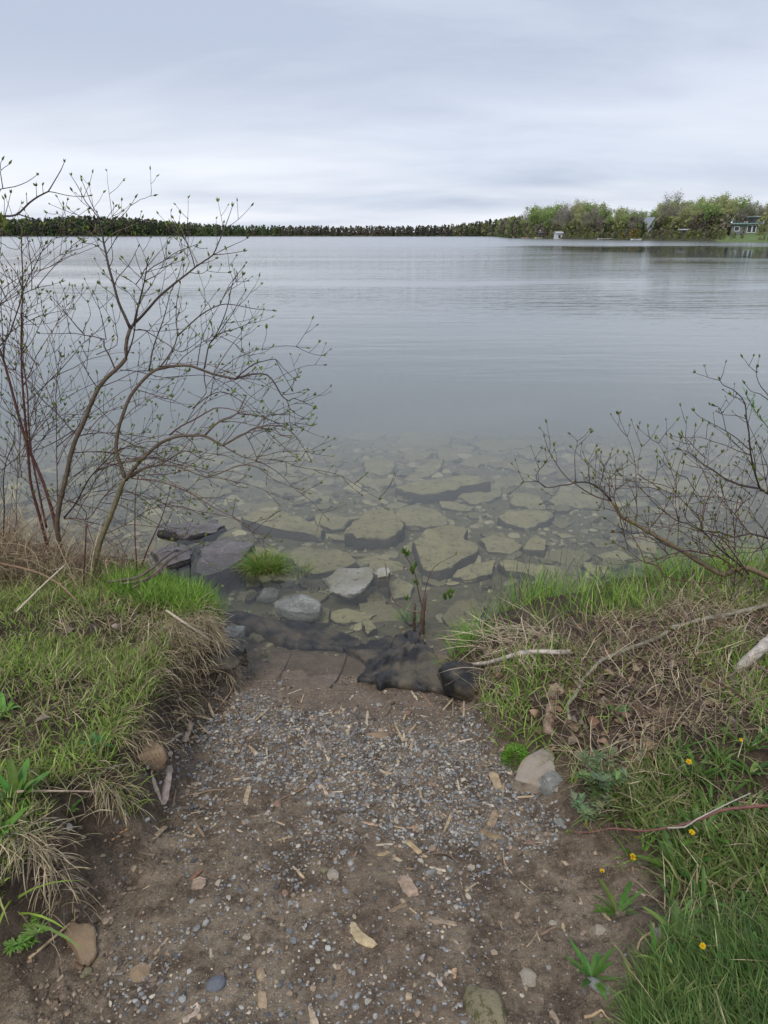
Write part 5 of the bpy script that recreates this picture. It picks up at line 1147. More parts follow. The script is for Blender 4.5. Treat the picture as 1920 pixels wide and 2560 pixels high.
# trunk B (right, olive) and its two limbs
sh.line(zp('c', '790,2150 820,2080 870,1950 940,1700 1000,1560 1060,1400 1110,1260 1150,1160'), .0145, .011, 'trunk:right', OL, Y0, .02, 0)
sh.line(zp('c', '1150,1160 1120,1060 1080,950 1070,850 1100,680 1140,560 1200,410 1290,290 1380,200 1475,150') + zp('b', '470,1375 600,1380 760,1440 960,1485'), .0098, .005, 'limb:a', BR, None, .12, 1)
sh.line(zp('b', '960,1485 1100,1445 1220,1450 1290,1530 1340,1620 1400,1665 1440,1645 1520,1675 1610,1715'), .0045, .0013, 'branch:a', DK, None, -.2)
sh.line(zp('b', '1380,1655 1410,1740 1405,1820 1420,1890'), .002, .0012, 'branch:b', DK, None, .1)
sh.line(zp('b', '1410,1730 1470,1780 1550,1815'), .0018, .0012, 'branch:c', DK)
sh.line(zp('b', '1340,1620 1410,1560 1460,1480 1480,1420'), .0018, .0012, 'branch:d', DK)
sh.line(zp('b', '1350,1615 1440,1605 1520,1580'), .0016, .001, 'branch:e', DK)
sh.line(zp('b', '960,1480 1030,1420 1110,1360 1200,1335 1290,1320 1340,1380 1440,1480'), .0035, .0012, 'branch:f', DK, None, .2)
sh.line(zp('b', '1290,1320 1350,1440 1420,1560'), .0018, .0012, 'branch:g', DK)
sh.line(zp('b', '1000,1480 1100,1485 1190,1485'), .0022, .0015, 'branch:h', DK)
sh.line(zp('b', '700,1400 720,1290 745,1190 830,1110 900,1085 1010,1050 1110,1000'), .004, .0012, 'branch:i', DK, None, .3)
sh.line(zp('b', '745,1190 800,1110 860,980 900,850 930,700 960,640 1040,530'), .003, .0012, 'branch:j', DK, None, -.3)
sh.line(zp('b', '800,1130 850,1060 940,930 980,850 1040,760'), .0022, .001, 'branch:k', DK)
sh.line(zp('b', '830,1130 900,1165 960,1200 1060,1290 1160,1385'), .0018, .001, 'branch:l', DK)
sh.line(zp('b', '640,1380 665,1220 690,1120 760,980 830,860'), .0025, .0012, 'branch:m', DK, None, .4)
sh.line(zp('b', '700,1410 700,1500 715,1600 640,1690 560,1830'), .0028, .0015, 'branch:n', DK, None, -.4)
sh.line(zp('b', '780,1430 860,1300 930,1200 1000,1110 1010,1080'), .0022, .001, 'branch:o', RD)
sh.line(zp('b', '900,1480 980,1530 1060,1610 1160,1670'), .002, .001, 'branch:p', DK, None, -.5)
sh.line(zp('b', '830,1440 900,1400 960,1350 1010,1260'), .0018, .001, 'branch:q', DK)
sh.line(zp('c', '1160,1180 1200,1120 1270,1030 1350,950 1475,840') + zp('b', '480,1960 600,1955 700,1955 800,2010 850,2035 960,1975 1050,1930 1120,1890 1250,1870 1350,1880 1430,1930 1500,2020 1580,2150'), .0095, .0013, 'limb:b', BR, None, -.12, 1)
sh.line(zp('b', '700,1955 760,1890 820,1840 900,1810 970,1770 1010,1700 1050,1620'), .0055, .003, 'branch:r', BR, None, .35)
sh.line(zp('b', '970,1770 1050,1780 1130,1785 1240,1820 1350,1880'), .003, .0015, 'branch:s', DK, None, -.3)
sh.line(zp('b', '1120,1890 1200,1895 1290,1910 1340,1950 1400,1955'), .0028, .002, 'branch:t', RD)
sh.line(zp('b', '1200,1910 1300,1990 1370,2060 1450,2110'), .0018, .001, 'branch:u', DK)
sh.line(zp('b', '1040,1945 1090,2030 1130,2130 1135,2157'), .0018, .001, 'branch:v', RD)
sh.line(zp('b', '410,1950 500,1880 600,1830 740,1750 800,1725 900,1730 1000,1760 1110,1790'), .0038, .0013, 'branch:w', RD, None, -.5)
sh.line(zp('b', '600,1730 700,1650 790,1600 870,1595 960,1640 1050,1700 1120,1770'), .0028, .0012, 'branch:x', DK, 3.25, .2)
sh.line(zp('b', '850,2030 920,1950 1000,1850 1100,1830 1180,1740'), .002, .001, 'branch:y', DK)
sh.line(zp('c', '1170,1170 1300,1080 1400,1050 1475,1040') + zp('b', '540,2080 640,2130 760,2157'), .006, .0015, 'limb:c', BR, None, -.3)
sh.line(zp('3', '680,610 760,560 880,545 980,575 1060,605 1110,600 1250,545 1340,555 1420,620') if '3' in ZN else [(328, 1194), (366, 1170), (424, 1163), (472, 1177), (511, 1192), (535, 1189), (603, 1163), (646, 1168), (685, 1199), (770, 1232)], .0045, .0012, 'branch:z', BR, None, -.3)
sh.line([(330, 1196), (400, 1205), (450, 1220), (500, 1245), (520, 1270)], .0025, .001, 'branch:aa', RD)
# trunk A (left) and its limbs
sh.line(zp('c', '600,2000 550,1800 525,1600 545,1420 580,1270 610,1150 650,960 700,800 770,650 850,450 910,330 980,240 1060,170 1160,60') + zp('a', '1305,2050 1315,1950 1350,1830'), .0135, .0078, 'trunk:left', BR, Y0 + .12, -.02, 0)
sh.line(zp('a', '1350,1830 1290,1690 1230,1560 1180,1370 1130,1200 1100,1050 1075,940 1065,860 1050,790'), .007, .003, 'limb:d', DK, None, .1)
sh.line(zp('a', '1050,790 1040,720 960,600 890,520 840,420 790,330 740,250'), .003, .0012, 'branch:ab', DK, None, .25)
sh.line(zp('a', '1045,700 1010,640 960,560 915,450 880,370 855,310'), .0022, .001, 'branch:ac', DK, None, -.3)
sh.line(zp('a', '1060,850 960,770 870,690 800,650 725,600'), .0022, .001, 'branch:ad', DK)
sh.line(zp('a', '1070,940 1000,890 900,820 760,740 680,690 600,640'), .0022, .001, 'branch:ae', DK)
sh.line(zp('a', '1110,1060 1030,990 960,955 850,940 820,910'), .002, .001, 'branch:af', DK)
sh.line(zp('a', '1070,780 1120,770 1210,710 1290,640 1350,560 1400,480'), .0022, .001, 'branch:ag', DK)
sh.line(zp('a', '1080,950 1130,880 1220,820 1330,780 1420,740 1470,690'), .0024, .001, 'branch:ah', OL, None, -.3)
sh.line(zp('a', '1110,1050 1160,970 1210,880 1270,800 1310,680'), .002, .001, 'branch:ai', DK)
sh.line(zp('a', '1060,780 1100,700 1140,640 1190,570'), .0018, .001, 'branch:aj', DK)
sh.line(zp('a', '1130,1200 1170,1110 1160,1000 1155,890'), .0018, .001, 'branch:ak', DK)
sh.line(zp('a', '1190,1370 1230,1290 1330,1180 1400,1050 1430,990'), .0022, .001, 'branch:al', DK)
sh.line(zp('a', '1400,1050 1430,1160 1470,1260 1500,1320'), .0016, .001, 'branch:am', DK)
sh.line(zp('a', '1180,1370 1120,1300 1085,1250'), .0016, .001, 'branch:an', DK)
sh.line(zp('a', '1220,1530 1150,1460 1090,1420 1040,1375'), .0018, .001, 'branch:ao', DK)
sh.line(zp('a', '1350,1830 1400,1770 1470,1700 1560,1600 1659,1490') + zp('b', '480,670 560,610 620,560 700,505 770,455 810,370 860,250 895,160 930,60'), .007, .0012, 'limb:e', DK, None, .15)
sh.line(zp('b', '770,455 850,450 930,440 1020,425'), .0022, .0012, 'branch:ap', DK)
sh.line(zp('b', '580,600 660,612 700,600 740,570'), .0016, .001, 'branch:aq', DK)
sh.line(zp('b', '630,540 690,525 750,510 790,490'), .0016, .001, 'branch:ar', DK)
sh.line(zp('b', '640,520 600,440 560,360 530,280 500,220'), .002, .001, 'branch:as', OL)
sh.line(zp('b', '540,600 575,520 560,470 520,390 495,320 470,220'), .002, .001, 'branch:at', OL)
sh.line(zp('a', '1390,1800 1420,1650 1450,1540 1500,1330 1520,1200 1530,1130'), .0055, .0015, 'limb:f', DK, None, -.35)
sh.line(zp('b', '205,670 290,630 360,580 450,500'), .0022, .001, 'branch:au', DK)
sh.line(zp('b', '200,665 120,600 60,530 30,490'), .002, .001, 'branch:av', DK)
sh.line(zp('b', '215,580 240,510 265,465'), .0015, .001, 'branch:aw', DK)
sh.line(zp('b', '180,760 130,700 60,650'), .0016, .001, 'branch:ax', DK)
sh.line(zp('b', '150,880 90,790 45,745'), .0016, .001, 'branch:ay', DK)
sh.line(zp('b', '50,1310 100,1180 120,1080 150,900'), .004, .002, 'branch:az', DK, None, -.4)
sh.line(zp('b', '240,1420 270,1250 300,1150 350,1020 385,900 420,760 480,640 520,500'), .004, .0012, 'branch:ba', DK, None, .5)
sh.line(zp('b', '330,1390 430,1250 475,1130 465,1000 470,850 500,700'), .0038, .0012, 'branch:bb', BR, None, -.2)
sh.line(zp('b', '475,1130 560,1050 650,970 740,910 830,870 920,865 1050,890 1130,905 1260,915'), .0035, .0012, 'branch:bc', DK, None, .2)
sh.line(zp('b', '830,865 870,780 910,700 970,620'), .0022, .001, 'branch:bd', DK)
sh.line(zp('b', '760,920 740,870 700,820 665,760'), .0016, .001, 'branch:be', DK)
sh.line(zp('b', '120,1080 200,1080 270,1120 400,1200 470,1250 540,1250 640,1180 680,1140'), .0026, .001, 'branch:bf', DK, None, -.4)
sh.line(zp('b', '150,1070 300,1090 460,1075 530,1070'), .0018, .001, 'branch:bg', DK)
sh.line(zp('b', '540,990 600,1070 680,1150 740,1210'), .0018, .001, 'branch:bh', DK)
sh.line(zp('b', '0,1410 130,1420 300,1460 420,1480 500,1460 550,1430'), .0022, .001, 'branch:bi', DK, 3.45)
sh.line(zp('c', '1060,160 1040,110 1000,20 960,-50') + zp('a', '1080,1940 1070,1940 960,1910 870,1900 770,1880 580,1885 420,1880'), .004, .0012, 'branch:bj', DK, None, .25)
sh.line(zp('a', '870,1890 780,1790 700,1690 600,1570 500,1460'), .0028, .001, 'branch:bk', DK, None, -.3)
sh.line(zp('a', '720,1880 700,1740 680,1640 660,1545'), .0018, .001, 'branch:bl', DK)
sh.line(zp('a', '860,1870 890,1790 940,1690 910,1560'), .002, .001, 'branch:bm', DK)
sh.line(zp('a', '1100,1950 1080,1820 1050,1700 1010,1545'), .0022, .001, 'branch:bn', DK)
sh.line(zp('a', '1000,2100 1210,2000 1205,1850 1190,1740 1165,1620'), .0022, .001, 'branch:bo', DK, 3.3)
sh.line(zp('c', '590,1530 700,1390 820,1170 960,1020 1060,920 1200,870 1330,880 1475,960'), .0045, .0015, 'limb:g', DK, Y0 + .15, -.3)
sh.line(zp('c', '590,1540 700,1530 780,1550 850,1500 960,1330 1090,1230'), .0035, .0012, 'branch:bp', RD, Y0 + .1, .1)
sh.line(zp('c', '780,1560 800,1480 690,1390 600,1360 500,1290'), .002, .001, 'branch:bq', DK)
sh.line(zp('c', '700,760 600,650 500,540 380,430 260,270 100,120'), .0035, .001, 'branch:br', DK, None, .5)
sh.line(zp('c', '740,770 850,750 960,745 1080,750 1250,770 1400,790'), .003, .0012, 'branch:bs', DK, None, -.1)
sh.line(zp('c', '860,480 950,560 1060,680 1100,730'), .002, .001, 'branch:bt', DK)
sh.line(zp('c', '900,330 820,220 770,110 720,20'), .0022, .001, 'branch:bu', DK)
sh.line(zp('c', '650,930 850,920 1000,930 1200,960 1475,1000'), .0025, .001, 'branch:bv', DK, None, .4)
sh.line(zp('c', '680,720 560,800 400,880 280,920 100,1020 0,1100'), .0028, .001, 'branch:bw', DK, None, .4)
sh.line(zp('c', '590,1340 620,1200 760,1090 900,1040 1080,1030 1250,1010'), .002, .001, 'branch:bx', DK)
sh.line(zp('c', '960,1680 1100,1620 1250,1530 1400,1420 1475,1330'), .002, .001, 'branch:by', DK)
sh.line(zp('c', '960,1700 1050,1790 1200,1700 1350,1690 1475,1680'), .002, .001, 'branch:bz', RD)
sh.line(zp('c', '880,1820 830,1680 790,1570 700,1460 560,1330'), .0025, .001, 'branch:ca', RD)
arcs(sh, 60, [(150, 980), (420, 900), (560, 960), (700, 1100), (560, 1250), (330, 1330), (200, 1400), (120, 1300)], (-25, 70), (90, 330), 'branch:arc', [RD, DK, (.13, .06, .05)], 61, .8)
arcs(sh, 12, [(250, 500), (600, 560), (700, 900), (300, 950)], (20, 120), (60, 170), 'branch:arc', [DK], 63, .2)
sh.twigs(.045, (.04, .17), col=DK, maxr=.0065, prob=.42, r0=.0013)
merged = {}
def merge_branches(s):
    """traced thin shoots grow together into one 'branches' part; trunks and limbs stay parts of their own"""
    big = {}; tw = s.parts.get('twigs', MB())
    for k, mb in s.parts.items():
        if k.startswith('branch'):
            off = tw.n; tw.v += mb.v; tw.c += mb.c; tw.f += [tuple(i + off for i in f) for f in mb.f]; tw.n += mb.n
        elif k != 'twigs': big[k] = mb
    big['twigs'] = tw; s.parts = big
merge_branches(sh)
sh.build('tall budding shrub with two thick brown trunks leaning right over the water', mats={'trunk:right': M_BARK, 'trunk:left': M_BARK, 'limb:a': M_BARK, 'limb:b': M_BARK, 'limb:c': M_BARK})
# --- red-stemmed shrub at the left
b1 = base_of(128, 1425); Y1 = b1[1]
s2 = Shrub('shrub', b1, 2); s2.budpal = BUDS
s2.line(zp('c', '570,1950 540,1760 500,1540 440,1330 400,1210 340,1060 260,880 190,650 130,430 80,240 20,30') + zp('a', '0,2060 0,2040'), .0095, .005, 'stem:a', RD, Y1, .05, 1)
s2.line(zp('c', '470,1920 420,1720 360,1500 310,1320 280,1180 265,1000 250,850 235,650 215,400 200,180 200,30') + zp('a', '220,2000 225,1700 235,1450 235,1250 225,1050 225,900 230,800'), .0085, .002, 'stem:b', RD, Y1 + .05, -.05, 1)
s2.line(zp('c', '430,1620 380,1400 330,1150 290,950 270,750 260,600 255,400 230,200 200,60'), .006, .003, 'stem:c', RD, Y1 + .1, .1, 1)
s2.line(zp('a', '235,1450 300,1300 360,1180 410,1080 470,960'), .0026, .0012, 'branch:a', DK)
s2.line(zp('a', '240,1470 330,1430 420,1400 530,1380 630,1345'), .0022, .001, 'branch:b', DK)
s2.line(zp('a', '225,1450 130,1510 20,1570 0,1580'), .002, .001, 'branch:c', DK)
s2.line(zp('a', '0,2010 90,1900 130,1800 170,1680 210,1560 225,1470'), .0035, .0025, 'branch:d', DK)
s2.line(zp('a', '0,1570 80,1470 150,1410 215,1330'), .002, .001, 'branch:e', DK)
s2.line(zp('a', '40,2157 30,1950 20,1750 10,1600 20,1370'), .0025, .001, 'branch:f', DK, 3.2)
s2.line(zp('c', '240,260 320,170 390,80 430,20'), .0022, .001, 'branch:g', RD)
s2.line(zp('c', '240,470 350,370 480,240 570,150 640,70 700,0') + zp('a', '820,2020 940,1920 1040,1820 1110,1730'), .0028, .001, 'branch:h', DK, None, -.3)
s2.line(zp('c', '270,830 380,680 480,560 560,470 610,420'), .0022, .001, 'branch:i', DK)
s2.line(zp('c', '290,900 400,790 460,730 490,640'), .0018, .001, 'branch:j', DK)
s2.line(zp('c', '140,490 0,420'), .0016, .001, 'branch:k', DK)
s2.line(zp('c', '180,640 90,560 0,490'), .0018, .001, 'branch:l', DK)
s2.line(zp('c', '290,1230 200,1150 100,1030 0,900'), .0022, .001, 'branch:m', RD)
s2.line(zp('c', '255,690 380,640 490,600 560,540'), .0018, .001, 'branch:n', DK)
s2.line(zp('c', '250,580 330,540 440,500 560,450'), .0018, .001, 'branch:o', DK)
s2.line(zp('a', '220,2100 330,1960 400,1820 460,1710'), .0022, .001, 'branch:p', DK, 3.35)
s2.line(zp('c', '250,960 150,980 60,1050 0,1120'), .0022, .001, 'branch:q', DK)
s2.line(zp('a', '215,2000 130,1930 0,1880'), .0016, .001, 'branch:r', DK)
s2.line(zp('c', '370,1370 450,1330 560,1330 700,1400'), .0022, .001, 'branch:s', RD)
s2.line(zp('c', '30,1700 40,1400 30,1200 60,1000 120,850 135,760'), .004, .002, 'stem:d', (.05, .045, .045), Y1 + .1, 0, 1)
s2.line(zp('c', '160,1600 150,1350 170,1100 180,900 170,700'), .002, .001, 'branch:t', RD, 3.4)
s2.line(zp('c', '540,1650 530,1300 525,1050 520,700 515,400 530,180 555,30'), .0028, .0014, 'branch:u', RD, 3.5, 0)
arcs(s2, 50, [(-10, 700), (220, 700), (230, 1350), (-10, 1350)], (20, 150), (120, 330), 'branch:arc', [RD, DK, (.12, .06, .05)], 62, .35)
s2.twigs(.05, (.05, .20), col=DK, prob=.5, r0=.0013)
merge_branches(s2)
s2.build('red stemmed budding shrub at the left edge, its shoots rising to the skyline', mats={'stem:a': M_BARK, 'stem:b': M_BARK})
# --- branch reaching in from outside the left edge
s3 = Shrub('shrub', (-3.6, 3.1, T(-3.6, 3.1)), 3); s3.budpal = BUDS
s3.line([(-420, 1500), (-380, 1200), (-300, 900), (-200, 700), (-90, 580), (-20, 545)], .014, .005, 'stem:a', BR, 3.1, 0, 0)
s3.line([(-20, 545)] + zp('a', '0,665 100,665 190,640 300,530 400,460 500,410'), .005, .003, 'branch:a', DK, None, 0)
s3.line(zp('a', '500,410 560,310 630,190 665,110'), .0025, .0012, 'branch:b', DK)
s3.line(zp('a', '500,410 570,420 670,445 800,462 920,455'), .002, .001, 'branch:c', DK)
s3.line(zp('a', '190,645 300,680 400,710 500,750 600,770 700,840 820,890'), .0025, .001, 'branch:d', DK)
s3.line(zp('a', '600,770 640,680 655,600'), .0014, .001, 'branch:e', DK)
s3.line([(-20, 545)] + zp('a', '-10,420 30,380 150,360 280,310 380,240'), .003, .001, 'branch:f', DK)
s3.line(zp('a', '30,380 10,250 10,190 90,130'), .002, .001, 'branch:g', DK)
s3.line(zp('a', '10,190 5,120 20,90'), .0016, .001, 'branch:h', DK)
s3.line(zp('a', '50,660 80,560 110,430'), .0016, .001, 'branch:i', DK)
s3.line(zp('a', '40,665 45,570 45,500'), .0014, .001, 'branch:j', DK)
s3.line(zp('a', '280,540 275,450'), .0014, .001, 'branch:k', DK)
s3.line(zp('a', '380,470 375,360'), .0014, .001, 'branch:l', DK)
s3.line(zp('a', '450,440 440,350'), .0014, .001, 'branch:m', DK)
s3.line([(-200, 700), (-60, 600)] + zp('a', '0,810 90,850 180,885'), .003, .0012, 'branch:n', DK, None, 0)
s3.line([(-200, 700), (-60, 620)] + zp('a', '0,940 80,990 180,1010 220,980'), .002, .001, 'branch:o', DK, None, 0)
for q in zp('a', '10,690 30,720 20,760 40,800 15,740 50,740'):
    P_ = Vector([float(v) for v in at_y(q[0], q[1], 3.1 + rnd.uniform(-.05, .05))]); s3.budcluster(P_, Vector((0, 0, 1)), 1.6, 7)
merge_branches(s3)
s3.build('budding branch reaching in at skyline height from beyond the left edge')
# --- thin upright red shoot
b4 = base_of(212, 1475)
s4 = Shrub('sapling', b4, 4); s4.budpal = BUDS
s4.line(zp('c', '770,2212 775,2000 790,1750 795,1580'), .0045, .003, 'stem', RD, b4[1], 0, 0)
s4.build('single dark red shoot standing in front of the brown trunk', 'sapling')
b5 = base_of(343, 1455)
s5 = Shrub('sapling', b5, 5); s5.budpal = BUDS
s5.line(zp('c', '1265,2150 1260,1950 1245,1700 1245,1450 1250,1280 1270,1180'), .0042, .0015, 'stem', RD, b5[1], 0, 1)
s5.line(zp('c', '1290,2050 1330,1900 1400,1730 1475,1570') + zp('3', '850,800 870,680 900,600') if '3' in ZN else zp('c', '1290,2050 1330,1900 1400,1730 1475,1570') + [(412, 1270), (425, 1225)], .005, .0015, 'stem', RD, b5[1] + .05, .1, 1)
s5.build('pair of thin red shoots rising between the trunks and the dark flaky rock', 'sapling')
# dead stems bundle leaning out to the water
stick('dead_cane', [(270, 1455, .05), (350, 1440, .10), (410, 1395, .16), (450, 1370, .18), (520, 1345, .16), (590, 1318, .14)], .007, .003, (.13, .10, .085), 'longest of the grey dead stems sweeping from the left bank toward the flaky rock', 'stem')
stick('dead_cane', [(300, 1460, .05), (370, 1445, .09), (430, 1395, .13), (490, 1365, .14), (560, 1335, .13)], .006, .003, (.16, .12, .10), 'grey dead stem just below the longest one at the left bank', 'stem')
stick('dead_cane', [(330, 1470, .05), (385, 1440, .08), (415, 1410, .11), (455, 1385, .12), (540, 1362, .11)], .005, .002, (.20, .15, .12), 'thinnest dead stem of the bunch left of the purple rock', 'stem')
stick('dead_cane', [(0, 1408, .12), (90, 1430, .14), (150, 1462, .12), (190, 1500, .08)], .005, .003, (.25, .16, .1), 'brown bent cane crossing the grass at the far left', 'stem')
stick('dead_cane', [(40, 1530, .06), (100, 1470, .12), (165, 1410, .18)], .004, .003, (.48, .40, .30), 'pale straight cane leaning over the grass at the far left', 'stem')
# --- right-hand shrub
b6 = [float(v) for v in at_y(2060, 1560, 2.95)]; b6[2] = T(b6[0], b6[1])
s6 = Shrub('shrub', b6, 6); s6.budpal = [(.28, .34, .07), (.22, .27, .05), (.35, .38, .10), (.24, .18, .05)]
s6.line([(2060, 1570), (1990, 1520)] + zp('d', '1700,1810 1659,1800 1540,1745 1440,1720 1300,1780 1200,1740 1080,1670 940,1580 800,1500 640,1410 540,1350 440,1300 400,1230 360,1170'), .016, .007, 'limb:a', (.16, .12, .07), 2.95, .12, 1)
s6.line(zp('d', '360,1170 280,1080 180,1020 80,1015 0,1035') + zp('e', '430,790 350,805 300,770 215,770'), .0055, .0015, 'branch:a', DK, None, .1)
s6.line(zp('d', '360,1170 250,1140 150,1090 80,1040 0,985') + zp('e', '430,700 385,630 350,560 335,505'), .004, .0012, 'branch:b', BR, None, -.1)
s6.line(zp('e', '520,770 515,680 515,600 530,530 490,490'), .002, .001, 'branch:c', DK)
s6.line(zp('e', '525,530 570,500 600,465'), .0015, .001, 'branch:d', DK)
s6.line(zp('d', '180,1020 170,940 165,870 130,780'), .002, .001, 'branch:e', DK)
s6.line(zp('d', '165,870 210,820 245,760'), .0014, .001, 'branch:f', DK)
s6.line(zp('d', '260,1060 290,950 300,880 350,820 405,770'), .002, .001, 'branch:g', DK)
s6.line(zp('d', '300,880 270,820 275,780'), .0013, .001, 'branch:h', DK)
s6.line(zp('d', '350,1150 340,1000 370,960 440,880 480,850'), .0022, .001, 'branch:i', RD)
s6.line(zp('e', '340,805 300,770 285,730 335,660') , .0014, .001, 'branch:j', DK)
s6.line(zp('d', '400,1210 380,1110 430,1050 500,1010 580,945 580,860 610,720'), .0024, .001, 'branch:k', RD)
s6.line(zp('d', '580,945 640,990 700,1020 760,1080 830,1150 860,1100 900,1040 935,960 960,860'), .0026, .001, 'branch:l', RD)
s6.line(zp('d', '700,1020 730,960 740,870 740,820'), .0014, .001, 'branch:m', DK)
s6.line(zp('d', '690,1380 780,1270 840,1160'), .003, .002, 'branch:n', RD, None, .2)
s6.line(zp('d', '935,960 880,920 850,880'), .0014, .001, 'branch:o', DK)
s6.line(zp('d', '940,960 990,980 1030,1050 1090,1130 1140,1190 1120,1300 1090,1400'), .0024, .0014, 'branch:p', DK)
s6.line(zp('d', '1100,1420 1130,1250 1180,1100 1270,1020 1260,900'), .0024, .001, 'branch:q', RD)
s6.line(zp('d', '1659,1110 1590,1065 1480,1050 1330,1000 1200,910 1130,870 1060,810 1000,765 940,745'), .006, .001, 'limb:b', DK, 3.0, .1)
s6.line(zp('d', '1150,820 1070,750 1030,700 980,650 935,625'), .002, .001, 'branch:r', DK)
s6.line(zp('d', '1040,700 1050,620 1055,560'), .0014, .001, 'branch:s', DK)
s6.line(zp('d', '975,640 980,560 985,490'), .0014, .001, 'branch:t', DK)
s6.line(zp('d', '1150,780 1160,690 1190,630'), .0014, .001, 'branch:u', DK)
s6.line(zp('d', '1590,1065 1540,900 1510,740 1500,600 1480,480 1470,370 1430,300 1360,240 1290,210 1260,170'), .0045, .0012, 'limb:c', DK, None, -.2)
s6.line(zp('d', '1500,740 1400,650 1310,590 1200,530 1090,470 1050,430'), .0024, .001, 'branch:v', DK)
s6.line(zp('d', '1310,590 1290,490 1260,400 1220,380'), .0015, .001, 'branch:w', DK)
s6.line(zp('d', '1480,490 1390,460 1290,455 1240,430'), .0016, .001, 'branch:x', DK)
s6.line(zp('d', '1470,370 1400,310 1360,290'), .0013, .001, 'branch:y', DK)
s6.line(zp('d', '1659,330 1590,280 1520,260 1470,200'), .0018, .001, 'branch:z', DK, 2.9)
s6.line(zp('d', '1700,380 1659,290 1600,220 1565,140 1563,70'), .0022, .001, 'branch:aa', DK, 2.9)
s6.line(zp('d', '1659,1100 1640,1000 1590,940 1540,880'), .0024, .001, 'branch:ab', DK, 2.9)
s6.line(zp('d', '1640,1000 1659,900 1620,800 1600,740'), .0018, .001, 'branch:ac', DK)
s6.line(zp('d', '1580,1050 1530,1000 1490,940'), .0015, .001, 'branch:ad', DK)
s6.line(zp('d', '1720,1500 1659,1480 1510,1440 1380,1470 1260,1430 1100,1415 1000,1360 900,1330 800,1260 710,1180 620,1080'), .0055, .0015, 'limb:d', DK, 2.9, .2)
s6.line(zp('d', '920,1330 890,1240 850,1160'), .002, .001, 'branch:ae', DK)
s6.line(zp('d', '1500,1430 1400,1300 1320,1210 1240,1120 1160,1020 1110,900'), .003, .001, 'branch:af', RD)
s6.line(zp('d', '1380,1280 1450,1190 1530,1130 1590,1090'), .0022, .001, 'branch:ag', RD)
s6.line(zp('d', '1390,1270 1410,1150 1440,1070'), .0018, .001, 'branch:ah', RD)
s6.line(zp('d', '1370,1290 1380,1430 1385,1600 1350,1700'), .0024, .0015, 'branch:ai', RD)
s6.line(zp('d', '1260,980 1280,1100 1350,1260'), .002, .0012, 'branch:aj', DK)
s6.line(zp('d', '1250,1360 1200,1290 1210,1240'), .0014, .001, 'branch:ak', DK)
s6.line(zp('d', '1450,1720 1350,1640 1250,1560 1130,1430 1090,1400 990,1330 960,1260'), .0045, .0014, 'branch:al', DK)
s6.line(zp('d', '1500,1780 1400,1640 1310,1520 1240,1430 1220,1300'), .004, .0012, 'branch:am', RD)
s6.line(zp('d', '1450,1790 1300,1660 1150,1610 1000,1580 900,1600 820,1620 740,1660 640,1680 570,1640 500,1580 390,1520'), .0045, .001, 'branch:an', RD, None, -.3)
s6.line(zp('d', '500,1580 480,1500 450,1440 390,1430'), .0018, .001, 'branch:ao', DK)
s6.line(zp('d', '830,1610 750,1530 690,1470 600,1465 500,1480 450,1440'), .0022, .001, 'branch:ap', RD)
s6.line(zp('d', '960,1590 820,1540 720,1470 640,1430 530,1440 450,1400 380,1360 320,1320'), .0026, .001, 'branch:aq', DK)
s6.line(zp('d', '430,1270 340,1240 270,1220 240,1190'), .0018, .001, 'branch:ar', DK)
s6.line(zp('d', '640,1680 750,1710 800,1790 900,1820 1050,1845 1260,1850 1240,1720 1100,1500'), .003, .001, 'branch:as', RD, None, -.2)
s6.line(zp('d', '570,1310 570,1200 520,1060 440,960'), .002, .001, 'branch:at', RD)
s6.line(zp('d', '600,1100 540,1160 450,1230'), .0014, .001, 'branch:au', DK)
s6.line(zp('d', '910,1540 915,1400 920,1330'), .0016, .001, 'branch:av', DK)
s6.line(zp('d', '1130,1440 1080,1300 980,1200 900,1100'), .0018, .001, 'branch:aw', DK)
s6.line(zp('d', '1659,1560 1500,1600 1390,1600 1300,1680'), .002, .001, 'branch:ax', DK, 2.85)
s6.line(zp('d', '1560,1420 1600,1560 1659,1680'), .002, .001, 'branch:ay', DK, 2.85)
s6.line(zp('d', '1659,1500 1540,1600 1480,1700 1440,1790'), .0022, .001, 'branch:az', DK, 2.85)
s6.line(zp('d', '1500,1800 1430,1850 1380,1990 1310,1980'), .003, .0015, 'branch:ba', DK, 2.85)
# low arching canes in front of the straw
s6b = Shrub('shrub', [float(v) for v in at_y(2100, 1640, 2.3)][:2] + [.3], 16); s6b.budpal = s6.budpal
s6b.line([(2000, 1560)] + zp('g', '1700,420 1600,400 1500,420 1350,530 1240,580 1130,605 1000,560 900,480 780,400 700,350 620,320'), .0045, .0015, 'branch:bb', (.17, .11, .09), 2.10, 0)
s6b.line(zp('g', '1659,280 1450,240 1300,220 1150,205 1000,190 900,150 800,165 700,160 600,130'), .003, .001, 'branch:bc', RD, 2.45, 0)
s6b.line(zp('g', '1659,700 1560,600 1450,520 1330,440 1210,250 1150,210'), .0035, .0015, 'branch:bd', RD, 1.95, .15)
s6b.line(zp('g', '1130,605 1080,650 1030,730 990,800'), .0025, .001, 'branch:be', RD, None, -.1)
s6b.line(zp('g', '890,480 800,510 680,530 600,500'), .002, .001, 'branch:bf', RD)
s6.line(zp('g', '900,150 840,80 800,10') + zp('e', '700,1370 670,1300'), .002, .001, 'branch:bg', DK, 2.9)
arcs(s6, 42, [(1500, 1250), (1950, 1100), (1950, 1560), (1700, 1560)], (60, 190), (80, 260), 'branch:arc', [RD, DK, (.13, .06, .05)], 64, .4)
s6.twigs(.042, (.035, .13), col=DK, maxr=.006, prob=.4, r0=.0013)
merge_branches(s6)
s6b.twigs(.07, (.03, .08), col=DK, prob=.5, r0=.0012); merge_branches(s6b)
s6b.build('thin reddish canes arching low over the straw of the right bank')
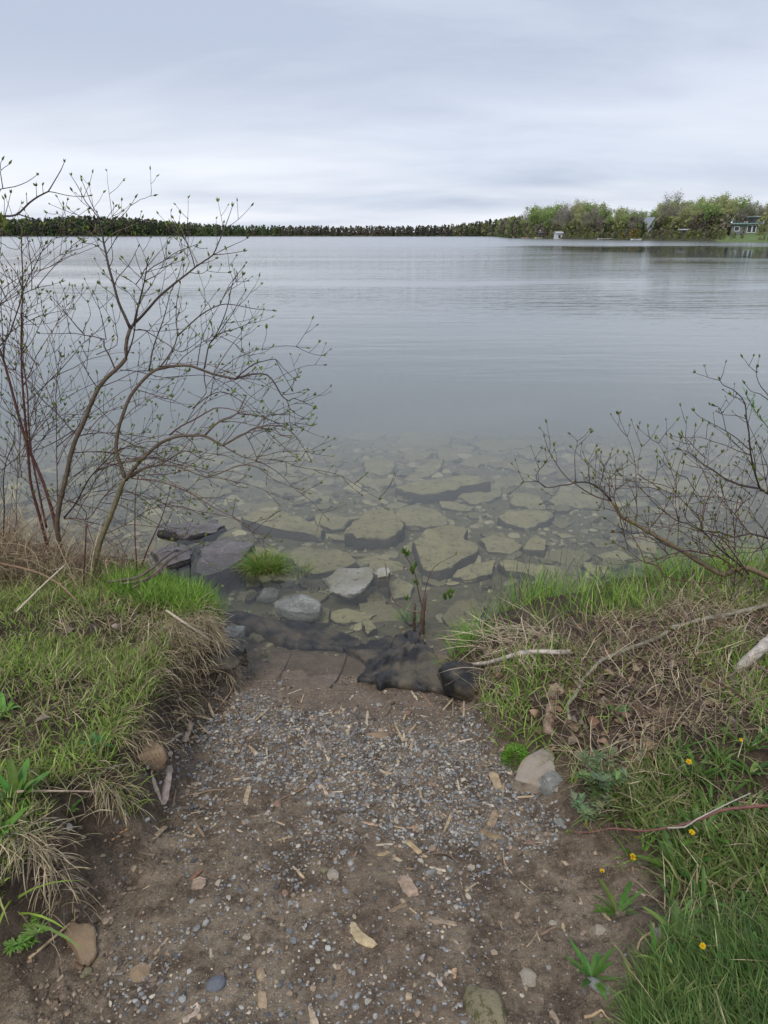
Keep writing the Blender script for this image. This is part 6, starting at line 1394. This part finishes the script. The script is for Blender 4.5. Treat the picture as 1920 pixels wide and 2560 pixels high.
s6.build('wide budding shrub leaning in over the water from the right edge', mats={'limb:a': M_BARK})
# willow sprig with narrow leaves at the right edge
s7 = Shrub('willow_shoot', [float(v) for v in at_y(2050, 1500, 2.8)][:2] + [.1], 7); s7.budpal = [(.12, .26, .05), (.15, .32, .07)]
L7 = s7.line([(2050, 1500), (2010, 1250)] + zp('d', '1720,700 1659,560 1600,490 1540,400 1480,290'), .005, .0014, 'stem', (.14, .16, .07), 2.8, 0, 1)
for k in range(len(L7) // 2, len(L7)):
    for j in range(4):
        v = Vector((rnd.uniform(-1, 1), rnd.uniform(-1, 1), rnd.uniform(0, 1))).normalized(); leaf_strip(s7.bud, L7[k], math.atan2(v.y, v.x), rnd.uniform(.03, .05), .006, rnd.uniform(.4, 1.3), .4, rnd.choice(s7.budpal), 0, k, 5)
s7.build('willow shoot with narrow fresh leaves at the right edge behind the twigs', 'shrub')
# low bramble stem across the lower right
b8 = [float(v) for v in at_y(2080, 2080, 1.44)]; b8[2] = T(b8[0], b8[1])
s8 = Shrub('bramble', b8, 8); s8.budpal = [(.28, .34, .07), (.22, .30, .06), (.35, .38, .10)]
W8 = zp('h', '1900,30 1659,32 1500,45 1390,60 1280,105 1180,140 1080,160 960,178 860,172 790,165 740,165 640,185 535,185')
s8.line([(2080, 2080)] + W8, .0055, .0015, 'stem', (.17, .07, .055), 1.44, .03, 1)
s8.line(zp('h', '1080,160 1180,155 1250,110 1350,60 1450,10 1560,-40'), .0026, .0015, 'stem', (.38, .33, .28), 1.44, .0, 0)
s8.twigs(.05, (.02, .05), col=(.2, .25, .08), maxr=.006, prob=.9, sub=False)
s8.build('low arching bramble stem with fresh shoots across the lower right grass', 'bramble')
x, y, z, px, py = scatter(3000, (1.7, 4.2), lambda px, py, x, y: poly_mask(px, py, RSTRAW + [], 20) * .7, (.2, 3), 250)
m = len(x); r = np.random.default_rng(251)
tag(blades('fallen_twigs', x, y, z + r.uniform(.0, .10, m), r.uniform(.08, .30, m), r.uniform(.0015, .0035, m), r.uniform(0, 6.28, m), r.normal(1.2, .35, m), r.uniform(-.3, .6, m), [(.09, .05, .04), (.14, .09, .07), (.2, .16, .12)], M_TWIG, 252, 6, curl=.35), 'tangle of thin fallen twigs through the straw of the right bank', kind='stuff')
# little sapling on the mound
b9 = base_of(1052, 1588)
s9 = Shrub('sapling', b9, 9); s9.budpal = [(.22, .36, .08), (.28, .42, .10), (.16, .27, .06)]
Y9 = b9[1]
s9.line(zp('f', '1275,410 1280,350 1285,290 1298,205'), .017, .008, 'stump', (.12, .085, .06), Y9, 0, 0)
s9.line(zp('f', '1240,400 1240,330 1245,250'), .010, .006, 'stump', (.10, .07, .05), Y9, 0, 0)
s9.line(zp('f', '1285,290 1270,230 1255,160 1240,90 1205,30 1190,10'), .0048, .002, 'twigs', (.12, .09, .06), Y9, -.1, 1)
s9.line(zp('f', '1285,270 1290,210 1310,130 1340,70 1390,40 1440,15'), .0038, .0013, 'twigs', (.12, .08, .06), Y9, .2, 1)
s9.line(zp('f', '1280,295 1200,280 1140,235 1120,170 1105,100 1100,55'), .0048, .0025, 'twigs', (.2, .15, .12), Y9, -.2, 0)
s9.line(zp('f', '1300,295 1330,250 1370,225 1410,215'), .002, .001, 'twigs', (.18, .2, .08), Y9, 0, 1)
s9.line(zp('f', '1290,395 1400,385 1460,355 1520,335'), .002, .001, 'twigs', (.15, .12, .07), Y9, 0, 1)
for q, m in (('1240,90 1245,75 1235,110 1225,95 1245,155 1200,20 1190,10 1210,25 1255,165', 6), ('1385,220 1405,212 1425,208 1415,230 1390,235', 7), ('1200,235 1205,240', 3)):
    for p_ in zp('f', q):
        P_ = Vector([float(v) for v in at_y(p_[0], p_[1], Y9)]); s9.budcluster(P_, Vector((.1, 0, 1)), 1.7, m)
s9.build('small broken stumped sapling with a few green leaves on the fabric mound', 'sapling', mats={'stump': M_BARK})

# ================================================================ FAR SHORES
def quads_cloud(C, size, r, elong=1.0, up=0.3):
    n = len(C); a = r.normal(size=(n, 3)); a[:, 2] += up; a /= np.linalg.norm(a, axis=1)[:, None]
    b = np.cross(a, r.normal(size=(n, 3))); b /= np.linalg.norm(b, axis=1)[:, None]
    s = size[:, None]; e = s * elong
    V = np.stack([C - a * e - b * s * .6, C - a * e * .2 + b * s, C + a * e, C + a * e * .1 - b * s], 1).reshape(-1, 3)
    return V, np.arange(4 * n).reshape(n, 4)
TREEPAL = {'leafing': [(.40, .43, .18), (.47, .49, .22), (.31, .34, .15), (.38, .36, .21)], 'bare': [(.27, .24, .20), (.33, .30, .25), (.22, .20, .165), (.29, .29, .19)],
           'green': [(.29, .39, .13), (.35, .45, .16), (.22, .29, .11)], 'cedar': [(.05, .08, .035), (.035, .06, .03), (.07, .10, .04)]}
def tree_proto(kind, seed):
    """one tree 1 m tall, scaled when placed"""
    r = np.random.default_rng(seed); rr = random.Random(seed); tb = MB(); tips = []
    def limb(p, d, L, rad, dep):
        Q = [p]; dd = d.copy(); n = 4
        for k in range(n):
            dd = (dd + Vector((rr.uniform(-.16, .16), rr.uniform(-.16, .16), rr.uniform(-.02, .14)))).normalized(); Q.append(Q[-1] + dd * L / n)
        tb.tube(Q, list(np.linspace(rad, rad * .5, n + 1)), 5 if dep < 2 else 3, (.13, .11, .09))
        if dep >= 3: tips.append(Q[-1]); tips.append(Q[2]); return
        for k in range(rr.randint(3, 4) if dep else rr.randint(6, 8)):
            t = rr.uniform(.35, 1); q = Q[0].lerp(Q[-1], t) if dep else Q[min(int(t * n), n)]
            a = rr.uniform(0, 6.28); sp = rr.uniform(.5, .95) if dep else rr.uniform(.45, .9)
            nd = (dd * (1 - sp * .45) + Vector((math.cos(a), math.sin(a), .15)) * sp).normalized()
            limb(q, nd, L * rr.uniform(.42, .62), rad * .5, dep + 1)
    if kind == 'cedar':
        tb.tube([(0, 0, 0), (0, 0, .5), (0, 0, .98)], [.018, .012, .002], 5, (.12, .09, .07))
        n = 900; t = r.uniform(0, 1, n) ** .8; a = r.uniform(0, 6.28, n); R = (.03 + .17 * (1 - t)) * (.6 + .4 * r.uniform(0, 1, n)) * (1 + .25 * np.sin(a * 5 + t * 20))
        C = np.stack([np.cos(a) * R, np.sin(a) * R, .06 + t * .94], 1); sz = r.uniform(.012, .026, n); el = 1.3
    else:
        limb(Vector((0, 0, 0)), Vector((rr.uniform(-.05, .05), rr.uniform(-.05, .05), 1)), .52, .022, 0)
        tp = np.array([t[:] for t in tips]); k = r.integers(0, len(tp), {'leafing': 2400, 'bare': 2000, 'green': 2700}[kind])
        spread = {'leafing': .032, 'bare': .035, 'green': .042}[kind]
        C = tp[k] + r.normal(0, spread, (len(k), 3)); sz = r.uniform(.007, .015, len(k)) if kind != 'bare' else r.uniform(.0022, .0045, len(k)); el = 1.1 if kind != 'bare' else 7
        if kind == 'green': sz = sz * 1.3
        C[:, 2] *= 1 / C[:, 2].max(); 
    V, F = quads_cloud(C, sz, r, el, .8 if kind == 'bare' else .2)
    pal = np.array(TREEPAL[kind]); c = pal[r.integers(0, len(pal), len(C))] * r.uniform(.7, 1.25, len(C))[:, None]
    root = empty('tree', (0, 0, 0)); tb.build('trunk', M_TRUNK, root, False, (0, 0, 0)); mesh_np('crown', V, [F], M_CROWN, root, np.repeat(c, 4, 0), False)
    return root
PRO = {k: [tree_proto(k, 900 + i * 7 + len(k)) for i in range(n)] for k, n in (('leafing', 3), ('bare', 3), ('green', 2), ('cedar', 1))}
used_p = set()
def place_tree(kind, x, y, H, wid, label, group, rz):
    p = rnd.choice(PRO[kind])
    if p.name not in used_p: used_p.add(p.name); t = p
    else:
        t = p.copy(); COL.objects.link(t)
        for ch in p.children:
            c = ch.copy(); COL.objects.link(c); c.parent = t
    z = T_slow(x, y) - .3
    t.location = (x, y, z); t.scale = (H * wid, H * wid, H); t.rotation_euler = (0, 0, rz)
    tag(t, label, 'tree', group); return t
def shore_t(px):
    """distance along the water at which the sight line of photo column px meets the far land"""
    u = (px - 960) / FPX; dirx, diry = u, 1 / CP
    ts = np.arange(100, 900, 1.0); ins = sd_poly(dirx * ts, diry * ts, FAR) > 0
    return float(ts[np.argmax(ins)]) if ins.any() else 870.
def far_pt(px, off):
    u = (px - 960) / FPX; t = shore_t(px); n = math.hypot(u, 1 / CP); t2 = t + off / n
    return u * t2, t2 / CP
PROF = [(1100, 562), (1200, 552), (1290, 535), (1330, 512), (1370, 505), (1420, 500), (1480, 499), (1515, 518), (1560, 506), (1600, 526), (1630, 512), (1662, 496), (1700, 488), (1760, 484), (1815, 477), (1850, 494), (1885, 503), (1920, 488), (2200, 480), (2500, 480)]
def topz(px, x, y):
    py = np.interp(px, [p[0] for p in PROF], [p[1] for p in PROF])
    _, _, z = at_y(px, py, y); return float(z)
ORD = ['first', 'second', 'third', 'fourth', 'fifth', 'sixth', 'seventh', 'eighth', 'ninth', 'tenth', 'eleventh', 'twelfth', 'thirteenth', 'fourteenth', 'fifteenth', 'sixteenth', 'seventeenth', 'eighteenth', 'nineteenth', 'twentieth', 'twenty-first', 'twenty-second', 'twenty-third', 'twenty-fourth', 'twenty-fifth', 'twenty-sixth', 'twenty-seventh', 'twenty-eighth', 'twenty-ninth', 'thirtieth']
KIND_AT = [(1270, 'bare'), (1300, 'green'), (1335, 'green'), (1372, 'green'), (1400, 'bare'), (1430, 'bare'), (1455, 'leafing'), (1480, 'bare'), (1500, 'bare'), (1525, 'green'), (1548, 'leafing'), (1568, 'green'), (1592, 'bare'), (1645, 'leafing'), (1662, 'bare'), (1690, 'leafing'), (1715, 'leafing'), (1740, 'leafing'), (1765, 'green'), (1784, 'leafing'), (1960, 'bare')]
desc = {'bare': 'bare grey-brown tree', 'green': 'fresh green leafed tree', 'leafing': 'pale yellow-green budding tree', 'cedar': 'dark narrow cedar'}
for k, (px, kind) in enumerate(KIND_AT):
    off = 12 + (k % 3) * 3.5
    x, y = far_pt(px, off); z = T_slow(x, y); H = (topz(px, x, y) - z) * (rnd.uniform(.62, .95) if kind != 'bare' else rnd.uniform(.8, 1.0)) + .3
    if px == 1662: H = float(at_y(px, 474, y)[2]) - z + .5
    place_tree(kind, x, y, H, rnd.uniform(.95, 1.2), f'{desc[kind]}, {ORD[k]} from left in front row of right shore', None, rnd.uniform(0, 6.28))
for k, px in enumerate((1512, 1606, 1636)):
    x, y = far_pt(px, 6); place_tree('cedar', x, y, 5.5, .9, ['small dark cedar beside the pale dock on the right shore', 'small dark cedar left of the steep roofed grey house', 'small dark cedar right of the steep roofed grey house'][k], None, k)
for row, (o0, n) in enumerate(((24, 30), (38, 34), (56, 36), (80, 34))):
    for k in range(n):
        px = 1250 + (1990 - 1250) * (k + rnd.uniform(.1, .9)) / n
        if row == 0 and (1610 < px < 1636 or 1812 < px < 1930): continue
        if row == 1 and 1890 < px < 1935: continue
        if row == 1 and 1880 < px < 1930: continue
        kind = rnd.choice(['bare', 'bare', 'leafing', 'green'] if px < 1640 or px > 1850 else ['leafing', 'leafing', 'bare', 'green'])
        x, y = far_pt(px, o0 + rnd.uniform(-4, 4)); z = T_slow(x, y)
        H = (topz(px, x, y) - z) * rnd.uniform(.74, 1.06)
        place_tree(kind, x, y, max(H, 5), rnd.uniform(.9, 1.15), {'bare': 'bare grey-brown tree standing behind the front row on the right shore', 'leafing': 'pale yellow-green tree standing behind the front row on the right shore', 'green': 'fresh green tree standing behind the front row on the right shore'}[kind], {'bare': 'bare trees behind the front row', 'leafing': 'budding trees behind the front row', 'green': 'green trees behind the front row'}[kind], rnd.uniform(0, 6.28))
for k, v in PRO.items():
    for p in v:
        if p.name not in used_p:
            x, y = far_pt(1955, 30); place_tree(k, x + 5 * len(used_p), y, 14, 1, desc[k] + ' just beyond the right edge of the picture', None, 0); used_p.add(p.name)
# far forest: one unbroken mass of trees
r = np.random.default_rng(77); VV = []; FF = []; CC = []; nb = 0
def mass(xs_, ys_, hs_, pal, r, conif, nq=64, dens=1.0):
    global nb
    for x, y, h in zip(xs_, ys_, hs_):
        z = T_slow(x, y) - .3; cf = r.random() < conif
        t = r.uniform(0, 1, nq); a = r.uniform(0, 6.28, nq)
        R = (h * .19 * (1.05 - t)) if cf else h * .25 * np.sqrt(np.clip(1 - (np.clip(t - .5, 0, 1) / .52) ** 2, .02, 1)) * r.uniform(.3, 1, nq)
        C = np.stack([x + np.cos(a) * R, y + np.sin(a) * R, z + h * (.02 + .97 * t)], 1)
        V, F = quads_cloud(C, r.uniform(.05, .10, nq) * h * (.8 if cf else 1), r, 1.2)
        c = np.array(pal[0] if cf else pal[r.integers(1, len(pal))]) * r.uniform(.75, 1.25)
        VV.append(V); FF.append(F + nb); nb += len(V); CC.append(np.repeat(np.tile(c, (nq, 1)) * r.uniform(.88, 1.12, nq)[:, None], 4, 0))
for off, step in ((4, 2.8), (9, 3.4), (16, 4.5), (28, 5), (48, 6), (75, 7), (105, 8), (135, 9)):
    for px in np.arange(-140, 1300, step * 2.05):
        p_ = px + r.uniform(-3, 3)
        if off > 60 and p_ > 560: continue
        x, y = far_pt(p_, off + r.uniform(-3, 3)); d = math.hypot(x, y)
        top = float(np.interp(p_, [-140, 0, 60, 200, 320, 420, 500, 600, 900, 1090, 1150, 1230, 1300], [556, 549, 546, 539, 542, 551, 558, 562, 564, 562, 558, 548, 540]))
        zt = float(at_y(p_, top, y)[2]); z = T_slow(x, y)
        h = min(max((zt - z) * r.uniform(.78, 1.04), 3), 21)
        if off < 10: h *= .8
        brown = p_ > 700
        pal = [(.055, .08, .042), (.10, .14, .055), (.13, .155, .065), (.13, .11, .08), (.085, .115, .05)] if not brown else [(.05, .06, .042), (.12, .10, .075), (.10, .105, .06), (.14, .12, .095)]
        if p_ > 1130: pal = [(.07, .09, .045), (.16, .14, .105), (.19, .19, .09), (.15, .18, .07)]
        mass([x], [y], [h], pal, r, .4 if not brown else .35)
tag(mesh_np('far_forest', np.vstack(VV), [np.vstack(FF)], M_CROWN, None, np.vstack(CC), False), 'dark unbroken forest along the far shore of the lake', kind='stuff')
VV = []; FF = []; CC = []; nb = 0
for px in np.arange(1255, 2100, 5.5):
    for off in (2.5, 5, 8, 12, 17, 22):
        if 1385 < px < 1408 and off < 6: continue
        if 1812 < px < 1960 and (off > 3 or px < 1895) and r.random() < .93: continue
        if 1608 < px < 1630 and 6 < off: continue
        x, y = far_pt(px + r.uniform(-3, 3), off); mass([x], [y], [r.uniform(3.0, 7.0) if off > 9 else r.uniform(1.0, 3.0) if off > 3 else r.uniform(.6, 1.4)], [(.09, .11, .045), (.16, .18, .07), (.17, .15, .11), (.22, .24, .09)], r, 0, 60)
tag(mesh_np('shore_bushes', np.vstack(VV), [np.vstack(FF)], M_CROWN, None, np.vstack(CC), False), 'low brushy undergrowth along the right shore', kind='stuff')
# shrubs in yellow bloom
for k, (px, off, h, lab) in enumerate(((1566, 7, 2.6, 'orange yellow flowering bush, left of the pair on the right shore'), (1588, 6, 3.2, 'orange yellow flowering bush, right of the pair on the right shore'), )):
    VV = []; FF = []; CC = []; nb = 0
    x, y = far_pt(px, off); mass([x, x + 1.5, x - 1.2], [y, y, y], [h, h * .8, h * .9], [(.5, .3, .02)] + [(.34, .22, .05), (.26, .20, .06), (.16, .16, .06)], r, 0, 150)
    tag(mesh_np('flowering_bush', np.vstack(VV), [np.vstack(FF)], M_CROWN, None, np.vstack(CC), False, (x, y, T_slow(x, y))), lab, 'bush')
# houses
def house(px, off, w, d, hw, rise, wallc, roofc, rot, lab, wins, gable_front=False, base=None, flat_roof=False, name='house', cat='house'):
    x, y = far_pt(px, off); z = (T_slow(x, y) if base is None else base); root = empty(name, (x, y, z)); loc = (x, y, z)
    M = Matrix.Translation(loc) @ Matrix.Rotation(rot, 4, 'Z')
    wm = MB(); wm.box(-w / 2, -d / 2, -2.5, w / 2, d / 2, hw, wallc, M)
    if not flat_roof:
        e = [(-w / 2, -d / 2, hw), (w / 2, -d / 2, hw), (w / 2, d / 2, hw), (-w / 2, d / 2, hw)]
        if gable_front: tri = [(-w / 2, -d / 2, hw), (w / 2, -d / 2, hw), (0, -d / 2, hw + rise)], [(-w / 2, d / 2, hw), (0, d / 2, hw + rise), (w / 2, d / 2, hw)]
        else: tri = [(-w / 2, -d / 2, hw), (-w / 2, 0, hw + rise), (-w / 2, d / 2, hw)], [(w / 2, -d / 2, hw), (w / 2, d / 2, hw), (w / 2, 0, hw + rise)]
        for t in tri: wm.add([M @ Vector(p) for p in t], [(0, 1, 2)], wallc)
    wm.build('wall', M_PLAIN, root, False, loc)
    rm = MB(); o = .45; th = .16
    if flat_roof: rm.box(-w / 2 - o, -d / 2 - o * 1.6, hw, w / 2 + o, d / 2 + o, hw + .32, roofc, M)
    else:
        if gable_front: A = [(-w / 2 - o, 0), (0, rise * (1 + o / (w / 2)) + .02), (w / 2 + o, 0)]; f = lambda q, s: (q[0], s * (d / 2 + o), hw + q[1] - rise * o / (w / 2) + .1)
        else: A = [(-d / 2 - o, 0), (0, rise * (1 + o / (d / 2)) + .02), (d / 2 + o, 0)]; f = lambda q, s: (s * (w / 2 + o), q[0], hw + q[1] - rise * o / (d / 2) + .1)
        for i in (0, 1):
            a, b = A[i], A[i + 1]
            P = [f(a, -1), f(b, -1), f(b, 1), f(a, 1)]; P2 = [(p[0], p[1], p[2] + th) for p in P]
            rm.add([M @ Vector(p) for p in P + P2], [(3, 2, 1, 0), (4, 5, 6, 7), (0, 1, 5, 4), (1, 2, 6, 5), (2, 3, 7, 6), (3, 0, 4, 7)], roofc)
    rm.build('roof', M_PLAIN, root, False, loc)
    for (wx, wz, ww, wh, nm) in wins:
        fm = MB(); yy = -d / 2
        for bx_ in ((wx - ww / 2, wz, wx - ww / 2 + .14, wz + wh), (wx + ww / 2 - .14, wz, wx + ww / 2, wz + wh), (wx - ww / 2 + .14, wz, wx + ww / 2 - .14, wz + .14), (wx - ww / 2 + .14, wz + wh - .14, wx + ww / 2 - .14, wz + wh)):
            fm.box(bx_[0], yy - .08, bx_[1], bx_[2], yy + .02, bx_[3], (.75, .76, .76), M)
        fo = fm.build(nm, M_PLAIN, root, False, loc)
        g = MB(); g.box(wx - ww / 2 + .14, yy - .03, wz + .14, wx + ww / 2 - .14, yy + .03, wz + wh - .14, (.05, .06, .07), M); go = g.build('pane', M_PLAIN, None, False, loc); go.parent = fo; go.location = (0, 0, 0)
    return tag(root, lab, cat)
house(1855, 22, 8.2, 5, 2.6, 0, (.17, .185, .17), (.20, .30, .29), -.1, 'long low grey cabin with a flat teal roof behind the lawn', [(-2.6, .7, 1.5, 1.3, 'window'), (.9, .3, 1.3, 2.1, 'window'), (2.2, .3, 1.1, 2.1, 'window')], flat_roof=True)
house(1908, 36, 8, 5, 2.4, 0, (.16, .155, .145), (.30, .37, .33), .0, 'upper brown cabin with a greenish flat roof at the right edge', [(-1.2, .5, 1.2, 1.7, 'window'), (.4, .5, 1.2, 1.7, 'window')], flat_roof=True, base=T_slow(*far_pt(1908, 36)) + 1.5)
house(1621, 22, 4.6, 5, 2.4, 3.4, (.30, .33, .36), (.27, .30, .34), .25, 'pale grey house with a steep roof half hidden by trees', [(-1.2, .4, 1.0, 1.5, 'window'), (1.0, .4, 1.0, 1.5, 'window'), (0, 2.5, .9, 1.1, 'window')], gable_front=True)
house(1396, 1.5, 3.0, 3.0, 2.3, .5, (.55, .56, .57), (.45, .46, .48), .2, 'small white boathouse with a dark opening at the water on the right shore', [(-.1, .1, 1.5, 1.7, 'door')], gable_front=False, name='boathouse', cat='boathouse')
house(1352, 5, 2.2, 2.2, 1.9, .5, (.07, .06, .06), (.09, .08, .08), 0, 'small dark shed left of the white boathouse', [(0, .6, .7, .6, 'window')], name='shed', cat='shed')
house(1716, 11, 3.4, 2.5, 1.9, .0, (.10, .09, .09), (.62, .63, .65), 0, 'low dark lean-to with a white roof edge under the budding trees', [(.6, .4, 1.2, 1.0, 'window')], flat_roof=True, name='shed', cat='shed')
# boats and docks
def boat(px, off, L, col, col2, rot, lab):
    x, y = far_pt(px, off); root = empty('rowing_boat', (x, y, 0.02)); M = Matrix.Translation((x, y, .0)) @ Matrix.Rotation(rot, 4, 'Z')
    def hull(sc, z0, z1, inn):
        V = []; n = 9
        for k in range(n):
            t = k / (n - 1); hw_ = L * .17 * math.sin(math.pi * min(.98, t * .62 + .36)) ** .9 if t > 0 else L * .13
            if k == n - 1: hw_ = .02
            sheer = .12 * (2 * t - 1) ** 2
            for (a, b) in ((-1, z1 + sheer), (-.75, (z0 + z1) / 2), (0, z0), (.75, (z0 + z1) / 2), (1, z1 + sheer)): V.append(M @ Vector(((t - .5) * L * sc, a * hw_ * sc, b)))
        F = [(k * 5 + j, k * 5 + j + 1, (k + 1) * 5 + j + 1, (k + 1) * 5 + j) for k in range(n - 1) for j in range(4)] + [(0, 1, 2, 3, 4)]
        return V, F
    m = MB(); m.add(*hull(1, -.1, .45, 0), col); m.add(*hull(.93, .05, .44, 1), col2); m.build('hull', M_PLAIN, root, False, (x, y, .02))
    b = MB(); b.box(-L * .1, -L * .15, .3, -L * .02, L * .15, .36, col2, M); b.build('seat', M_PLAIN, root, False, (x, y, .02))
    return tag(root, lab, 'boat')
boat(1348, -2.5, 4.2, (.75, .72, .45), (.6, .6, .55), .1, 'pale yellow boat moored in front of the dark shed')
boat(1314, -2, 3.6, (.62, .35, .32), (.6, .58, .55), -.1, 'reddish white small boat at the point of the right shore')
boat(1592, -2, 3.6, (.72, .73, .74), (.5, .5, .5), 0, 'white small boat below the flowering bushes')
boat(1508, 2, 4.0, (.50, .55, .48), (.4, .42, .4), 0, 'pale greenish boat pulled up on the right shore')
def dock(px, off, L, col, lab):
    x, y = far_pt(px, off); root = empty('dock', (x, y, 0)); M = Matrix.Translation((x, y, 0)) @ Matrix.Rotation(.05, 4, 'Z')
    d = MB(); d.box(-L / 2, -.8, .35, L / 2, .8, .47, col, M); d.build('deck', M_PLAIN, root, False, (x, y, 0))
    for sx_ in (-1, 0, 1):
        for sy_ in (-1, 1):
            l = MB(); l.tube([M @ Vector((sx_ * L * .45, sy_ * .7, -1.2)), M @ Vector((sx_ * L * .45, sy_ * .7, .6))], .07, 6, (.2, .18, .15)); l.build('post', M_PLAIN, root, False, (x, y, 0))
    return tag(root, lab, 'dock')
dock(1520, -1.5, 6, (.45, .44, .40), 'pale wooden dock at the edge of the right shore beside the greenish boat')
dock(1270, -2, 6, (.3, .29, .28), 'low grey dock off the point at the left end of the right shore')
